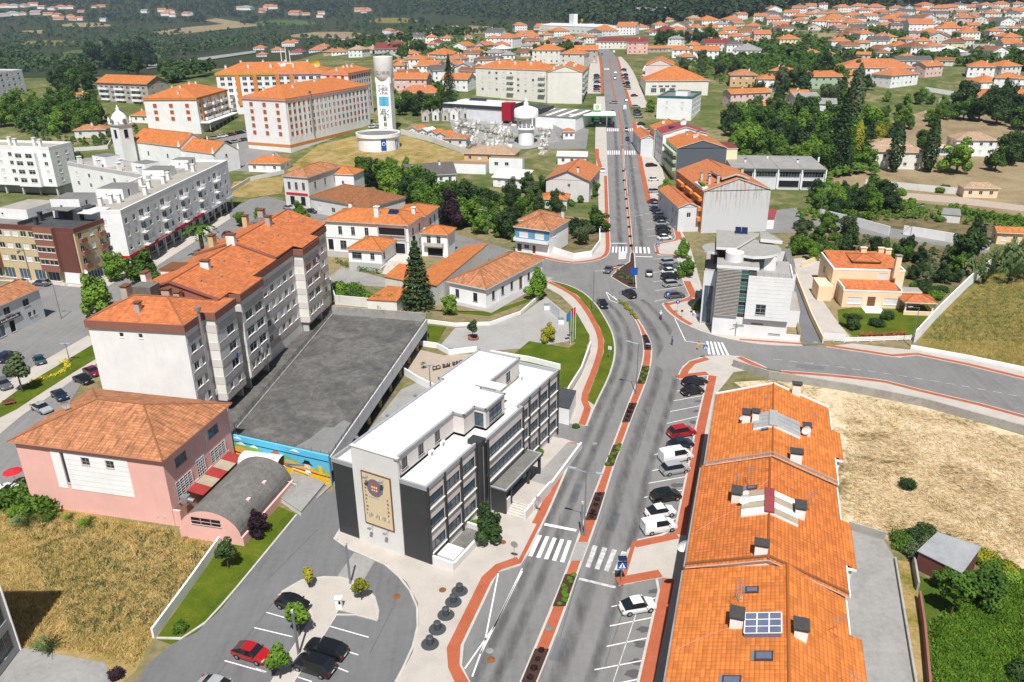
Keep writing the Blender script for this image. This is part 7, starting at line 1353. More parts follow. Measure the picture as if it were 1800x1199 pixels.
def market_and_station():
    b=Bld('supermarket','low supermarket with white roof, black fascia and red block',(777,182),(882,193),None,6.2,22,.1,'supermarket');b.vol(b.full,0,5.0,'cool_wall');b.vol((-.2,-.3,b.w+.2,b.d),4.6,6.2,'charcoal',{},'fascia','frbl');b.part('roof',MB().face([(0,0,6.25),(b.w,0,6.25),(b.w,b.d,6.25),(0,b.d,6.25)],0,[(0,0),(0,b.w),(b.d,b.w),(b.d,0)]),'white_roof');b.roofs.append((0,0,b.w,b.d,lambda x,y:6.3));b.solar(6,15,6,0,.3,1.6,3)
    b.boxp('red_block',b.w+.5,-1,0,b.w+5.5,4,8.2,'crimson');b.vol((b.w+5.6,1,b.w+20,16),0,6,'charcoal',{'f':[(1,.3,12,4,'b')]},'entrance_wall','frbl',.14,'dark_roof')
    c=Bld('market_annexe','grey roofed shed with pale rooflight strips and white wall',(925,203),(1012,212),None,5.0,20,.1,'shed');c.vol(c.full,0,5,'bright_wall');c.part('roof',MB().face([(-.3,-.3,5.1),(c.w+.3,-.3,5.1),(c.w+.3,c.d,6.4),(-.3,c.d,6.4)],0,[(0,0),(c.w,0),(c.w,c.d),(0,c.d)]),'grey_roof')
    for i in range(4):x=3+i*c.w/4.2;c.part('rooflight',MB().face([(x,1,5.25),(x+2,1,5.25),(x+4,c.d-2,6.42),(x+2,c.d-2,6.42)]),'cream_wall')
    o=P(1040,222);t=thing('filling_station','filling station with white canopy and green edge','filling station',o,radians(-6));MB().box(-11,-5,5.0,11,8,5.5).box(-10.6,-4.6,5.5,10.6,7.6,5.9).build('canopy','white_paint',t);MB().box(-11.08,-5.08,5.05,11.08,-4.99,5.55).build('green_edge','sign_green',t)
    for x in (-7,7):
        for y in (-1,5):MB().box(x-.25,y-.25,0,x+.25,y+.25,5.0).build('canopy_post','white_paint',t)
    MB().box(-9,6,0,10,12,3.6).build('kiosk','cool_wall',t);MB().box(-8,5.9,.5,9,5.98,3).build('kiosk_window','glass',t)
    for x in (-4,0,4):MB().box(x-.5,1,0,x+.5,2,1.9).box(x-.52,.9,1.0,x+.52,.99,1.7,1).build('fuel_pump',['sign_green','white_paint'],t)
    o=P(1049,218);t=thing('price_totem','tall green price totem with round emblem at the filling station','sign',o,radians(-6));MB().box(-1.7,-.3,0,1.7,.3,6.4).build('totem_board','sign_green',t);MB().box(-1.7,-.3,6.42,1.7,.3,9.2).build('emblem_board','sign_white',t);m=MB()
    for i in range(12):a=2*pi*i/12;m.face([(0,-.32,7.8)]+[((1.1 if k==1 else .75)*cos(a+(k-1)*.26),-.32,7.8+(1.1 if k==1 else .75)*sin(a+(k-1)*.26)) for k in range(3)],0)
    m.build('sun_emblem','sign_green',t);m=MB();disc(m,0,7.8,.6,.6,-.33,0,12);m.build('emblem_centre','sign_yellow',t)
    for k in range(4):MB().box(-1.2,-.33,1.2+k*1.2,1.2,-.31,1.9+k*1.2).build('price_row','sign_white',t)
market_and_station()
def cemetery():
    pl=pxs((790,212),(880,206),(972,228),(985,250),(930,262),(860,266),(800,240));sheet('cemetery_ground',pl,'concrete',.06,None,'paved ground of the walled cemetery','ground')
    def slabm(k):
        m=MB();r=random.Random(k);m.box(-.55,-1.1,0,.55,1.1,.5);m.box(-.48,-1.0,.5,.48,.95,.62)
        if k%3==0:m.box(-.4,.95,.5,.4,1.1,1.5)
        elif k%3==1:m.box(-.09,.93,.5,.09,1.1,1.9);m.box(-.4,.94,1.35,.4,1.09,1.53)
        else:m.box(-.45,.9,.5,.45,1.12,1.1);m.tube((0,1.0,1.1),(0,1.0,2.0),.18,.06,6)
        return m.mesh('tomb',('marble','stone_dark','stone')[(k // 3)%3])
    T9=[slabm(k) for k in range(9)];names={0: 'headstone',1: 'cross',2: 'obelisk'};tone=('white marble','dark granite','grey stone');rr=random.Random(8)
    for j in range(10):
        for i in range(22):
            px=804+i*7.7+rr.uniform(-1.5,1.5)-j*1.0;py=212+j*5+i*.7+rr.uniform(-.7,.7)
            if (900<px<950 and py>225) or px>975 or (i in (6,14)) or rr.random()<.12:continue
            k=rr.randrange(9);p=P(px,py);o=obj('tomb',T9[k],None,p,radians(rr.choice((-14,-14,76))));tag(o,'%s tomb with %s in the crowded cemetery'%(tone[(k // 3)%3],names[k%3]),'tomb','tombs in the cemetery')
    for i,(px,py,w,mt) in enumerate(((748,214,13,'stone'),(766,212,12,'marble'),(783,213,12,'stone'),(798,211,16,'marble'),(818,209,14,'stone'),(833,207,12,'marble'),(846,208,10,'stone'),(858,207,12,'marble'),(867,210,9,'stone'),(808,196,12,'stone'),(845,197,12,'marble'))):
        p=P(px,py);w2=w*depth_at(p)/FPX;b=Bld.world('mausoleum',['grey stone mausoleum with corner spires and arched door','white marble mausoleum with gabled front in the cemetery row'][i%2],(p.x-w2/2,p.y),radians(-10),w2,w2*1.2,3.6,'mausoleum','mausoleums along the cemetery wall');b.vol(b.full,0,3.6,mt,{'f':[(w2/2-.5,.2,1.0,2.2,'g')]});b.roof(b.full,3.6,'gable','fibre_roof',.8,.1,'y',mt,.15,None,mt)
        for sx in (0,1):b.part('spire',MB().lathe([(.25,3.5),(.25,4.2),(.08,5.4),(.01,5.6)],6,0,(sx*w2,0)),mt)
    for i,(px,py,w,rf) in enumerate(((727,240,20,'tile_light'),(745,244,20,'white_roof'),(760,247,18,'tile_light'),(776,251,22,'tile_light'))):H_(px,py,w,1,rf,'bright_wall',-38,'gable',1.1,'white gabled burial chapel in a stepped row, '+('first from the reservoir','second from the reservoir','third from the reservoir','fourth from the reservoir')[i],0,0)
    H_(800,258,40,1,'tile_clay','old_wall',-12,'hip',.7,'derelict tiled chapel outside the cemetery wall',0,0)
cemetery()
# ------------------------------------------------------------------ ground covers and planting
def cover(name,label,pts,mat,dz=.02,cat=None):return sheet(name,pxs(*pts),mat,dz,None,label,cat or name.split('_')[-1])
cover('dry_field','overgrown field of tall dry grass below the pink hall',[(-80,900),(40,870),(120,895),(325,935),(385,962),(270,1122),(238,1180),(180,1230),(-80,1230)],'dry_grass',.015,'field')
cover('lawn','green lawn strip between white wall and car park',[(274,1124),(300,1133),(345,1112),(383,1076),(523,905),(470,882),(402,965),(388,962)],'lawn',.06,'lawn')
cover('concrete_pad','cracked concrete pad at the corner of the dry field',[(-60,1165),(45,1140),(185,1166),(215,1240),(-60,1240)],'concrete',.05,'pavement')
cover('straw_field','mown field covered in pale straw behind the terrace',[(1290,672),(1350,668),(1420,676),(1520,692),(1620,714),(1720,742),(1830,775),(1830,1010),(1720,985),(1600,940),(1560,950),(1480,935),(1470,800)],'straw',.02,'field')
cover('concrete_lane','bare concrete lane behind the terraced row',[(1440,930),(1490,932),(1552,948),(1575,985),(1612,1240),(1480,1240)],'concrete',.045,'lane')
cover('weed_patch','bright green weeds covering the garden plot',[(1612,1010),(1680,1040),(1760,1000),(1830,1000),(1830,1240),(1632,1240),(1622,1100)],'weeds',.035,'garden')
cover('lane_verge','thin strip of dry grass beside the concrete lane',[(1578,985),(1608,990),(1632,1240),(1614,1240)],'dry_grass',.04,'verge')
cover('meadow','rough green and tan meadow behind the white wall',[(1612,605),(1640,560),(1740,480),(1850,440),(1850,660),(1700,632)],'meadow',.02,'meadow')
cover('villa_lawn','mown lawn in front of the peach villa',[(1472,545),(1530,535),(1600,545),(1625,515),(1665,512),(1605,590),(1500,592),(1475,570)],'lawn',.05,'lawn')
cover('villa_drive','pale paved drive beside the peach villa',[(1395,455),(1450,450),(1462,470),(1440,520),(1468,560),(1500,600),(1445,600),(1425,560),(1405,500)],'calcada',.045,'driveway')
cover('office_yard','asphalt ramp between the office and the villa wall',[(1385,500),(1400,490),(1425,560),(1450,606),(1412,606),(1405,560)],'asphalt_fresh',.05,'driveway')
cover('villa_garden','dry orchard ground behind the peach villa',[(1385,440),(1500,405),(1600,430),(1730,445),(1750,470),(1690,505),(1600,490),(1590,450),(1455,440),(1400,450)],'garden_soil',.03,'garden')
cover('back_lane','narrow grey lane between white garden walls',[(1345,410),(1360,370),(1400,365),(1410,385),(1560,400),(1735,430),(1735,446),(1560,418),(1450,402),(1400,410)],'asphalt_old',.05,'lane')
cover('vegetable_plot','vegetable garden between lane and vine hedge',[(1450,390),(1440,360),(1560,365),(1760,380),(1750,425),(1600,410)],'garden_soil',.03,'garden')
cover('dirt_track','pale dirt track across the dry park',[(1470,335),(1530,345),(1680,358),(1850,378),(1850,368),(1680,346),(1540,335)],'gravel',.06,'track')
cover('dry_park','dry tan parkland below the villas',[(1455,300),(1500,250),(1560,215),(1640,190),(1760,200),(1850,260),(1850,390),(1700,365),(1480,345)],'tan_soil',.03,'park')
cover('school_lawn','lawn wedge before the low white hall',[(750,545),(860,556),(930,530),(948,512),(930,525),(860,548),(775,548)],'lawn',.05,'lawn')
cover('plaza','pale concrete plaza behind the town hall',[(770,612),(800,577),(862,572),(915,555),(960,522),(1000,555),(1002,600),(930,612),(860,618)],'plaza',.06,'plaza')
cover('plaza_lawn','triangular lawn beside the plaza steps',[(735,600),(752,572),(785,575),(765,608)],'lawn',.055,'lawn')
cover('hall_lawn','lawn behind the town hall with small round tree',[(895,630),(930,600),(1000,612),(1030,590),(1032,620),(1015,660),(1000,680),(975,685),(965,655)],'lawn',.065,'lawn')
cover('corner_lawn','lawn below the flagpoles beside the footpath',[(998,550),(1012,548),(1036,590),(1034,605),(1002,600)],'lawn',.07,'lawn')
cover('gravel_garden','pink gravel garden with standing letters',[(706,640),(725,612),(780,625),(838,622),(770,690),(735,672)],'gravel',.05,'garden')
cover('yard','gravelly yard between parking deck and town hall',[(705,685),(735,672),(770,690),(640,850),(590,860),(582,840)],'concrete',.045,'yard')
cover('villa_court','grey cobbled court before the white villa',[(575,490),(600,470),(680,490),(680,505),(600,500)],'concrete',.04,'courtyard')
cover('reservoir_slope','dry grass slope round the reservoir',[(500,300),(560,255),(620,240),(720,240),(830,275),(800,300),(650,315)],'dry_grass',.04,'slope')
cover('blue_garden','front garden of the blue tiled house',[(975,395),(1000,385),(1052,390),(1052,425),(1010,440),(975,440)],'garden_soil',.05,'garden')
cover('town_lawn','town lawn with yellow flower bed between parked cars',[(-20,725),(40,680),(165,605),(168,632),(130,655),(60,700),(30,720),(-20,745)],'lawn',.09,'lawn')
cover('town_path','pale footpath between lawns and parked cars',[(-20,690),(155,590),(170,600),(170,640),(40,730),(-20,780)],'calcada',.07,'pavement')
cover('arcade_pavement','pavement before the shop arcade',[(215,478),(245,488),(405,385),(402,372)],'calcada',.1,'pavement')
cover('corner_pavement','pavement below the brown block',[(-40,492),(60,498),(180,510),(230,480),(215,472),(150,492)],'calcada',.08,'pavement')
cover('chapel_lawn','dry lawn behind the white arcade block',[(400,345),(410,320),(500,310),(495,340),(440,348)],'dry_grass',.05,'lawn')
cover('upper_car_park','asphalt car park below the shuttered flats',[(360,250),(440,232),(500,280),(480,305),(400,300)],'asphalt_old',.05,'car park')
cover('market_car_park','car park beside the filling station',[(940,235),(1015,222),(1035,228),(1030,262),(960,262)],'asphalt_old',.06,'car park')
cover('valley_field','pale green field in the valley floor',[(60,105),(130,88),(250,85),(300,100),(160,112)],'field_green',.3,'field')
for i,q in enumerate(([(255,58),(330,48),(420,40),(470,44),(390,52),(300,62)],[(30,55),(75,53),(78,59),(34,60)],[(360,36),(380,32),(430,40),(400,44)],[(1380,66),(1450,58),(1600,62),(1560,74),(1420,78)],[(1700,75),(1800,70),(1800,110),(1740,100)],[(740,52),(810,45),(880,48),(880,60),(760,62)])):cover('far_field',['tan harvested field strip in the far valley','small tan clearing among far woods','tan field edge under the far village','grassy terrace on the eastern hillside','vineyard slope under the hillside road','dry clearing round the ruined quarry'][i],q,'tan_soil' if i != 4 else 'field_green',.4,'field')
for i,(x,y,w,h,m) in enumerate(((585,62,75,6,'tan_soil'),(240,74,75,5,'field_green'),(90,76,65,5,'meadow'),(500,40,55,5,'field_green'),(690,36,45,5,'meadow'),(150,44,45,4,'tan_soil'))):cover('far_field',('tan stubble strip behind the valley houses','green pasture between the valley woods','olive meadow on the valley floor','green field below the far hamlet','olive clearing under the skyline wood','tan plot beside the far village')[i],[(x+w*cos(a)*(1+.2*sin(3*a)),y+h*sin(a)) for a in [k*.6283 for k in range(10)]],m,.3,'field')
cover('rail_line','pale road embankment crossing the valley',[(258,116),(345,104),(450,90),(450,94),(345,110),(258,123)],'concrete',1.2,'road')
cover('hill_road','grey lane climbing past the school',[(1650,172),(1720,185),(1745,200),(1700,205),(1650,185)],'asphalt_old',.1,'road')

def leaf_mesh(name,cen,size,nrm,mat,r=None):
    """many small leaf faces: centres, sizes, facing"""
    r=r or RNG;n=len(cen);t=np.cross(nrm,r.normal(size=(n,3)));t /= np.linalg.norm(t,axis=1,keepdims=True)+1e-9;b=np.cross(nrm,t);b /= np.linalg.norm(b,axis=1,keepdims=True)+1e-9;s=size[:,None]
    v=np.empty((n,4,3));v[:,0]=cen-t*s-b*s*.55;v[:,1]=cen+t*s*.9-b*s*.7;v[:,2]=cen+t*s+b*s*.6;v[:,3]=cen-t*s*.8+b*s*.75
    me=bpy.data.meshes.new(name);me.vertices.add(4*n);me.vertices.foreach_set('co',v.reshape(-1));me.loops.add(4*n);me.loops.foreach_set('vertex_index',np.arange(4*n));me.polygons.add(n);me.polygons.foreach_set('loop_start',np.arange(0,4*n,4));me.update();me.materials.append(MAT[mat]);return me
def blob_points(n,lobes,r):
    """points near the surface of a bunch of lobes: (x, y, z, rx, rz)"""
    L=np.array(lobes);w=L[:,3]**2*L[:,4];k=r.choice(len(L),n,p=w/w.sum());d=r.normal(size=(n,3));d /= np.linalg.norm(d,axis=1,keepdims=True);q=r.uniform(.55,1.05,n)[:,None]**.6
    c=L[k,:3]+d*q*np.stack([L[k,3],L[k,3],L[k,4]],1);nm=d+r.normal(size=(n,3))*.45+np.array([0,0,.25]);nm /= np.linalg.norm(nm,axis=1,keepdims=True);return c,nm
PROTO={}
def proto(kind,var):
    key=(kind,var)
    if key in PROTO:return PROTO[key]
    r=np.random.default_rng(var*17+sum(map(ord,kind)));tr=MB();ls=.1
    if kind=='broad':
        lob=[(0,0,1.05,.58,.62)]+[(R*cos(a),R*sin(a),r.uniform(.45,1.55),r.uniform(.2,.42),r.uniform(.18,.36)) for a,R in zip(r.uniform(0,6.28,11),r.uniform(.35,.78,11))]+[(r.uniform(-.3,.3),r.uniform(-.3,.3),r.uniform(1.6,1.95),r.uniform(.2,.36),.28) for _ in range(3)]
        c,nm=blob_points(3000,lob,r);tr.tube((0,0,-.15),(.03,0,.5),.085,.06,7)
        for l in lob[1:6]:tr.tube((.02,0,.5),(l[0]*.7,l[1]*.7,l[2]),.05,.02,5)
        ls=.058
    elif kind=='small':                                              # young street tree, loose leaves
        lob=[(0,0,1.7,.5,.62),(.35,.1,1.4,.38,.38),(-.3,-.2,1.5,.36,.4),(.05,.25,2.15,.3,.38)];c,nm=blob_points(800,lob,r);tr.tube((0,0,-.1),(0,0,1.6),.055,.03,6)
        for l in lob[1:]:tr.tube((0,0,1.0),(l[0],l[1],l[2]),.03,.012,4)
        ls=.08
    elif kind=='shrub':
        lob=[(0,0,.42,.7,.5)]+[(.5*cos(a),.5*sin(a),r.uniform(.3,.6),r.uniform(.32,.48),r.uniform(.3,.42)) for a in np.linspace(0,6.28,6)[:-1]];c,nm=blob_points(1300,lob,r);tr.tube((0,0,-.1),(0,0,.4),.06,.04,5);ls=.062
    elif kind=='spruce' or kind=='monkey':
        n=2600;h=4.2 if kind=='spruce' else 3.6;z=r.uniform(.08,1,n)**1.0;lay=13 if kind=='monkey' else 20;zl=np.round(z*lay)/lay;z2=zl+r.normal(size=n)*(.012 if kind=='monkey' else .018);rad=(1-zl)**.8*(1.0 if kind=='spruce' else .95)*r.uniform(.15,1,n)**.55;a=r.integers(0,9,n)*.7+zl*9+r.normal(size=n)*.22
        c=np.stack([rad*np.cos(a),rad*np.sin(a),z2*h-rad*(.25 if kind=='spruce' else -.02)],1);nm=np.stack([np.cos(a)*.5,np.sin(a)*.5,np.full(n,.9)],1)+r.normal(size=(n,3))*.35;nm /= np.linalg.norm(nm,axis=1,keepdims=True);tr.tube((0,0,-.2),(0,0,h*.95),.11,.02,7);ls=.065
    elif kind=='cypress':
        n=1000;z=r.uniform(.02,1,n);rad=np.sin(np.clip(z,0,1)**.75*pi)**.7*.5*r.uniform(.7,1.05,n);a=r.uniform(0,6.28,n);c=np.stack([rad*np.cos(a),rad*np.sin(a),z*3.4+.1],1);nm=np.stack([np.cos(a),np.sin(a),np.full(n,.5)],1)+r.normal(size=(n,3))*.3;nm /= np.linalg.norm(nm,axis=1,keepdims=True);tr.tube((0,0,-.2),(0,0,1.5),.07,.03,6);ls=.08
    elif kind=='palm':
        cs,ns=[],[]
        for i in range(26):
            a=i*2.4;el=r.uniform(-.1,1.1);
            for k in range(22):
                t=k/21;rr2=t*1.0;zz=1.9+sin(el)*t*.9-t*t*.75;sd=(1 if k%2 else -1)*.07*(1-t*.5);cs.append((rr2*cos(a)*cos(el*.6)-sd*sin(a),rr2*sin(a)*cos(el*.6)+sd*cos(a),zz));ns.append((cos(a)*.4,sin(a)*.4,.8))
        c=np.array(cs);nm=np.array(ns)+r.normal(size=(len(cs),3))*.25;nm /= np.linalg.norm(nm,axis=1,keepdims=True);tr.tube((0,0,-.2),(0,0,1.9),.13,.1,8);ls=.075
    elif kind=='grass':                                              # pampas tuft: arching blades
        cs,ns=[],[]
        for i in range(90):
            a=r.uniform(0,6.28);R=r.uniform(.3,1.0)
            for k in range(8):t=k/7;cs.append((R*t*cos(a),R*t*sin(a),1.15*t-.75*t*t*R));ns.append((-sin(a),cos(a),.5))
        c=np.array(cs);nm=np.array(ns)+r.normal(size=(len(cs),3))*.15;nm /= np.linalg.norm(nm,axis=1,keepdims=True);tr.tube((0,0,-.1),(0,0,.2),.2,.1,6);ls=.055
    me=leaf_mesh('crown',c,r.uniform(.65,1.25,len(c))*ls,nm,'leaf_green',r);PROTO[key]=(me,tr.mesh('trunk','palm_wood' if kind=='palm' else 'bark_wood'));return PROTO[key]
TREEN=[0]
WORD={'leaf_green': 'green','leaf_bright': 'bright green','leaf_dark': 'dark green','leaf_olive': 'grey-green','leaf_yellow': 'golden','leaf_purple': 'purple-leaved','leaf_reed': 'pale green','leaf_forest': 'deep green'}
def tree(px,py,wpx,kind='broad',mat='leaf_green',label=None,place='',hf=1.0,h=0.0,group=None,at=None):
    """a tree whose trunk meets the ground at the photo point; wpx = crown width there"""
    p=at if at is not None else P(px,py,h);s=wpx*depth_at(p)/FPX/2*{'cypress':2.0,'small':1.7}.get(kind,1.0);s=max(.25,s);TREEN[0]+=1;v=TREEN[0]%4;me,tm=proto(kind,v)
    nm={'broad': 'tree','small': 'young_tree','shrub': 'shrub','spruce': 'spruce_tree','monkey': 'araucaria_tree','cypress': 'cypress_tree','palm': 'palm_tree','grass': 'grass_tuft'}[kind]
    lab=label or '%s %s %s'%(WORD[mat],{'broad': 'leafy tree','small': 'young tree','shrub': 'shrub','spruce': 'conical spruce','monkey': 'araucaria','cypress': 'narrow cypress','palm': 'palm','grass': 'grass tuft'}[kind],place)
    t=thing(nm,lab,'shrub' if kind in ('shrub','grass') else 'tree',p,random.uniform(0,6.28),group or (None if label else 'planting '+place));t.scale=(s*random.uniform(.92,1.08),s*random.uniform(.92,1.08),s*hf*random.uniform(.93,1.07))
    c=obj('crown',me,t);c.material_slots[0].link='OBJECT';c.material_slots[0].material=MAT[mat];obj('trunk',tm,t);return t
def trees():
    G,B,D,O,Y,V='leaf_green','leaf_bright','leaf_dark','leaf_olive','leaf_yellow','leaf_purple'
    # named single trees close by
    for q in ((545,1034,22,'small',Y,'young tree with yellowing leaves at the car park loop edge'),(636,1056,26,'small',Y,'young yellow-green tree by the grey post on the island'),(527,1118,36,'small',B,'young tree between the black cars on the island'),(493,1194,38,'small',B,'young tree beside the red car on the island'),(858,948,62,'broad',D,'dark clipped tree before the town hall entrance'),(453,938,44,'broad',V,'purple-leaved tree beside the barrel vault'),(402,1000,30,'small',D,'thin dark tree on the lawn strip by the wall'),(318,1108,36,'shrub',G,'violet flowering shrub at the tip of the lawn strip'),(1200,452,34,'broad',B,'bright tree between the grey wagons and crossing'),(1206,486,36,'broad',B,'bright tree shading parked cars near the office'),(1174,372,36,'broad',B,'tall bright tree over the row of dark cars'),(1170,346,30,'broad',B,'bright tree behind the red parked car'),(1228,552,28,'broad',G,'round clipped tree in a white planter by the office'),(964,600,34,'broad',Y,'small yellowing tree on the plaza lawn'),(831,596,18,'small',D,'tiny tree in a stone ring on the plaza'),(791,552,36,'broad',B,'small bright tree at the corner of the low hall'),(945,523,50,'broad',B,'bright tree at the gate of the low hall'),(735,542,72,'monkey',D,'tall layered araucaria beside the white villa'),(1595,858,36,'shrub',D,'lone dark bush in the straw field'),(205,492,50,'broad',B,'bright round tree at the brown block corner'),(258,502,66,'broad',G,'wide dense tree beside the arcade shops'),(175,560,76,'broad',B,'broad pale tree behind the apartment block end'),(426,398,28,'broad',B,'small street tree on the far kerb of town street'),(455,385,20,'broad',B,'little street tree beside the old corner house'),(529,392,36,'broad',B,'clipped street tree beside the no entry sign'),(358,450,58,'palm',G,'feather palm behind the apartment roofs'),(37,190,32,'palm',G,'tall old palm above the church gardens'),(40,690,34,'small',O,'pollarded tree on the town lawn'),(795,400,62,'broad',V,'purple tree in the garden behind the villa'),(1049,408,46,'broad',G,'round tree on the avenue pavement'),(1042,345,26,'broad',G,'tree beside the gabled house on the avenue'),(1143,197,22,'broad',B,'bright street tree above the upper crossing'),(1470,305,62,'spruce',D,'tall dark conifer at the grove edge'),(1503,285,20,'cypress',Y,'golden cypress beside the dark conifer'),(1570,303,26,'cypress',D,'dark cypress before the sand-roofed villa'),(1630,303,26,'cypress',D,'leaning cypress at the villa corner'),(1500,212,26,'cypress',O,'tall ivy-clad pole tree by the green house'),(1680,305,62,'broad',B,'bright round tree below the white villa'),(1620,270,40,'broad',G,'roadside tree at the dry park edge'),(790,165,30,'spruce',D,'tall spruce behind the cemetery houses'),(770,172,24,'broad',G,'tree beside the tall spruce'),(1026,80,12,'palm',D,'slim palm at the top of the avenue'),(206,1190,36,'shrub',V,'purple shrub at the concrete pad'),(88,1145,62,'grass','leaf_reed','big pampas tuft by the concrete pad'),(155,925,40,'grass',B,'pampas tuft against the pink wall'),(46,925,54,'grass','leaf_reed','pale pampas tuft at the field corner'),(123,912,24,'grass',B,'small tuft beside the larger pampas'),(1012,752,18,'shrub',G,'little bush in a shell planter by the white wall'),(946,800,26,'shrub',B,'clipped bright bush by the town hall ramp'),(834,925,24,'shrub',B,'bright bush behind the dark clipped tree'),(745,648,12,'palm',G,'dwarf palm in the gravel garden')):tree(*q)
    rr=random.Random(21)
    def patch(poly,n,w,mats,place,kinds=('broad',),hf=1.0):
        P2=np.array(poly,float);x0,y0=P2.min(0);x1,y1=P2.max(0);done=[]
        def inside(x,y):
            c=False
            for i in range(len(poly)):
                (xa,ya),(xb,yb)=poly[i-1],poly[i]
                if (ya>y) != (yb>y) and x<(xb-xa)*(y-ya)/(yb-ya)+xa:c=not c
            return c
        for _ in range(n*40):
            if len(done)>=n:break
            x,y=rr.uniform(x0,x1),rr.uniform(y0,y1)
            if not inside(x,y) or any(abs(x-a)<w[0]*.5 and abs(y-b)<w[0]*.28 for a,b in done):continue
            done.append((x,y))
        for x,y in sorted(done,key=lambda q:q[1]):tree(x,y,rr.uniform(*w),rr.choice(kinds),rr.choice(mats),None,place,hf)
    patch([(1275,225),(1420,205),(1520,240),(1530,300),(1450,310),(1290,275)],44,(38,58),(G,B,D,G),'in the dense grove')
    patch([(1275,212),(1330,200),(1350,225),(1290,235)],8,(26,40),(B,'leaf_reed'),'along the bright edge of the grove')
    patch([(1530,185),(1600,165),(1690,200),(1650,225),(1540,235)],22,(18,26),(B,G),'in the orchard rows');patch([(1640,195),(1780,185),(1830,250),(1820,300),(1740,310),(1770,250)],16,(34,54),(D,D,G),'on the wooded slope by the villas')
    patch([(1290,165),(1400,130),(1520,120),(1560,150),(1470,190),(1370,195)],22,(24,40),(D,G,O),'between the upper houses');patch([(1400,405),(1480,385),(1500,440),(1400,460)],12,(26,44),(G,D,O),'beside the office back wall',('broad','shrub'))
    patch([(1425,345),(1560,345),(1580,372),(1440,385)],24,(26,40),(G,D,B),'above the vine wall');patch([(1500,440),(1720,445),(1680,500),(1610,505)],14,(24,36),(G,D),'in the villa orchard');patch([(1470,325),(1680,335),(1700,350),(1500,345)],7,(18,26),(O,B),'along the park wall',('shrub',))
    patch([(1690,430),(1740,440),(1730,475),(1690,470)],3,(50,70),(G,D),'at the corner of the white wall')
    patch([(630,320),(700,330),(880,390),(905,430),(800,400),(690,350)],34,(34,56),(G,B,D),'in the garden thicket');patch([(580,510),(690,530),(700,545),(585,530)],7,(34,44),(B,G),'along the villa garden wall',('shrub',),1.2);patch([(640,300),(720,305),(720,325),(650,325)],6,(22,32),(G,B,D),'below the reservoir slope');patch([(985,395),(1045,395),(1030,435),(985,430)],7,(22,36),(G,D,O),'in the blue house garden',('broad','shrub'))
    patch([(890,345),(960,325),(1000,365),(900,395)],13,(26,40),(G,O,D),'behind the blue house');patch([(690,190),(790,180),(800,200),(700,205)],12,(24,36),(G,B,D),'beside the water tower');patch([(0,225),(20,190),(110,190),(185,215),(180,245),(90,240)],24,(28,44),(G,B,G),'in the church gardens');patch([(80,285),(150,290),(140,300)],3,(26,34),(D,),'by the white block')
    patch([(90,150),(165,130),(170,180),(110,185)],14,(22,34),(G,D),'round the taupe flats');patch([(150,110),(260,95),(260,130),(170,130)],16,(26,38),(D,'leaf_forest'),'in the pine belt')
    patch([(930,105),(1000,92),(1030,100),(1000,108)],8,(18,28),(D,G),'behind the cream block');patch([(1150,75),(1250,70),(1260,82),(1160,84)],10,(18,28),(D,G),'behind the long row');patch([(1190,118),(1260,112),(1300,125),(1280,140),(1200,130)],12,(16,26),(G,O,D),'in the garden plots')
    patch([(650,95),(740,88),(760,100),(700,108)],10,(16,26),(D,G),'near the maroon roofed block');patch([(1600,1015),(1690,1030),(1690,1060)],2,(34,44),(G,),'beside the tin shed');patch([(0,870),(60,880),(120,905),(60,930),(0,920)],9,(30,46),(G,B),'at the corner of the pink hall',('shrub',),1.1)
    patch([(1560,945),(1620,940),(1660,960),(1600,985)],7,(40,56),(D,G,'leaf_olive'),'over the lane wall',('shrub',),1.1);patch([(1690,960),(1740,985),(1790,1020),(1760,1020),(1700,990)],6,(34,50),(Y,Y,B),'in the yellow hedge',('shrub',),1.1);tree(1725,1060,100,'broad',G,'big dense tree behind the tin shed','',.8);tree(1670,1085,46,'small',G,'loose leafy sapling before the red shed wall');tree(1790,1190,60,'shrub',D,'dark bush deep in the weed patch')
    patch([(1530,560),(1560,560),(1545,580)],2,(28,34),(D,),'on the villa lawn',('shrub',));tree(1497,578,40,'broad',D,'dark round bush on the villa lawn','',.7);patch([(1600,500),(1670,515),(1640,530)],6,(22,34),(G,D,B),'along the villa flower border',('shrub',));patch([(1690,500),(1740,470),(1840,440),(1840,500),(1760,500)],12,(40,60),('leaf_reed',),'in the reed thicket',('grass',),1.9)
    patch([(1500,255),(1560,240),(1600,250),(1520,280)],6,(26,40),(G,D,Y),'above the sand-roofed villa');patch([(1380,440),(1450,450),(1440,470)],4,(26,36),(B,G),'beside the villa drive')
    # planting beds on the median
    for kind,y0,y1,rows in BEDS:
        n={'purple':5,'green':9,'yellow':12}[kind]
        for i in range(n):
            a,b=rows[min(len(rows)-1,int((i+.5)/n*len(rows)))];p=a.lerp(b,.5 if kind=='purple' else rr.choice((.28,.5,.72)));p=Vector((p.x,p.y,T(p.x,p.y)+.16));t=tree(0,0,1,'shrub',{'purple':V,'green':B,'yellow':Y}[kind],None,'in the %s median bed'%{'purple': 'bark','green': 'mixed','yellow': 'gold'}[kind],.9,0,None,p);s={'purple':.42,'green':.42,'yellow':.6}[kind]*rr.uniform(.8,1.2);t.scale=(s,s,s*.9)
    for i in range(12):
        f=rr.random();p=P(1082+30*f,487+14*f-12*rr.random());p.z+=.15;t=tree(0,0,1,'shrub',rr.choice((O,B)),None,'on the triangular island',.8,0,None,p);t.scale=(.6,.6,.5)
    for i in range(9):
        q=.04+i*.11;p=P(1113-16*q-3,440-150*q);p.z=T(p.x,p.y)+.15;t=tree(0,0,1,'shrub',V,None,'on the thin median strip',.8,0,None,p);t.scale=(.6,.6,.6)
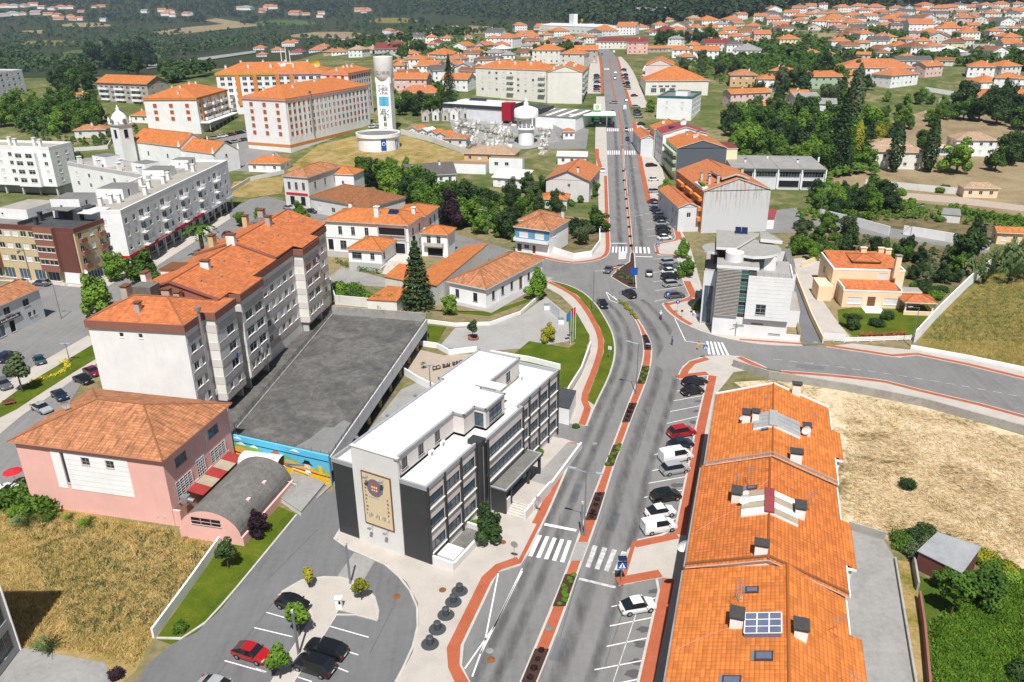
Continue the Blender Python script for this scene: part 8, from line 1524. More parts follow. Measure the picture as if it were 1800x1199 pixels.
trees()
CLEAR=[(170,98,115,11),(350,50,105,8),(55,57,30,4),(400,38,40,5),(585,62,70,5),(240,74,70,4),(90,76,60,4),(500,40,50,4),(810,53,60,6),(690,36,40,4),(150,44,40,3),(1450,66,80,6),(1750,88,45,12)]
def masses():
    def stuff(name,label,c,s,nm,mat):o=obj(name,leaf_mesh(name,c,s,nm,mat));tag(o,label,name.split('_')[-1] if 0 else 'vegetation',None,'stuff')
    def spots(poly,n):
        P2=np.array(poly,float);x0,y0=P2.min(0);x1,y1=P2.max(0);out=[]
        while len(out)<n:
            x=RNG.uniform(x0,x1,n);y=RNG.uniform(y0,y1,n);c=np.zeros(n,bool)
            for i in range(len(poly)):
                (xa,ya),(xb,yb)=poly[i-1],poly[i];k=((ya>y) != (yb>y));c ^= k & (x<(xb-xa)*(y-ya)/(yb-ya+1e-9)+xa)
            out+=[(a,b) for a,b in zip(x[c],y[c])]
        return out[:n]
    def wood(name,label,poly,n,hgt,mat,keep=True,lf=26):
        cs,ss,ns=[],[],[]
        for x,y in spots(poly,n):
            if any(((x-a)/c)**2+((y-b)/d)**2<1 for a,b,c,d in CLEAR):continue
            if keep and any(abs(x-a)<w*.75+2 and -3<y-b<7 for a,b,w in HPX):continue
            p=P(x,y);
            if p.y>5200:continue
            h=hgt*RNG.uniform(.6,1.25);R=h*RNG.uniform(.28,.42);d=RNG.normal(size=(lf,3));d /= np.linalg.norm(d,axis=1,keepdims=True);d[:,2]=np.abs(d[:,2])*1.0-.25
            c=np.array([p.x,p.y,p.z+h*.5])+d*np.array([R,R,h*.5]);cs.append(c);nn=d+RNG.normal(size=(lf,3))*.3+np.array([0,0,.3]);ns.append(nn/np.linalg.norm(nn,axis=1,keepdims=True));ss.append(RNG.uniform(.28,.5,lf)*R*1.1)
        if cs:stuff(name,label,np.concatenate(cs),np.concatenate(ss),np.concatenate(ns),mat)
    wood('forest','dark forest covering the hills along the skyline',[(-60,-6),(1860,-20),(1860,8),(1500,14),(1330,26),(1180,42),(1060,46),(900,40),(700,24),(480,14),(200,4),(-60,12)],3600,15,'leaf_forest',True,22)
    wood('plain_wood','patchy woods round the far valley village',[(-60,2),(250,4),(500,12),(720,24),(760,48),(600,34),(420,46),(200,40),(-60,40)],1500,11,'leaf_forest',True,20);wood('pine_belt_wood','dark trees behind the block with orange piers',[(280,118),(380,108),(376,132),(300,148)],60,9,'leaf_dark',True,60)
    for lab,poly,n,h,m in (('low garden shrubs fringing the hillside houses',[(1340,30),(1810,12),(1810,125),(1480,110),(1360,70)],1100,3.2,'leaf_dark'),('shrubs and vegetables in the plots east of the avenue',[(1190,95),(1330,90),(1420,120),(1330,165),(1260,150),(1200,125)],260,3,'leaf_green'),('garden shrubs under the thicket behind the villa',[(640,310),(730,312),(900,350),(960,340),(1040,330),(1040,350),(960,385),(900,430),(800,395),(690,345)],260,2.2,'leaf_green'),('mixed undergrowth below the dense grove',[(1270,215),(1420,200),(1540,235),(1540,310),(1450,318),(1290,285)],420,4.0,'leaf_green'),('garden rows between lane and dry park',[(1400,385),(1430,345),(1600,352),(1830,392),(1830,410),(1600,385),(1450,400)],240,1.8,'leaf_bright'),('undergrowth in the villa orchard',[(1400,450),(1480,410),(1720,445),(1690,500),(1610,495),(1580,450),(1450,440)],170,1.4,'leaf_olive'),('rough scrub round the church and flats',[(20,200),(160,190),(250,230),(180,262),(60,250)],200,2.5,'leaf_green')):wood('undergrowth',lab,poly,n,h,m,False,50)
    wood('valley_wood','mixed woodland filling the valley behind the town',[(-60,36),(200,38),(420,46),(600,30),(750,48),(890,44),(900,62),(760,74),(620,92),(440,84),(340,100),(200,122),(40,130),(-60,118)],1500,11,'leaf_dark')
    wood('valley_scrub','paler scrub and willows on the valley floor',[(-60,60),(300,66),(480,62),(470,84),(300,92),(120,86),(-60,92)],520,8,'leaf_olive');wood('village_greenery','garden trees between the hillside houses',[(1180,60),(1340,40),(1830,14),(1830,130),(1700,118),(1560,108),(1400,110),(1300,84)],2600,7.5,'leaf_green',True,24);wood('roadside_scrub','scrub and small trees between the valley houses',[(450,86),(640,84),(900,62),(1040,60),(1030,100),(880,108),(700,140),(660,110)],900,6,'leaf_green',True,22);wood('garden_greenery','mixed garden trees between the houses east of the avenue',[(1190,100),(1300,84),(1420,100),(1560,100),(1580,118),(1420,130),(1300,130),(1200,116)],700,5,'leaf_green',True,22);wood('town_greenery','garden shrubs between the houses near the cemetery',[(690,150),(800,100),(1030,84),(1040,100),(900,112),(830,150),(800,182),(720,200)],320,4.5,'leaf_green',True,24);wood('pine_stand','dark pine stand beside the warehouse',[(1050,48),(1100,30),(1320,12),(1330,30),(1180,44),(1130,52)],420,15,'leaf_forest')
    def thin(name,label,b,up,wd,mat):
        n=len(b);s=np.cross(up,RNG.normal(size=(n,3)));s /= np.linalg.norm(s,axis=1,keepdims=True)+1e-9;s *= wd[:,None];v=np.stack([b-s,b+s,b+up+s*.3,b+up-s*.3],1);me=bpy.data.meshes.new(name);me.vertices.add(4*n);me.vertices.foreach_set('co',v.reshape(-1));me.loops.add(4*n);me.loops.foreach_set('vertex_index',np.arange(4*n));me.polygons.add(n);me.polygons.foreach_set('loop_start',np.arange(0,4*n,4));me.update();me.materials.append(MAT[mat]);tag(obj(name,me),label,'vegetation',None,'stuff')
    def blades(name,label,poly,n,mat,hh,ww):
        p=np.array([list(P(x,y)) for x,y in spots(poly,n)]);k=7;lean=RNG.normal(size=(n,3))*.35;c=np.repeat(p,k,0)+RNG.normal(size=(n*k,3))*np.array([.22,.22,0]);up=np.repeat(lean,k,0)+RNG.normal(size=(n*k,3))*.3;up[:,2]=1;up *= (RNG.uniform(.5,1.2,n*k)*hh)[:,None];thin(name,label,c,up,RNG.uniform(.02,.05,n*k)*ww*2.4,mat)
    blades('dry_grass_tufts','tall dry grass tufts over the neglected field',[(-60,905),(40,885),(120,900),(325,938),(380,962),(272,1110),(235,1170),(180,1150),(45,1135),(-60,1150)],8000,'blade_dry',.36,.5);blades('weed_leaves','rank green weed leaves in the garden plot',[(1640,1100),(1690,1060),(1760,1030),(1820,1020),(1820,1210),(1650,1210)],5200,'leaf_bright',.45,1.1);blades('meadow_grass','uneven meadow grass behind the white wall',[(1620,600),(1650,560),(1740,490),(1830,460),(1830,645),(1700,628)],2600,'blade_dry',.42,.36);blades('meadow_herbs','greener herbs in the rough meadow',[(1620,600),(1650,560),(1740,490),(1830,460),(1830,600),(1700,600)],1500,'leaf_reed',.4,.36);blades('field_weeds','green weeds scattered through the dry field',[(40,900),(320,940),(370,970),(280,1090),(150,1130),(60,1000)],800,'leaf_olive',.4,.7)
    n=16000;q=np.array([list(P(x,y)) for x,y in spots([(1480,700),(1620,722),(1820,780),(1820,990),(1700,960),(1500,925)],n)]);q[:,2]+=RNG.uniform(.03,.22,n);a=RNG.normal(size=n)*.7+np.sin(q[:,0]*.35+q[:,1]*.22)*1.3;ln=RNG.uniform(.3,.9,n);thin('straw','loose straw lying over the mown field',q,np.stack([np.cos(a)*ln,np.sin(a)*ln,RNG.uniform(-.05,.12,n)],1),RNG.uniform(.02,.05,n),'blade_straw')
    # vine hedge, reeds, flower beds: leafy belts
    def belt(name,label,pl,w,h,n,mat,z0=0.0,leaf=.2):
        L=resample(pxs(*pl),60);i=RNG.integers(0,59,n);t=RNG.random(n)[:,None];A=np.array([list(p) for p in L]);c=A[i]*(1-t)+A[i+1]*t;c+=RNG.normal(size=(n,3))*np.array([w*.4,w*.4,0]);c[:,2]+=z0+RNG.uniform(0,h,n);nn=RNG.normal(size=(n,3))+np.array([0,0,.6]);nn /= np.linalg.norm(nn,axis=1,keepdims=True);o=obj(name,leaf_mesh(name,c,RNG.uniform(.6,1.2,n)*leaf,nn,mat));tag(o,label,'plants',None,'stuff')
    belt('vine','vine trailing over the white garden wall',[(1445,380),(1535,392)],1.2,2.4,1400,'leaf_bright',.6,.22);belt('vine','green vine hedge across the vegetable plots',[(1680,375),(1830,402)],1.4,1.8,1500,'leaf_bright',.2,.24);belt('flower_bed','yellow flower bed in the town lawn',[(52,672),(95,662),(118,650),(118,634),(106,640)],.7,.4,420,'flower_yellow',.1,.12);belt('bougainvillea','violet bougainvillea by the ivy-clad pole',[(1497,176),(1506,168)],1.2,3.2,420,'flower_violet',.3,.3);belt('roses','pink and red roses along the villa fence',[(1510,592),(1590,590)],.6,.7,320,'flower_red',.1,.13);belt('bed_plants','mixed bedding under the villa wall',[(592,462),(640,478),(668,482)],.9,1.2,500,'leaf_green',.1,.17);belt('cemetery_hedge','low clipped hedges between the tombs',[(800,222),(850,232),(900,244),(960,240)],.5,.8,700,'leaf_green',0,.25);belt('thicket','ivy thicket at the foot of the pink hall',[(0,890),(40,880),(90,900)],2.2,1.8,1500,'leaf_green',.1,.26)
masses()
# ------------------------------------------------------------------ walls, vehicles, street furniture, people
def wall(label,pl,h=1.2,mat='white_wall',t=.22,name='garden_wall',cap=None):
    L=pxs(*pl);c=L[0].copy();o=thing(name,label,'wall',c);o['kind']='thing'
    for a,b in zip(L,L[1:]):
        d=Vector((b.x-a.x,b.y-a.y,0));n=max(1,int(d.length/8));d2=d.normalized();nn=Vector((-d2.y,d2.x,0))*(t/2)
        for i in range(n):
            p=a.lerp(b,i/n);q=a.lerp(b,(i+1)/n);zp,zq=T(p.x,p.y),T(q.x,q.y);m=MB();f=lambda v,s,z:(v.x+nn.x*s-c.x,v.y+nn.y*s-c.y,z-c.z)
            A,B,C,D=[(f(p,s,zp+z),f(q,s,zq+z)) for s,z in ((-1,-.6),(-1,h),(1,h),(1,-.6))];m.face([A[0],A[1],B[1],B[0]]);m.face([B[0],B[1],C[1],C[0]]);m.face([C[0],C[1],D[1],D[0]]);m.face([A[0],B[0],C[0],D[0]]);m.face([A[1],D[1],C[1],B[1]]);m.build('wall_length',mat,o)
    return o
W_=wall
W_('white rendered wall between dry field and lawn strip',[(388,958),(330,1040),(270,1122)],1.3,'bright_wall');W_('stained concrete wall along the straw field',[(1288,645),(1350,665),(1500,690),(1620,714),(1830,772)],1.5,'concrete_wall',.3);W_('low white wall beside the meadow pavement',[(1600,614),(1700,632),(1830,660)],.9,'bright_wall');W_('tall stepped white wall climbing along the meadow',[(1607,602),(1650,555),(1700,505),(1745,468)],2.6,'bright_wall');W_('peach boundary wall of the villa drive',[(1382,440),(1400,495),(1425,560),(1446,604)],1.4,'peach_wall');W_('low peach wall behind the villa court',[(1408,470),(1452,452)],1.3,'peach_wall');W_('white wall with vine along the lane',[(1440,382),(1505,398),(1562,414)],2.6,'white_wall');W_('long white wall beyond the lane gate',[(1587,412),(1660,424),(1738,440)],2.6,'white_wall');W_('white garden wall curving round the blue house',[(968,443),(1008,456),(1040,451),(1054,432),(1054,402)],1.6,'bright_wall');W_('white balustrade wall above the gravel garden',[(726,606),(768,612),(790,624),(838,618)],1.1,'bright_wall');W_('white balustrade behind the town hall roof',[(862,625),(930,636),(985,650)],1.1,'bright_wall');W_('white wall enclosing the pink gravel',[(705,655),(735,674),(772,692)],1.4,'bright_wall');W_('curved white retaining wall under the low hall lawn',[(752,568),(800,574),(862,572),(915,553),(950,522)],.8,'white_wall');W_('old stone wall along the winding footpath',[(980,742),(1000,690),(1022,655),(1038,610)],1.2,'old_wall',.3);W_('mossy concrete wall at the lane head',[(1490,930),(1555,950)],1.2,'concrete_wall');W_('low kerb wall along the concrete lane',[(1573,985),(1612,1220)],.5,'concrete_wall');W_('rusty brick garden wall by the weed patch',[(1604,992),(1612,1040)],1.3,'concrete_wall');W_('broken brick wall beside lane verge',[(1614,1055),(1622,1110),(1632,1220)],1.3,'brick_band');W_('grey wall below the reservoir',[(705,236),(760,250),(832,276)],2.4,'old_wall');W_('long stone wall of the dry park',[(1520,326),(1620,336),(1705,344)],2.2,'old_wall');W_('white cemetery boundary wall',[(880,204),(970,226),(1000,240)],2.2,'old_wall');W_('stone wall of the upper car park',[(395,345),(440,318),(500,305)],1.4,'old_wall');W_('stone wall round the church yard',[(105,268),(190,262),(200,245)],1.6,'old_wall');W_('white school wall along the hill lane',[(1625,160),(1700,172),(1760,176)],2.2,'bright_wall');W_('garden wall of the white villa',[(580,500),(590,535),(700,545)],2.2,'old_wall')
def gate():
    a,b=P(1447,598),P(1484,602);t=thing('driveway_gate','white slatted driveway gate of the peach villa','gate',a,atan2(b.y-a.y,b.x-a.x));L=(b-a).length
    for x in (0,L/2,L):MB().box(x-.06,-.06,0,x+.06,.06,1.7).build('gate_post','white_paint',t)
    for k in range(7):MB().box(.06,-.03,.15+k*.22,L-.06,.03,.31+k*.22).build('slat','white_paint',t)
    a,b=P(1484,602),P(1600,598);t=thing('villa_fence','low white slatted fence before the villa lawn','fence',a,atan2(b.y-a.y,b.x-a.x));L=(b-a).length;n=int(L/2.4)
    for i in range(n+1):MB().box(L*i/n-.08,-.08,0,L*i/n+.08,.08,1.1).build('post','white_paint',t)
    for i in range(n):
        for k in range(3):MB().box(L*i/n+.08,-.03,.15+k*.32,L*(i+1)/n-.08,.03,.38+k*.32).build('slat','white_paint',t)
gate()
V0=lambda *q:[Vector((P(*p).x,P(*p).y,0)) for p in q]
shed4('tin_shed','corrugated tin shed with dark red wall behind weeds',V0((1608,1000),(1682,1038),(1712,1000),(1640,975)),[2.6,2.6,3.2,3.2],'maroon','tin_roof');shed4('service_hut','small white hut with flat dark roof beside the town hall',V0((967,740),(1000,748),(1012,715),(978,708)),[3.0,3.0,3.0,3.0],'bright_wall','dark_roof','hut',.05);shed4('retaining_tank','raised mossy concrete tank with brick edge by the annexe',V0((478,872),(530,908),(572,858),(520,835)),[.8,.8,.9,.9],'old_wall','concrete','tank',.05);shed4('carport','grey tin lean-to in the vegetable plot',V0((1652,390),(1686,393),(1684,382),(1656,380)),[2.4,2.4,2.6,2.6],'old_wall','fibre_roof','shed')
def edge_building():
    p=P(37,1140);q=P(110,1042);h=(q.y-p.y)/.543;b=Bld.world('corner_building','dark glazed building corner shading the dry field',(p.x-13,p.y-16),0,13,16,h,'building',None,0,'frame_grey');b.vol(b.full,0,h,'grey_wall',{'r':grid(4,(1,4.5),3.2,2.4,.5,15.5,'b')});b.flat(b.full,h,'grey_roof',.5,.25,'white_wall');b.part('downpipe',MB().tube((13.1,15.8,0),(13.1,15.8,h),.1,.1,8),'white_paint')
edge_building()
# --- cars
CT={'hatch':(4.0,1.74,1.48,(.50,.23,-.38,-.88)),'wagon':(4.6,1.8,1.5,(.46,.20,-.72,-.94)),'sedan':(4.5,1.78,1.44,(.48,.18,-.35,-.70)),'suv':(4.45,1.86,1.66,(.50,.24,-.70,-.95)),'mpv':(4.2,1.76,1.62,(.58,.28,-.70,-.95)),'van':(4.5,1.82,1.85,(.56,.30,-.95,-.98)),'bigvan':(5.0,1.95,2.0,(.62,.36,-.95,-.985))}
CM={}
def car_mesh(ty):
    if ty in CM:return CM[ty]
    L,Wd,H,(ws,wt,rt,rb)=CT[ty];l=L/2;w=Wd/2;be=H*.6;hood=be*.96;van='van' in ty
    st=[(l,.35,.52,.54,.72,.62),(l*.96,.24,.66,.70,.9,.74),(l*.8,.22,hood*.92,hood*.95,.97,.8),(l*ws,.22,be,be+.05,1,.82),(l*wt,.22,be,H*.975,1,.74),(l*(wt+rt)/2,.22,be+.02,H,1,.75),(l*rt,.22,be+.03,H*.97,1,.72),(l*rb,.24,be+.03,be+.12 if ty != 'van' and ty != 'bigvan' else H*.93,.98,.76),(-l,.34,be*.72,be*.76,.9,.74)]
    rings=[]
    for x,zb,zl,zr,kb,kr in st:y1,y2=w*kb,w*kr;rings.append([(x,y1*.92,zb),(x,y1,(zb+zl)/2),(x,y1*.97,zl),(x,y2,zr),(x,-y2,zr),(x,-y1*.97,zl),(x,-y1,(zb+zl)/2),(x,-y1*.92,zb)])
    body,G=MB(),{'windscreen':MB(),'rear_window':MB(),'side_window':MB(),'side_window.R':MB()}
    for i in range(8):
        for j in range(8):
            k=(j+1)%8;f=[rings[i][j],rings[i][k],rings[i+1][k],rings[i+1][j]];tgt=body
            if j==3 and i==3:tgt=G['windscreen']
            elif j==3 and i==6 and not van:tgt=G['rear_window']
            elif j in (2,4) and (i in (4,5) or i==3 or (i==6 and not van)) and not (van and i==5):tgt=G['side_window' if j==2 else 'side_window.R']
            tgt.face(f,0,None,True)
    body.face(rings[0][::-1]);body.face(rings[8]);
    if van:G['rear_window'].face([(-l*.99,w*.6,be*1.05),(-l*.99,-w*.6,be*1.05),(-l*.985,-w*.6,H*.85),(-l*.985,w*.6,H*.85)])
    wh=MB();wh.lathe([(.19,-.1),(.31,-.1),(.33,-.05),(.33,.05),(.31,.1),(.19,.1)],14);rim=MB().lathe([(.01,.09),(.12,.1),(.2,.085),(.2,-.085),(.01,-.09)],10)
    for m in (wh,rim):m.v=[(x,z,y) for x,y,z in m.v]
    pos=[(l*.62,w*.92,.33),(l*.62,-w*.92,.33),(-l*.6,w*.92,.33),(-l*.6,-w*.92,.33)];hl=MB().box(-.12,-.2,-.07,.1,.2,.07);tl=MB().box(-.05,-.13,-.12,.06,.13,.14)
    J=MB();mi=[]
    def add(m,k,off=(0,0,0)):
        n=len(J.v);J.v+=[(a+off[0],b+off[1],c+off[2]) for a,b,c in m.v];J.f+=[[i+n for i in f] for f in m.f];J.m+=[k]*len(m.f);J.uv+=[None]*len(m.f);J.sm+=m.sm
    add(body,0);[add(m,1) for m in G.values()];[add(wh,2,p) for p in pos];[add(tl,3,(-l*.97,s*w*.72,be*.8)) for s in (-1,1)];[add(hl,4,(l*.93,s*w*.66,.64)) for s in (-1,1)]
    fullm=J.mesh('car',['paint_black','car_glass','rubber','tail_red','head_lens']);mir=MB().box(-.08,-.1,0,.08,.1,.14)
    CM[ty]=(fullm,body.mesh('body','paint_black'),{k:m.mesh(k,'car_glass') for k,m in G.items()},wh.mesh('wheel','rubber'),rim.mesh('rim','steel'),pos,hl.mesh('headlight','head_lens'),tl.mesh('tail_light','tail_red'),mir.mesh('mirror','paint_black'),MB().box(-.02,-.26,-.06,.0,.26,.06).mesh('number_plate','sign_white'));return CM[ty]
def paint(o,mat,slot=0):o.material_slots[slot].link='OBJECT';o.material_slots[slot].material=MAT['paint_'+mat]
TW={'hatch': 'hatchback','wagon': 'estate car','sedan': 'saloon car','suv': 'SUV','mpv': 'people carrier','van': 'small van','bigvan': 'panel van'}
def car(px,py,to,ty,col,where,near=True,dz=.04,kind='parked'):
    """to = photo point the bonnet points at"""
    p=P(px,py);q=P(*to);a=atan2(q.y-p.y,q.x-p.x);L,Wd,H,_=CT[ty];M=car_mesh(ty);lab='%s %s %s'%(col,TW[ty],where);z=T(p.x,p.y)+dz;nm='van' if 'van' in ty else 'car'
    if not near:
        o=obj(nm,M[0],None,(p.x,p.y,z),a);paint(o,col);sl=T(p.x+3*cos(a),p.y+3*sin(a))-T(p.x-3*cos(a),p.y-3*sin(a));o.rotation_euler=(0,-sl/6,a);return tag(o,lab,'van' if 'van' in ty else 'car','cars '+where)
    t=thing(nm,lab,'van' if 'van' in ty else 'car',(p.x,p.y,z),a,'cars '+where);paint(obj('body',M[1],t),col)
    for k,m in M[2].items():obj(k.split('.')[0],m,t)
    for ps in M[5]:w=obj('wheel',M[3],t,ps);obj('rim',M[4],w)
    l,w=L/2,Wd/2;be=H*.6
    for s in (-1,1):obj('headlight',M[6],t,(l*.93,s*w*.66,.64));obj('tail_light',M[7],t,(-l*.97,s*w*.72,be*.8));paint(obj('mirror',M[8],t,(l*CT[ty][3][0]*.8,s*(w+.06),be)),col)
    obj('number_plate',M[9],t,(-l-.01,0,be*.55));return t
def cars():
    b1='in the bays facing the terrace';R=lambda x,y:(x+60,y-11)
    for x,y,ty,c in ((1120,1072,'hatch','white'),(1158,932,'van','white'),(1160,906,'hatch','white'),(1170,878,'mpv','black'),(1186,830,'mpv','silver'),(1188,808,'bigvan','white'),(1196,786,'hatch','navy'),(1198,765,'suv','red'),(1217,692,'hatch','black'),(1221,676,'wagon','black')):car(x,y,R(x,y),ty,c,b1)
    b2='in the bays beside the white office'
    for x,y,ty,c in ((1186,523,'wagon','grey'),(1182,503,'wagon','silver'),(1178,491,'suv','black'),(1177,481,'hatch','white'),(1175,473,'sedan','grey'),(1176,464,'wagon','silver')):car(x,y,(x+50,y-5),ty,c,b2)
    b3='in the tree-lined bays along the avenue'
    for x,y,ty,c in ((1168,421,'hatch','white'),(1166,412,'sedan','black'),(1165,405,'suv','black'),(1164,396,'hatch','silver'),(1161,388,'suv','black'),(1160,382,'mpv','grey'),(1157,376,'hatch','black'),(1154,370,'sedan','navy'),(1152,363,'hatch','silver'),(1150,357,'sedan','wine'),(1150,339,'mpv','silver'),(1149,318,'hatch','white')):car(x,y,(x+50,y-4),ty,c,b3)
    mv='driving on the avenue';car(1141,484,(1140,440),'hatch','grey','driving up the lane past the island');car(1069,478,(1058,490),'hatch','grey','waiting at the island give-way line');car(1059,538,(1071,556),'sedan','black','coming round the bend by the verge');car(1105,521,(1090,512),'suv','black','turning into the cross street')
    for x,y,to,ty,c in ((1059,302,(1059,330),'hatch','white'),(1103,246,(1101,226),'sedan','teal'),(1101,230,(1099,210),'hatch','black'),(1077,198,(1078,220),'hatch','silver'),(1098,192,(1096,175),'bigvan','white'),(1078,182,(1060,181),'wagon','silver'),(1101,178,(1100,165),'hatch','silver'),(1081,139,(1080,128),'hatch','black'),(1082,129,(1081,120),'hatch','white'),(1058,97,(1060,110),'hatch','grey'),(1079,93,(1078,85),'bigvan','white')):car(x,y,to,ty,c,mv,False)
    cl=('black','grey','silver','navy','white','black','wine','silver')
    for i in range(8):car(1049+(i%2),134+i*4,(1070,135+i*4),('hatch','suv','wagon')[i%3],cl[i],'in the upper bays by the cream block',False)
    for i in range(8):car(1096+i,124+i*4.8,(1075,124+i*4.8),('hatch','mpv','wagon')[i%3],cl[(i+3)%8],'in the upper bays opposite the cream block',False)
    for i,(x,y) in enumerate(((1120,197),(1121,202),(1123,207),(1127,220),(1137,233),(1138,243),(1115,170),(1118,190),(1145,293))):car(x,y,(x+40,y-2),('hatch','suv','wagon')[i%3],cl[i%8],'on the forecourt below the shops',False)
    car(516,1068,(560,1082),'hatch','black','at the top of the car park island');car(443,1155,(490,1170),'hatch','red','in the car park beside the young tree');car(574,1148,(520,1132),'wagon','black','in the car park island bays');car(553,1177,(500,1160),'suv','black','nose-in beside the black estate car');car(384,1216,(430,1230),'sedan','silver','at the car park bottom edge')
    tn='around the town lawn'
    for x,y,to,ty,c in ((36,655,(55,675),'sedan','black'),(70,637,(60,620),'hatch','teal'),(14,632,(40,615),'suv','navy'),(8,680,(25,700),'wagon','grey'),(147,672,(170,680),'hatch','black'),(163,658,(185,668),'hatch','wine'),(106,700,(125,715),'hatch','navy'),(74,722,(100,735),'sedan','silver'),(6,870,(30,850),'hatch','white')):car(x,y,to,ty,c,tn)
    for x,y,to,ty,c in ((35,500,(10,498),'hatch','silver'),(74,502,(40,500),'mpv','grey'),(555,398,(590,402),'sedan','wine'),(508,368,(530,372),'sedan','silver'),(549,374,(580,380),'hatch','black'),(400,415,(420,405),'hatch','wine')):car(x,y,to,ty,c,'on the town street')
    for i in range(11):car(362+i*7.5,248-i*1.6+(i%2)*14,(390+i*7.5,246-i*2+(i%2)*14),('hatch','wagon','mpv')[i%3],cl[i%8],'in the upper car park',False)
    for x,y,c in ((958,217,'grey'),(976,219,'white'),(993,222,'black'),(45,232,'wine'),(655,225,'white'),(664,220,'white'),(112,172,'black'),(120,174,'grey'),(1385,180,'white'),(1310,163,'grey'),(1325,162,'silver')):car(x,y,(x+30,y-4),'hatch',c,'parked by the outlying buildings',False)
cars()
# --- lamps, signs, bins
def lamp(px,py,h,arms,label,rz=0.0,group=None,reach=1.7):
    p=P(px,py);t=thing('street_lamp',label,'street lamp',(p.x,p.y,p.z+.1),rz,group);MB().tube((0,0,-.2),(0,0,h),.1,.06,8).build('pole','lamp_grey',t);MB().tube((0,0,0),(0,0,.5),.16,.14,8).build('pole_base','lamp_grey',t)
    for s in arms:MB().tube((0,0,h-.1),(s*reach,0,h+.12),.05,.04,6).build('arm','lamp_grey',t);MB().prism([(s*reach-.45,-.16),(s*reach+.45,-.13),(s*reach+.45,.13),(s*reach-.45,.16)],h+.08,h+.22,0,None,True).build('lamp_head','lamp_head',t)
    return t
for i,(x,y,r) in enumerate(((1117.5,694,-.35),(1027,943,-.4),(1112,441,0),(1104,345,0),(1099,300,0),(1094,262,0))):lamp(x,y,9.4,(-1,1),('twin-arm street lamp in the red median by the gold bed','twin-arm street lamp on the median before the crossing','twin-arm street lamp at the island tip','twin-arm street lamp on thin median by dark cars','twin-arm street lamp on thin median near gabled house','twin-arm street lamp on thin median at zebra')[i],r)
lamp(1042,547,9.0,(1,),'single-arm street lamp on the curved grass verge',-.1,None,1.8);lamp(857,412,7,(-1,),'single-arm lamp on the cross street behind the villa');lamp(1599,420,9,(1,),'tall concrete lamp pole on the garden lane');lamp(1441,384,9,(1,),'tall lamp pole by the vine wall');lamp(108,560,8,(-1,),'street lamp on the corner below the brown block');lamp(55,493,8,(-1,),'street lamp before the yellow facade');lamp(1622,205,12,(1,),'wooden pole at the orchard edge');lamp(1497,195,11,(1,),'utility pole beside the bougainvillea');lamp(85,250,9,(-1,),'lamp by the church yard wall');lamp(62,242,9,(-1,),'lamp beside the church trees');lamp(123,637,3.6,(-1,1),'two-globe lantern on the town lawn',0,None,.5);lamp(757,690,5,(-1,1),'twin spotlight mast in the gravel garden',0,None,.5);lamp(1602,610,8,(-1,),'utility pole at the corner of the villa fence')
for x,y,h,l in ((616,1027.5,5.85,'slim square grey post on the car park island'),(525.5,1153,5.9,'slim square grey post between parked black cars'),(1022,942,5.0,'thin post with camera on the median')):p=P(x,y);t=thing('light_post',l,'post',(p.x,p.y,.14));MB().box(-.11,-.11,0,.11,.11,h-.35).build('post','lamp_grey',t);MB().box(-.115,-.115,h-.35,.115,.115,h).build('post_cap','stone',t)
def sign(px,py,label,shape,h=2.4,mat='sign_blue',rz=0.0,s=.45,base=.14,solar=False):
    p=P(px,py);t=thing('road_sign',label,'road sign',(p.x,p.y,T(p.x,p.y)+base),rz);MB().tube((0,0,0),(0,0,h+s),.035,.035,6).build('post','steel',t);m=MB()
    if shape=='round':disc(m,0,h,s,s,-.05,0,18);disc(m,0,h,s,s,-.03,0,18)
    else:m.box(-s,-.06,h-s,s,-.03,h+s)
    b=m.build('sign_plate',mat,t)
    if mat=='sign_red':MB().box(-s*.7,-.07,h-.08,s*.7,-.055,h+.08).build('white_bar','sign_white',b)
    if mat=='sign_blue' and shape=='square':
        MB().face([(-s*.75,-.07,h-s*.7),(s*.75,-.07,h-s*.7),(0,-.07,h+s*.75)]).build('white_triangle','sign_white',b);m=MB();m.box(-.05,-.085,h-s*.2,.05,-.075,h+s*.15);disc(m,0,h+s*.25,.06,.06,-.08,0,8);m.face([(-.13,-.08,h-s*.6),(-.05,-.08,h-s*.6),(.05,-.08,h-s*.1),(-.03,-.08,h-s*.1)]);m.face([(.05,-.08,h-s*.6),(.14,-.08,h-s*.6),(.04,-.08,h-s*.1),(-.04,-.08,h-s*.1)]);m.build('walker_symbol','black',b)
    if mat=='sign_blue' and shape=='letter':MB().box(-.16,-.075,h-.28,-.06,-.062,h+.28).box(-.06,-.075,h+.18,.14,-.062,h+.28).box(-.06,-.075,h-.04,.14,-.062,h+.06).box(.1,-.075,h+.06,.2,-.062,h+.18).build('parking_letter','sign_white',b)
    if mat=='sign_blue' and shape=='round':MB().box(-.06,-.07,h-.25,.06,-.06,h+.1).face([(-.2,-.065,h+.05),(.2,-.065,h+.05),(0,-.065,h+.32)]).build('arrow_symbol','sign_white',b)
    if solar:MB().face([(-.5,-.3,h+s+.25),(.5,-.3,h+s+.25),(.5,.3,h+s+.55),(-.5,.3,h+s+.55)]).build('solar_panel','solar_panel',t)
    return t
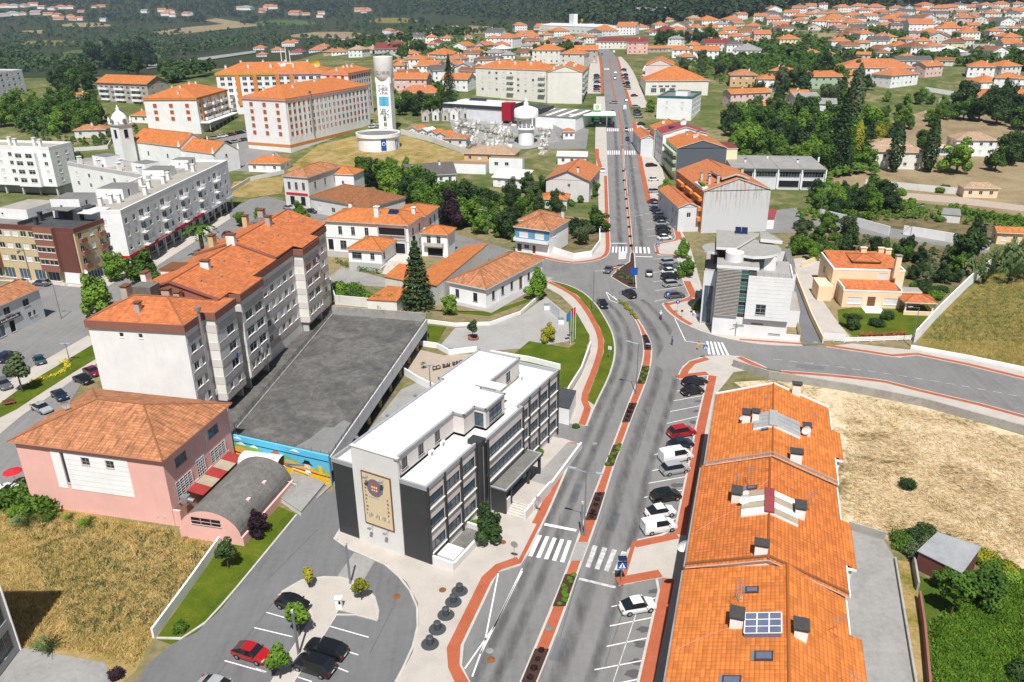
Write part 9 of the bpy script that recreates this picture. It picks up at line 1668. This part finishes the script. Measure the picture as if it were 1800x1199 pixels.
sign(1092,1026,'blue pedestrian crossing sign with solar panel by the bays','square',2.5,'sign_blue',0,.55,.14,True);sign(1155,447,'blue pedestrian crossing sign on the kerb bulb','square',2.4,'sign_blue',0,.45);sign(1238,632,'blue pedestrian crossing sign at the side street','square',2.4,'sign_blue',0,.42);sign(1190,552,'round blue arrow sign before the office pavement','round',2.6,'sign_blue');sign(1198,560,'small dark nameplate sign beside the arrow sign','square',1.6,'maroon',0,.25);sign(1173,538,'blue parking sign at the end of the bays','letter',2.6,'sign_blue',0,.42);sign(1080,486,'red no entry sign on the triangular island','round',2.2,'sign_red',0,.45);sign(527,396,'red no entry sign under the clipped street tree','round',2.3,'sign_red');sign(1113,504,'tall blue direction board on the triangular island','board',3.6,'sign_blue',.2,.9);sign(1089,531,'grey round sign back at the gold bed tip','round',2.0,'steel');sign(904,988,'round sign back by the lay-by corner','round',2.4,'steel',2.8);sign(946,906,'square sign back by the town hall ramp','plain',2.4,'steel',2.8,.35);sign(1071,632,'pale sign back on the curved verge','plain',2.2,'sign_white',2.6,.35);sign(1093,470,'white lane board above the triangular island','plain',3.0,'sign_white',.2,1.0)
bm_=MB().lathe([(.95,0),(.93,.05),(.5,.09),(.01,.1)],22);bb=MB().lathe([(.38,.08),(.35,.8),(.41,.82),(.39,.95),(.22,1.04),(.01,1.06)],18);bh=MB().box(.27,-.16,.4,.42,.16,.72);M3=(bm_.mesh('base_plate','bin_metal'),bb.mesh('bin_body','bin_metal'),{k:bh.mesh('flap',k) for k in ('sign_green','sign_blue','sign_yellow','bin_metal')})
for i,(x,y) in enumerate(((756,1134),(769,1108),(784,1083),(797,1060),(808,1041))):p=P(x,y);c=('bin_metal','bin_metal','sign_yellow','sign_blue','sign_green')[i];t=thing('underground_bin','dark underground bin on round plate, '+('first of the row from the bay kerb','second of the row','with yellow flap','with blue flap','with green flap')[i],'bin',(p.x,p.y,.15),.5,'underground bins on the cobbles');obj('base_plate',M3[0],t);obj('bin_body',M3[1],t);obj('flap',M3[2][c],t)
def bits():
    p=P(597,1070);t=thing('pay_terminal','white parking terminal on the car park island','terminal',(p.x,p.y,.14));MB().box(-.35,-.25,0,.35,.25,1.35).box(-.42,-.32,1.35,.42,.32,1.45).build('cabinet','white_paint',t);MB().box(.0,-.27,.7,.25,-.255,1.15).build('screen','black',t)
    p=P(1228,556);t=thing('planter','round white planter under the clipped tree','planter',(p.x,p.y,.15));MB().lathe([(1.2,0),(1.3,.8),(1.1,.8),(1.1,.65),(.01,.65)],24).build('tub','white_paint',t)
    for i,(x,y,c) in enumerate(((1003,606,'mural_blue'),(1007,600,'sign_green'),(1011,596,'sign_red'))):
        p=P(x,y);t=thing('flagpole',('flagpole with blue flag beside the plaza lawn','flagpole with red and green flag beside the plaza','flagpole with red and white flag beside the footpath')[i],'flagpole',p);MB().tube((0,0,0),(0,0,7),.06,.04,6).build('pole','white_paint',t);m=MB();k=6
        for j in range(k):a,b=j/k*.9,(j+1)/k*.9;m.face([(-a,.12*sin(j*1.3),6.8-a*.5),(-b,.12*sin((j+1)*1.3),6.8-b*.5),(-b,.12*sin((j+1)*1.3),5.2-b*.5),(-a,.12*sin(j*1.3),5.2-a*.5)],0 if j>2 else 1)
        m.build('flag',[c,'sign_red' if i else c],t)
    for i,(x,y) in enumerate(((961,545),(986,570))):p=P(x,y);t=thing('liquid_tank',('white cube tank in wire cage by the hall gate','stacked white cube tank by the lawn corner')[i],'tank',p);MB().box(-.6,-.6,.15,.6,.6,1.2).build('tank','white_paint',t);MB().box(-.62,-.62,0,.62,.62,.14).box(-.62,-.62,1.25,.62,.62,1.3).build('cage','steel',t)
    a,b=P(965,545),P(984,562);t=thing('hoarding','row of pale metal panels between two cube tanks','fence',a,atan2(b.y-a.y,b.x-a.x));L=(b-a).length
    for k in range(5):MB().box(L*k/5+.02,-.03,.1,L*(k+1)/5-.02,.03,2.3).build('panel','cool_wall',t)
    p=P(832,596);t=thing('tree_ring','red brick ring round the tiny plaza tree','planter',p);MB().lathe([(1.1,0),(1.1,.4),(.8,.4),(.8,.2),(.01,.2)],16).build('ring','brick_band',t)
    p=P(17,712);t=thing('bench','wooden bench on the town lawn','bench',p,.5);MB().box(-.9,-.25,.4,.9,.25,.48).build('seat','wood',t);MB().box(-.9,.22,.48,.9,.3,.95).build('backrest','wood',t)
    for s in (-.7,.7):MB().box(s-.05,-.2,0,s+.05,.2,.4).build('leg','stone_dark',t)
    p=P(30,855);t=thing('parasol','red cafe parasol beside the pink hall','parasol',p);MB().tube((0,0,0),(0,0,2.6),.04,.04,6).build('pole','white_paint',t);m=MB()
    for k in range(8):a0,a1=k*pi/4,(k+1)*pi/4;m.face([(0,0,2.9),(1.3*cos(a0),1.3*sin(a0),2.4),(1.3*cos(a1),1.3*sin(a1),2.4)])
    m.build('canopy','awning_red',t)
    p=P(34,862);t=thing('cafe_table','round cafe table under the red parasol','table',p);MB().tube((0,0,.7),(0,0,.74),.45,.45,14).build('tabletop','white_paint',t);MB().tube((0,0,0),(0,0,.7),.05,.05,6).build('leg','steel',t)
    for i,(dx,dy) in enumerate(((.9,.2),(-.8,-.3))):t=thing('cafe_chair','red cafe chair at the parasol table','chair',(p.x+dx,p.y+dy,0),i*3.0,'cafe chairs');MB().box(-.22,-.22,.42,.22,.22,.46).build('seat','awning_red',t);MB().box(.19,-.22,.46,.23,.22,.9).build('backrest','awning_red',t);[MB().box(a-.02,b-.02,0,a+.02,b+.02,.42).build('leg','awning_red',t) for a in (-.2,.2) for b in (-.2,.2)]
    a,b=P(760,652),P(812,640);ang=atan2(b.y-a.y,b.x-a.x);d=(b-a)/9
    t=thing('letter_sign','standing dark letters in the pink gravel garden','sign',a,ang)
    for i,ch in enumerate('DO BAIRRO'):
        if ch==' ':continue
        cu=bpy.data.curves.new('letter','FONT');cu.body=ch;cu.size=1.25;cu.extrude=.12;tmp=bpy.data.objects.new('letter',cu);COL.objects.link(tmp);me=bpy.data.meshes.new_from_object(tmp);bpy.data.objects.remove(tmp);me.materials.clear();me.materials.append(MAT['frame_dark']);o=obj('letter',me,t,(i*d.length,0,0));o.rotation_euler=(pi/2,0,0)
    # four ground spotlights and drain grates are left to the pavement texture; people
    def person(px,py,label,shirt,legs,rz=0.0,seat=0.0,dz=.05):
        p=P(px,py);t=thing('person',label,'person',(p.x,p.y,p.z+dz),rz);V=[(0,0,.95),(0,0,1.2),(0,0,1.45),(0,0,1.55),(0,0,1.68),(.1,0,.92),(.12,.06,.5),(.12,0,.06),(.12,-.12,.03),(-.1,0,.92),(-.12,-.1,.5),(-.12,.06,.06),(-.12,-.06,.03),(.2,0,1.42),(.26,-.04,1.15),(.24,-.16,.95),(-.2,0,1.42),(-.26,.04,1.15),(-.24,-.06,.93)]
        if seat:V=[(x,y-(.35 if z<.6 and z>.3 else .1 if z<.3 else 0),z if z>.6 else z*.8+.1) for x,y,z in V]
        E=[(0,1),(1,2),(2,3),(3,4),(0,5),(5,6),(6,7),(7,8),(0,9),(9,10),(10,11),(11,12),(2,13),(13,14),(14,15),(2,16),(16,17),(17,18)];Rr=[.14,.15,.14,.06,.1,.1,.07,.05,.045,.1,.07,.05,.045,.07,.05,.04,.07,.05,.04]
        me=bpy.data.meshes.new('body');me.from_pydata(V,E,[]);o=obj('body',me,t);o.modifiers.new('skin','SKIN');[setattr(me.skin_vertices[0].data[i],'radius',(r,r)) for i,r in enumerate(Rr)];me.skin_vertices[0].data[0].use_root=True;s=o.modifiers.new('sub','SUBSURF');s.levels=s.render_levels=1;dg=bpy.context.evaluated_depsgraph_get();m2=bpy.data.meshes.new_from_object(o.evaluated_get(dg));o.modifiers.clear();o.data=m2;m2.materials.clear();[m2.materials.append(MAT[k]) for k in (shirt,legs,'skin')]
        for f in m2.polygons:z=f.center.z;f.material_index=1 if z<.93 else 2 if z>1.5 or (abs(f.center.x)>.17 and z<1.15) else 0;f.use_smooth=True
        MB().lathe([(.01,1.83),(.09,1.8),(.115,1.72),(.1,1.66),(.02,1.655)],10,0,(0,.012)).build('hair','hair',t);return t
    person(115,503,'person in green shirt walking below the yellow facade','cloth_green','cloth_white',1.2);person(1227,616,'person in yellow clothes standing by the zebra crossing','cloth_yellow','cloth_yellow',.4);person(1181,607,'person in blue shirt at the edge of the junction','cloth_blue','denim',2.0);person(979,676,'person in red top behind the town hall','cloth_red','denim',1.0)
    p=P(1161,561);t=thing('motor_scooter','dark motor scooter heading along the avenue','motorcycle',(p.x,p.y,.05),radians(-92))
    for x in (-.62,.62):wv=MB().lathe([(.1,-.06),(.25,-.06),(.27,0),(.25,.06),(.1,.06)],14);wv.v=[(a,c,b+.27) for a,b,c in wv.v];wv.build('wheel','rubber',t,(x,0,0))
    MB().box(-.75,-.14,.45,.1,.14,.78).box(.1,-.16,.28,.4,.16,.36).prism([(.4,-.18),(.55,-.14),(.55,.14),(.4,.18)],.3,.95).build('body','paint_black' if 0 else 'dark_metal',t);MB().tube((.5,-.3,1.02),(.5,.3,1.02),.025,.025,6).tube((.5,0,.9),(.62,0,.3),.04,.04,6).build('handlebar','steel',t);MB().box(-.8,-.1,.6,-.74,.1,.7).build('tail_light','tail_red',t)
    r=person(1161,561,'person in white top riding the scooter','cloth_white','denim',radians(178),1,.02);r.location.z+=.05;MB().lathe([(.01,1.87),(.1,1.84),(.14,1.74),(.13,1.64),(.1,1.62)],12).build('helmet','white_paint',r)
bits()
# ------------------------------------------------------------------ summer haze
def haze():
    q=NB('haze');q.nt.nodes.remove(q.b);v=q.n('ShaderNodeVolumePrincipled');v.inputs['Density'].default_value=.000085;v.inputs['Color'].default_value=(.62,.78,1.0,1);v.inputs['Anisotropy'].default_value=.2;q.l(v.outputs[0],q.o.inputs['Volume'])
    o=MB().box(-7200,-500,-9,7200,7700,330).build('haze','haze');tag(o,'thin blue summer haze over the valley','haze',None,'stuff')
haze()
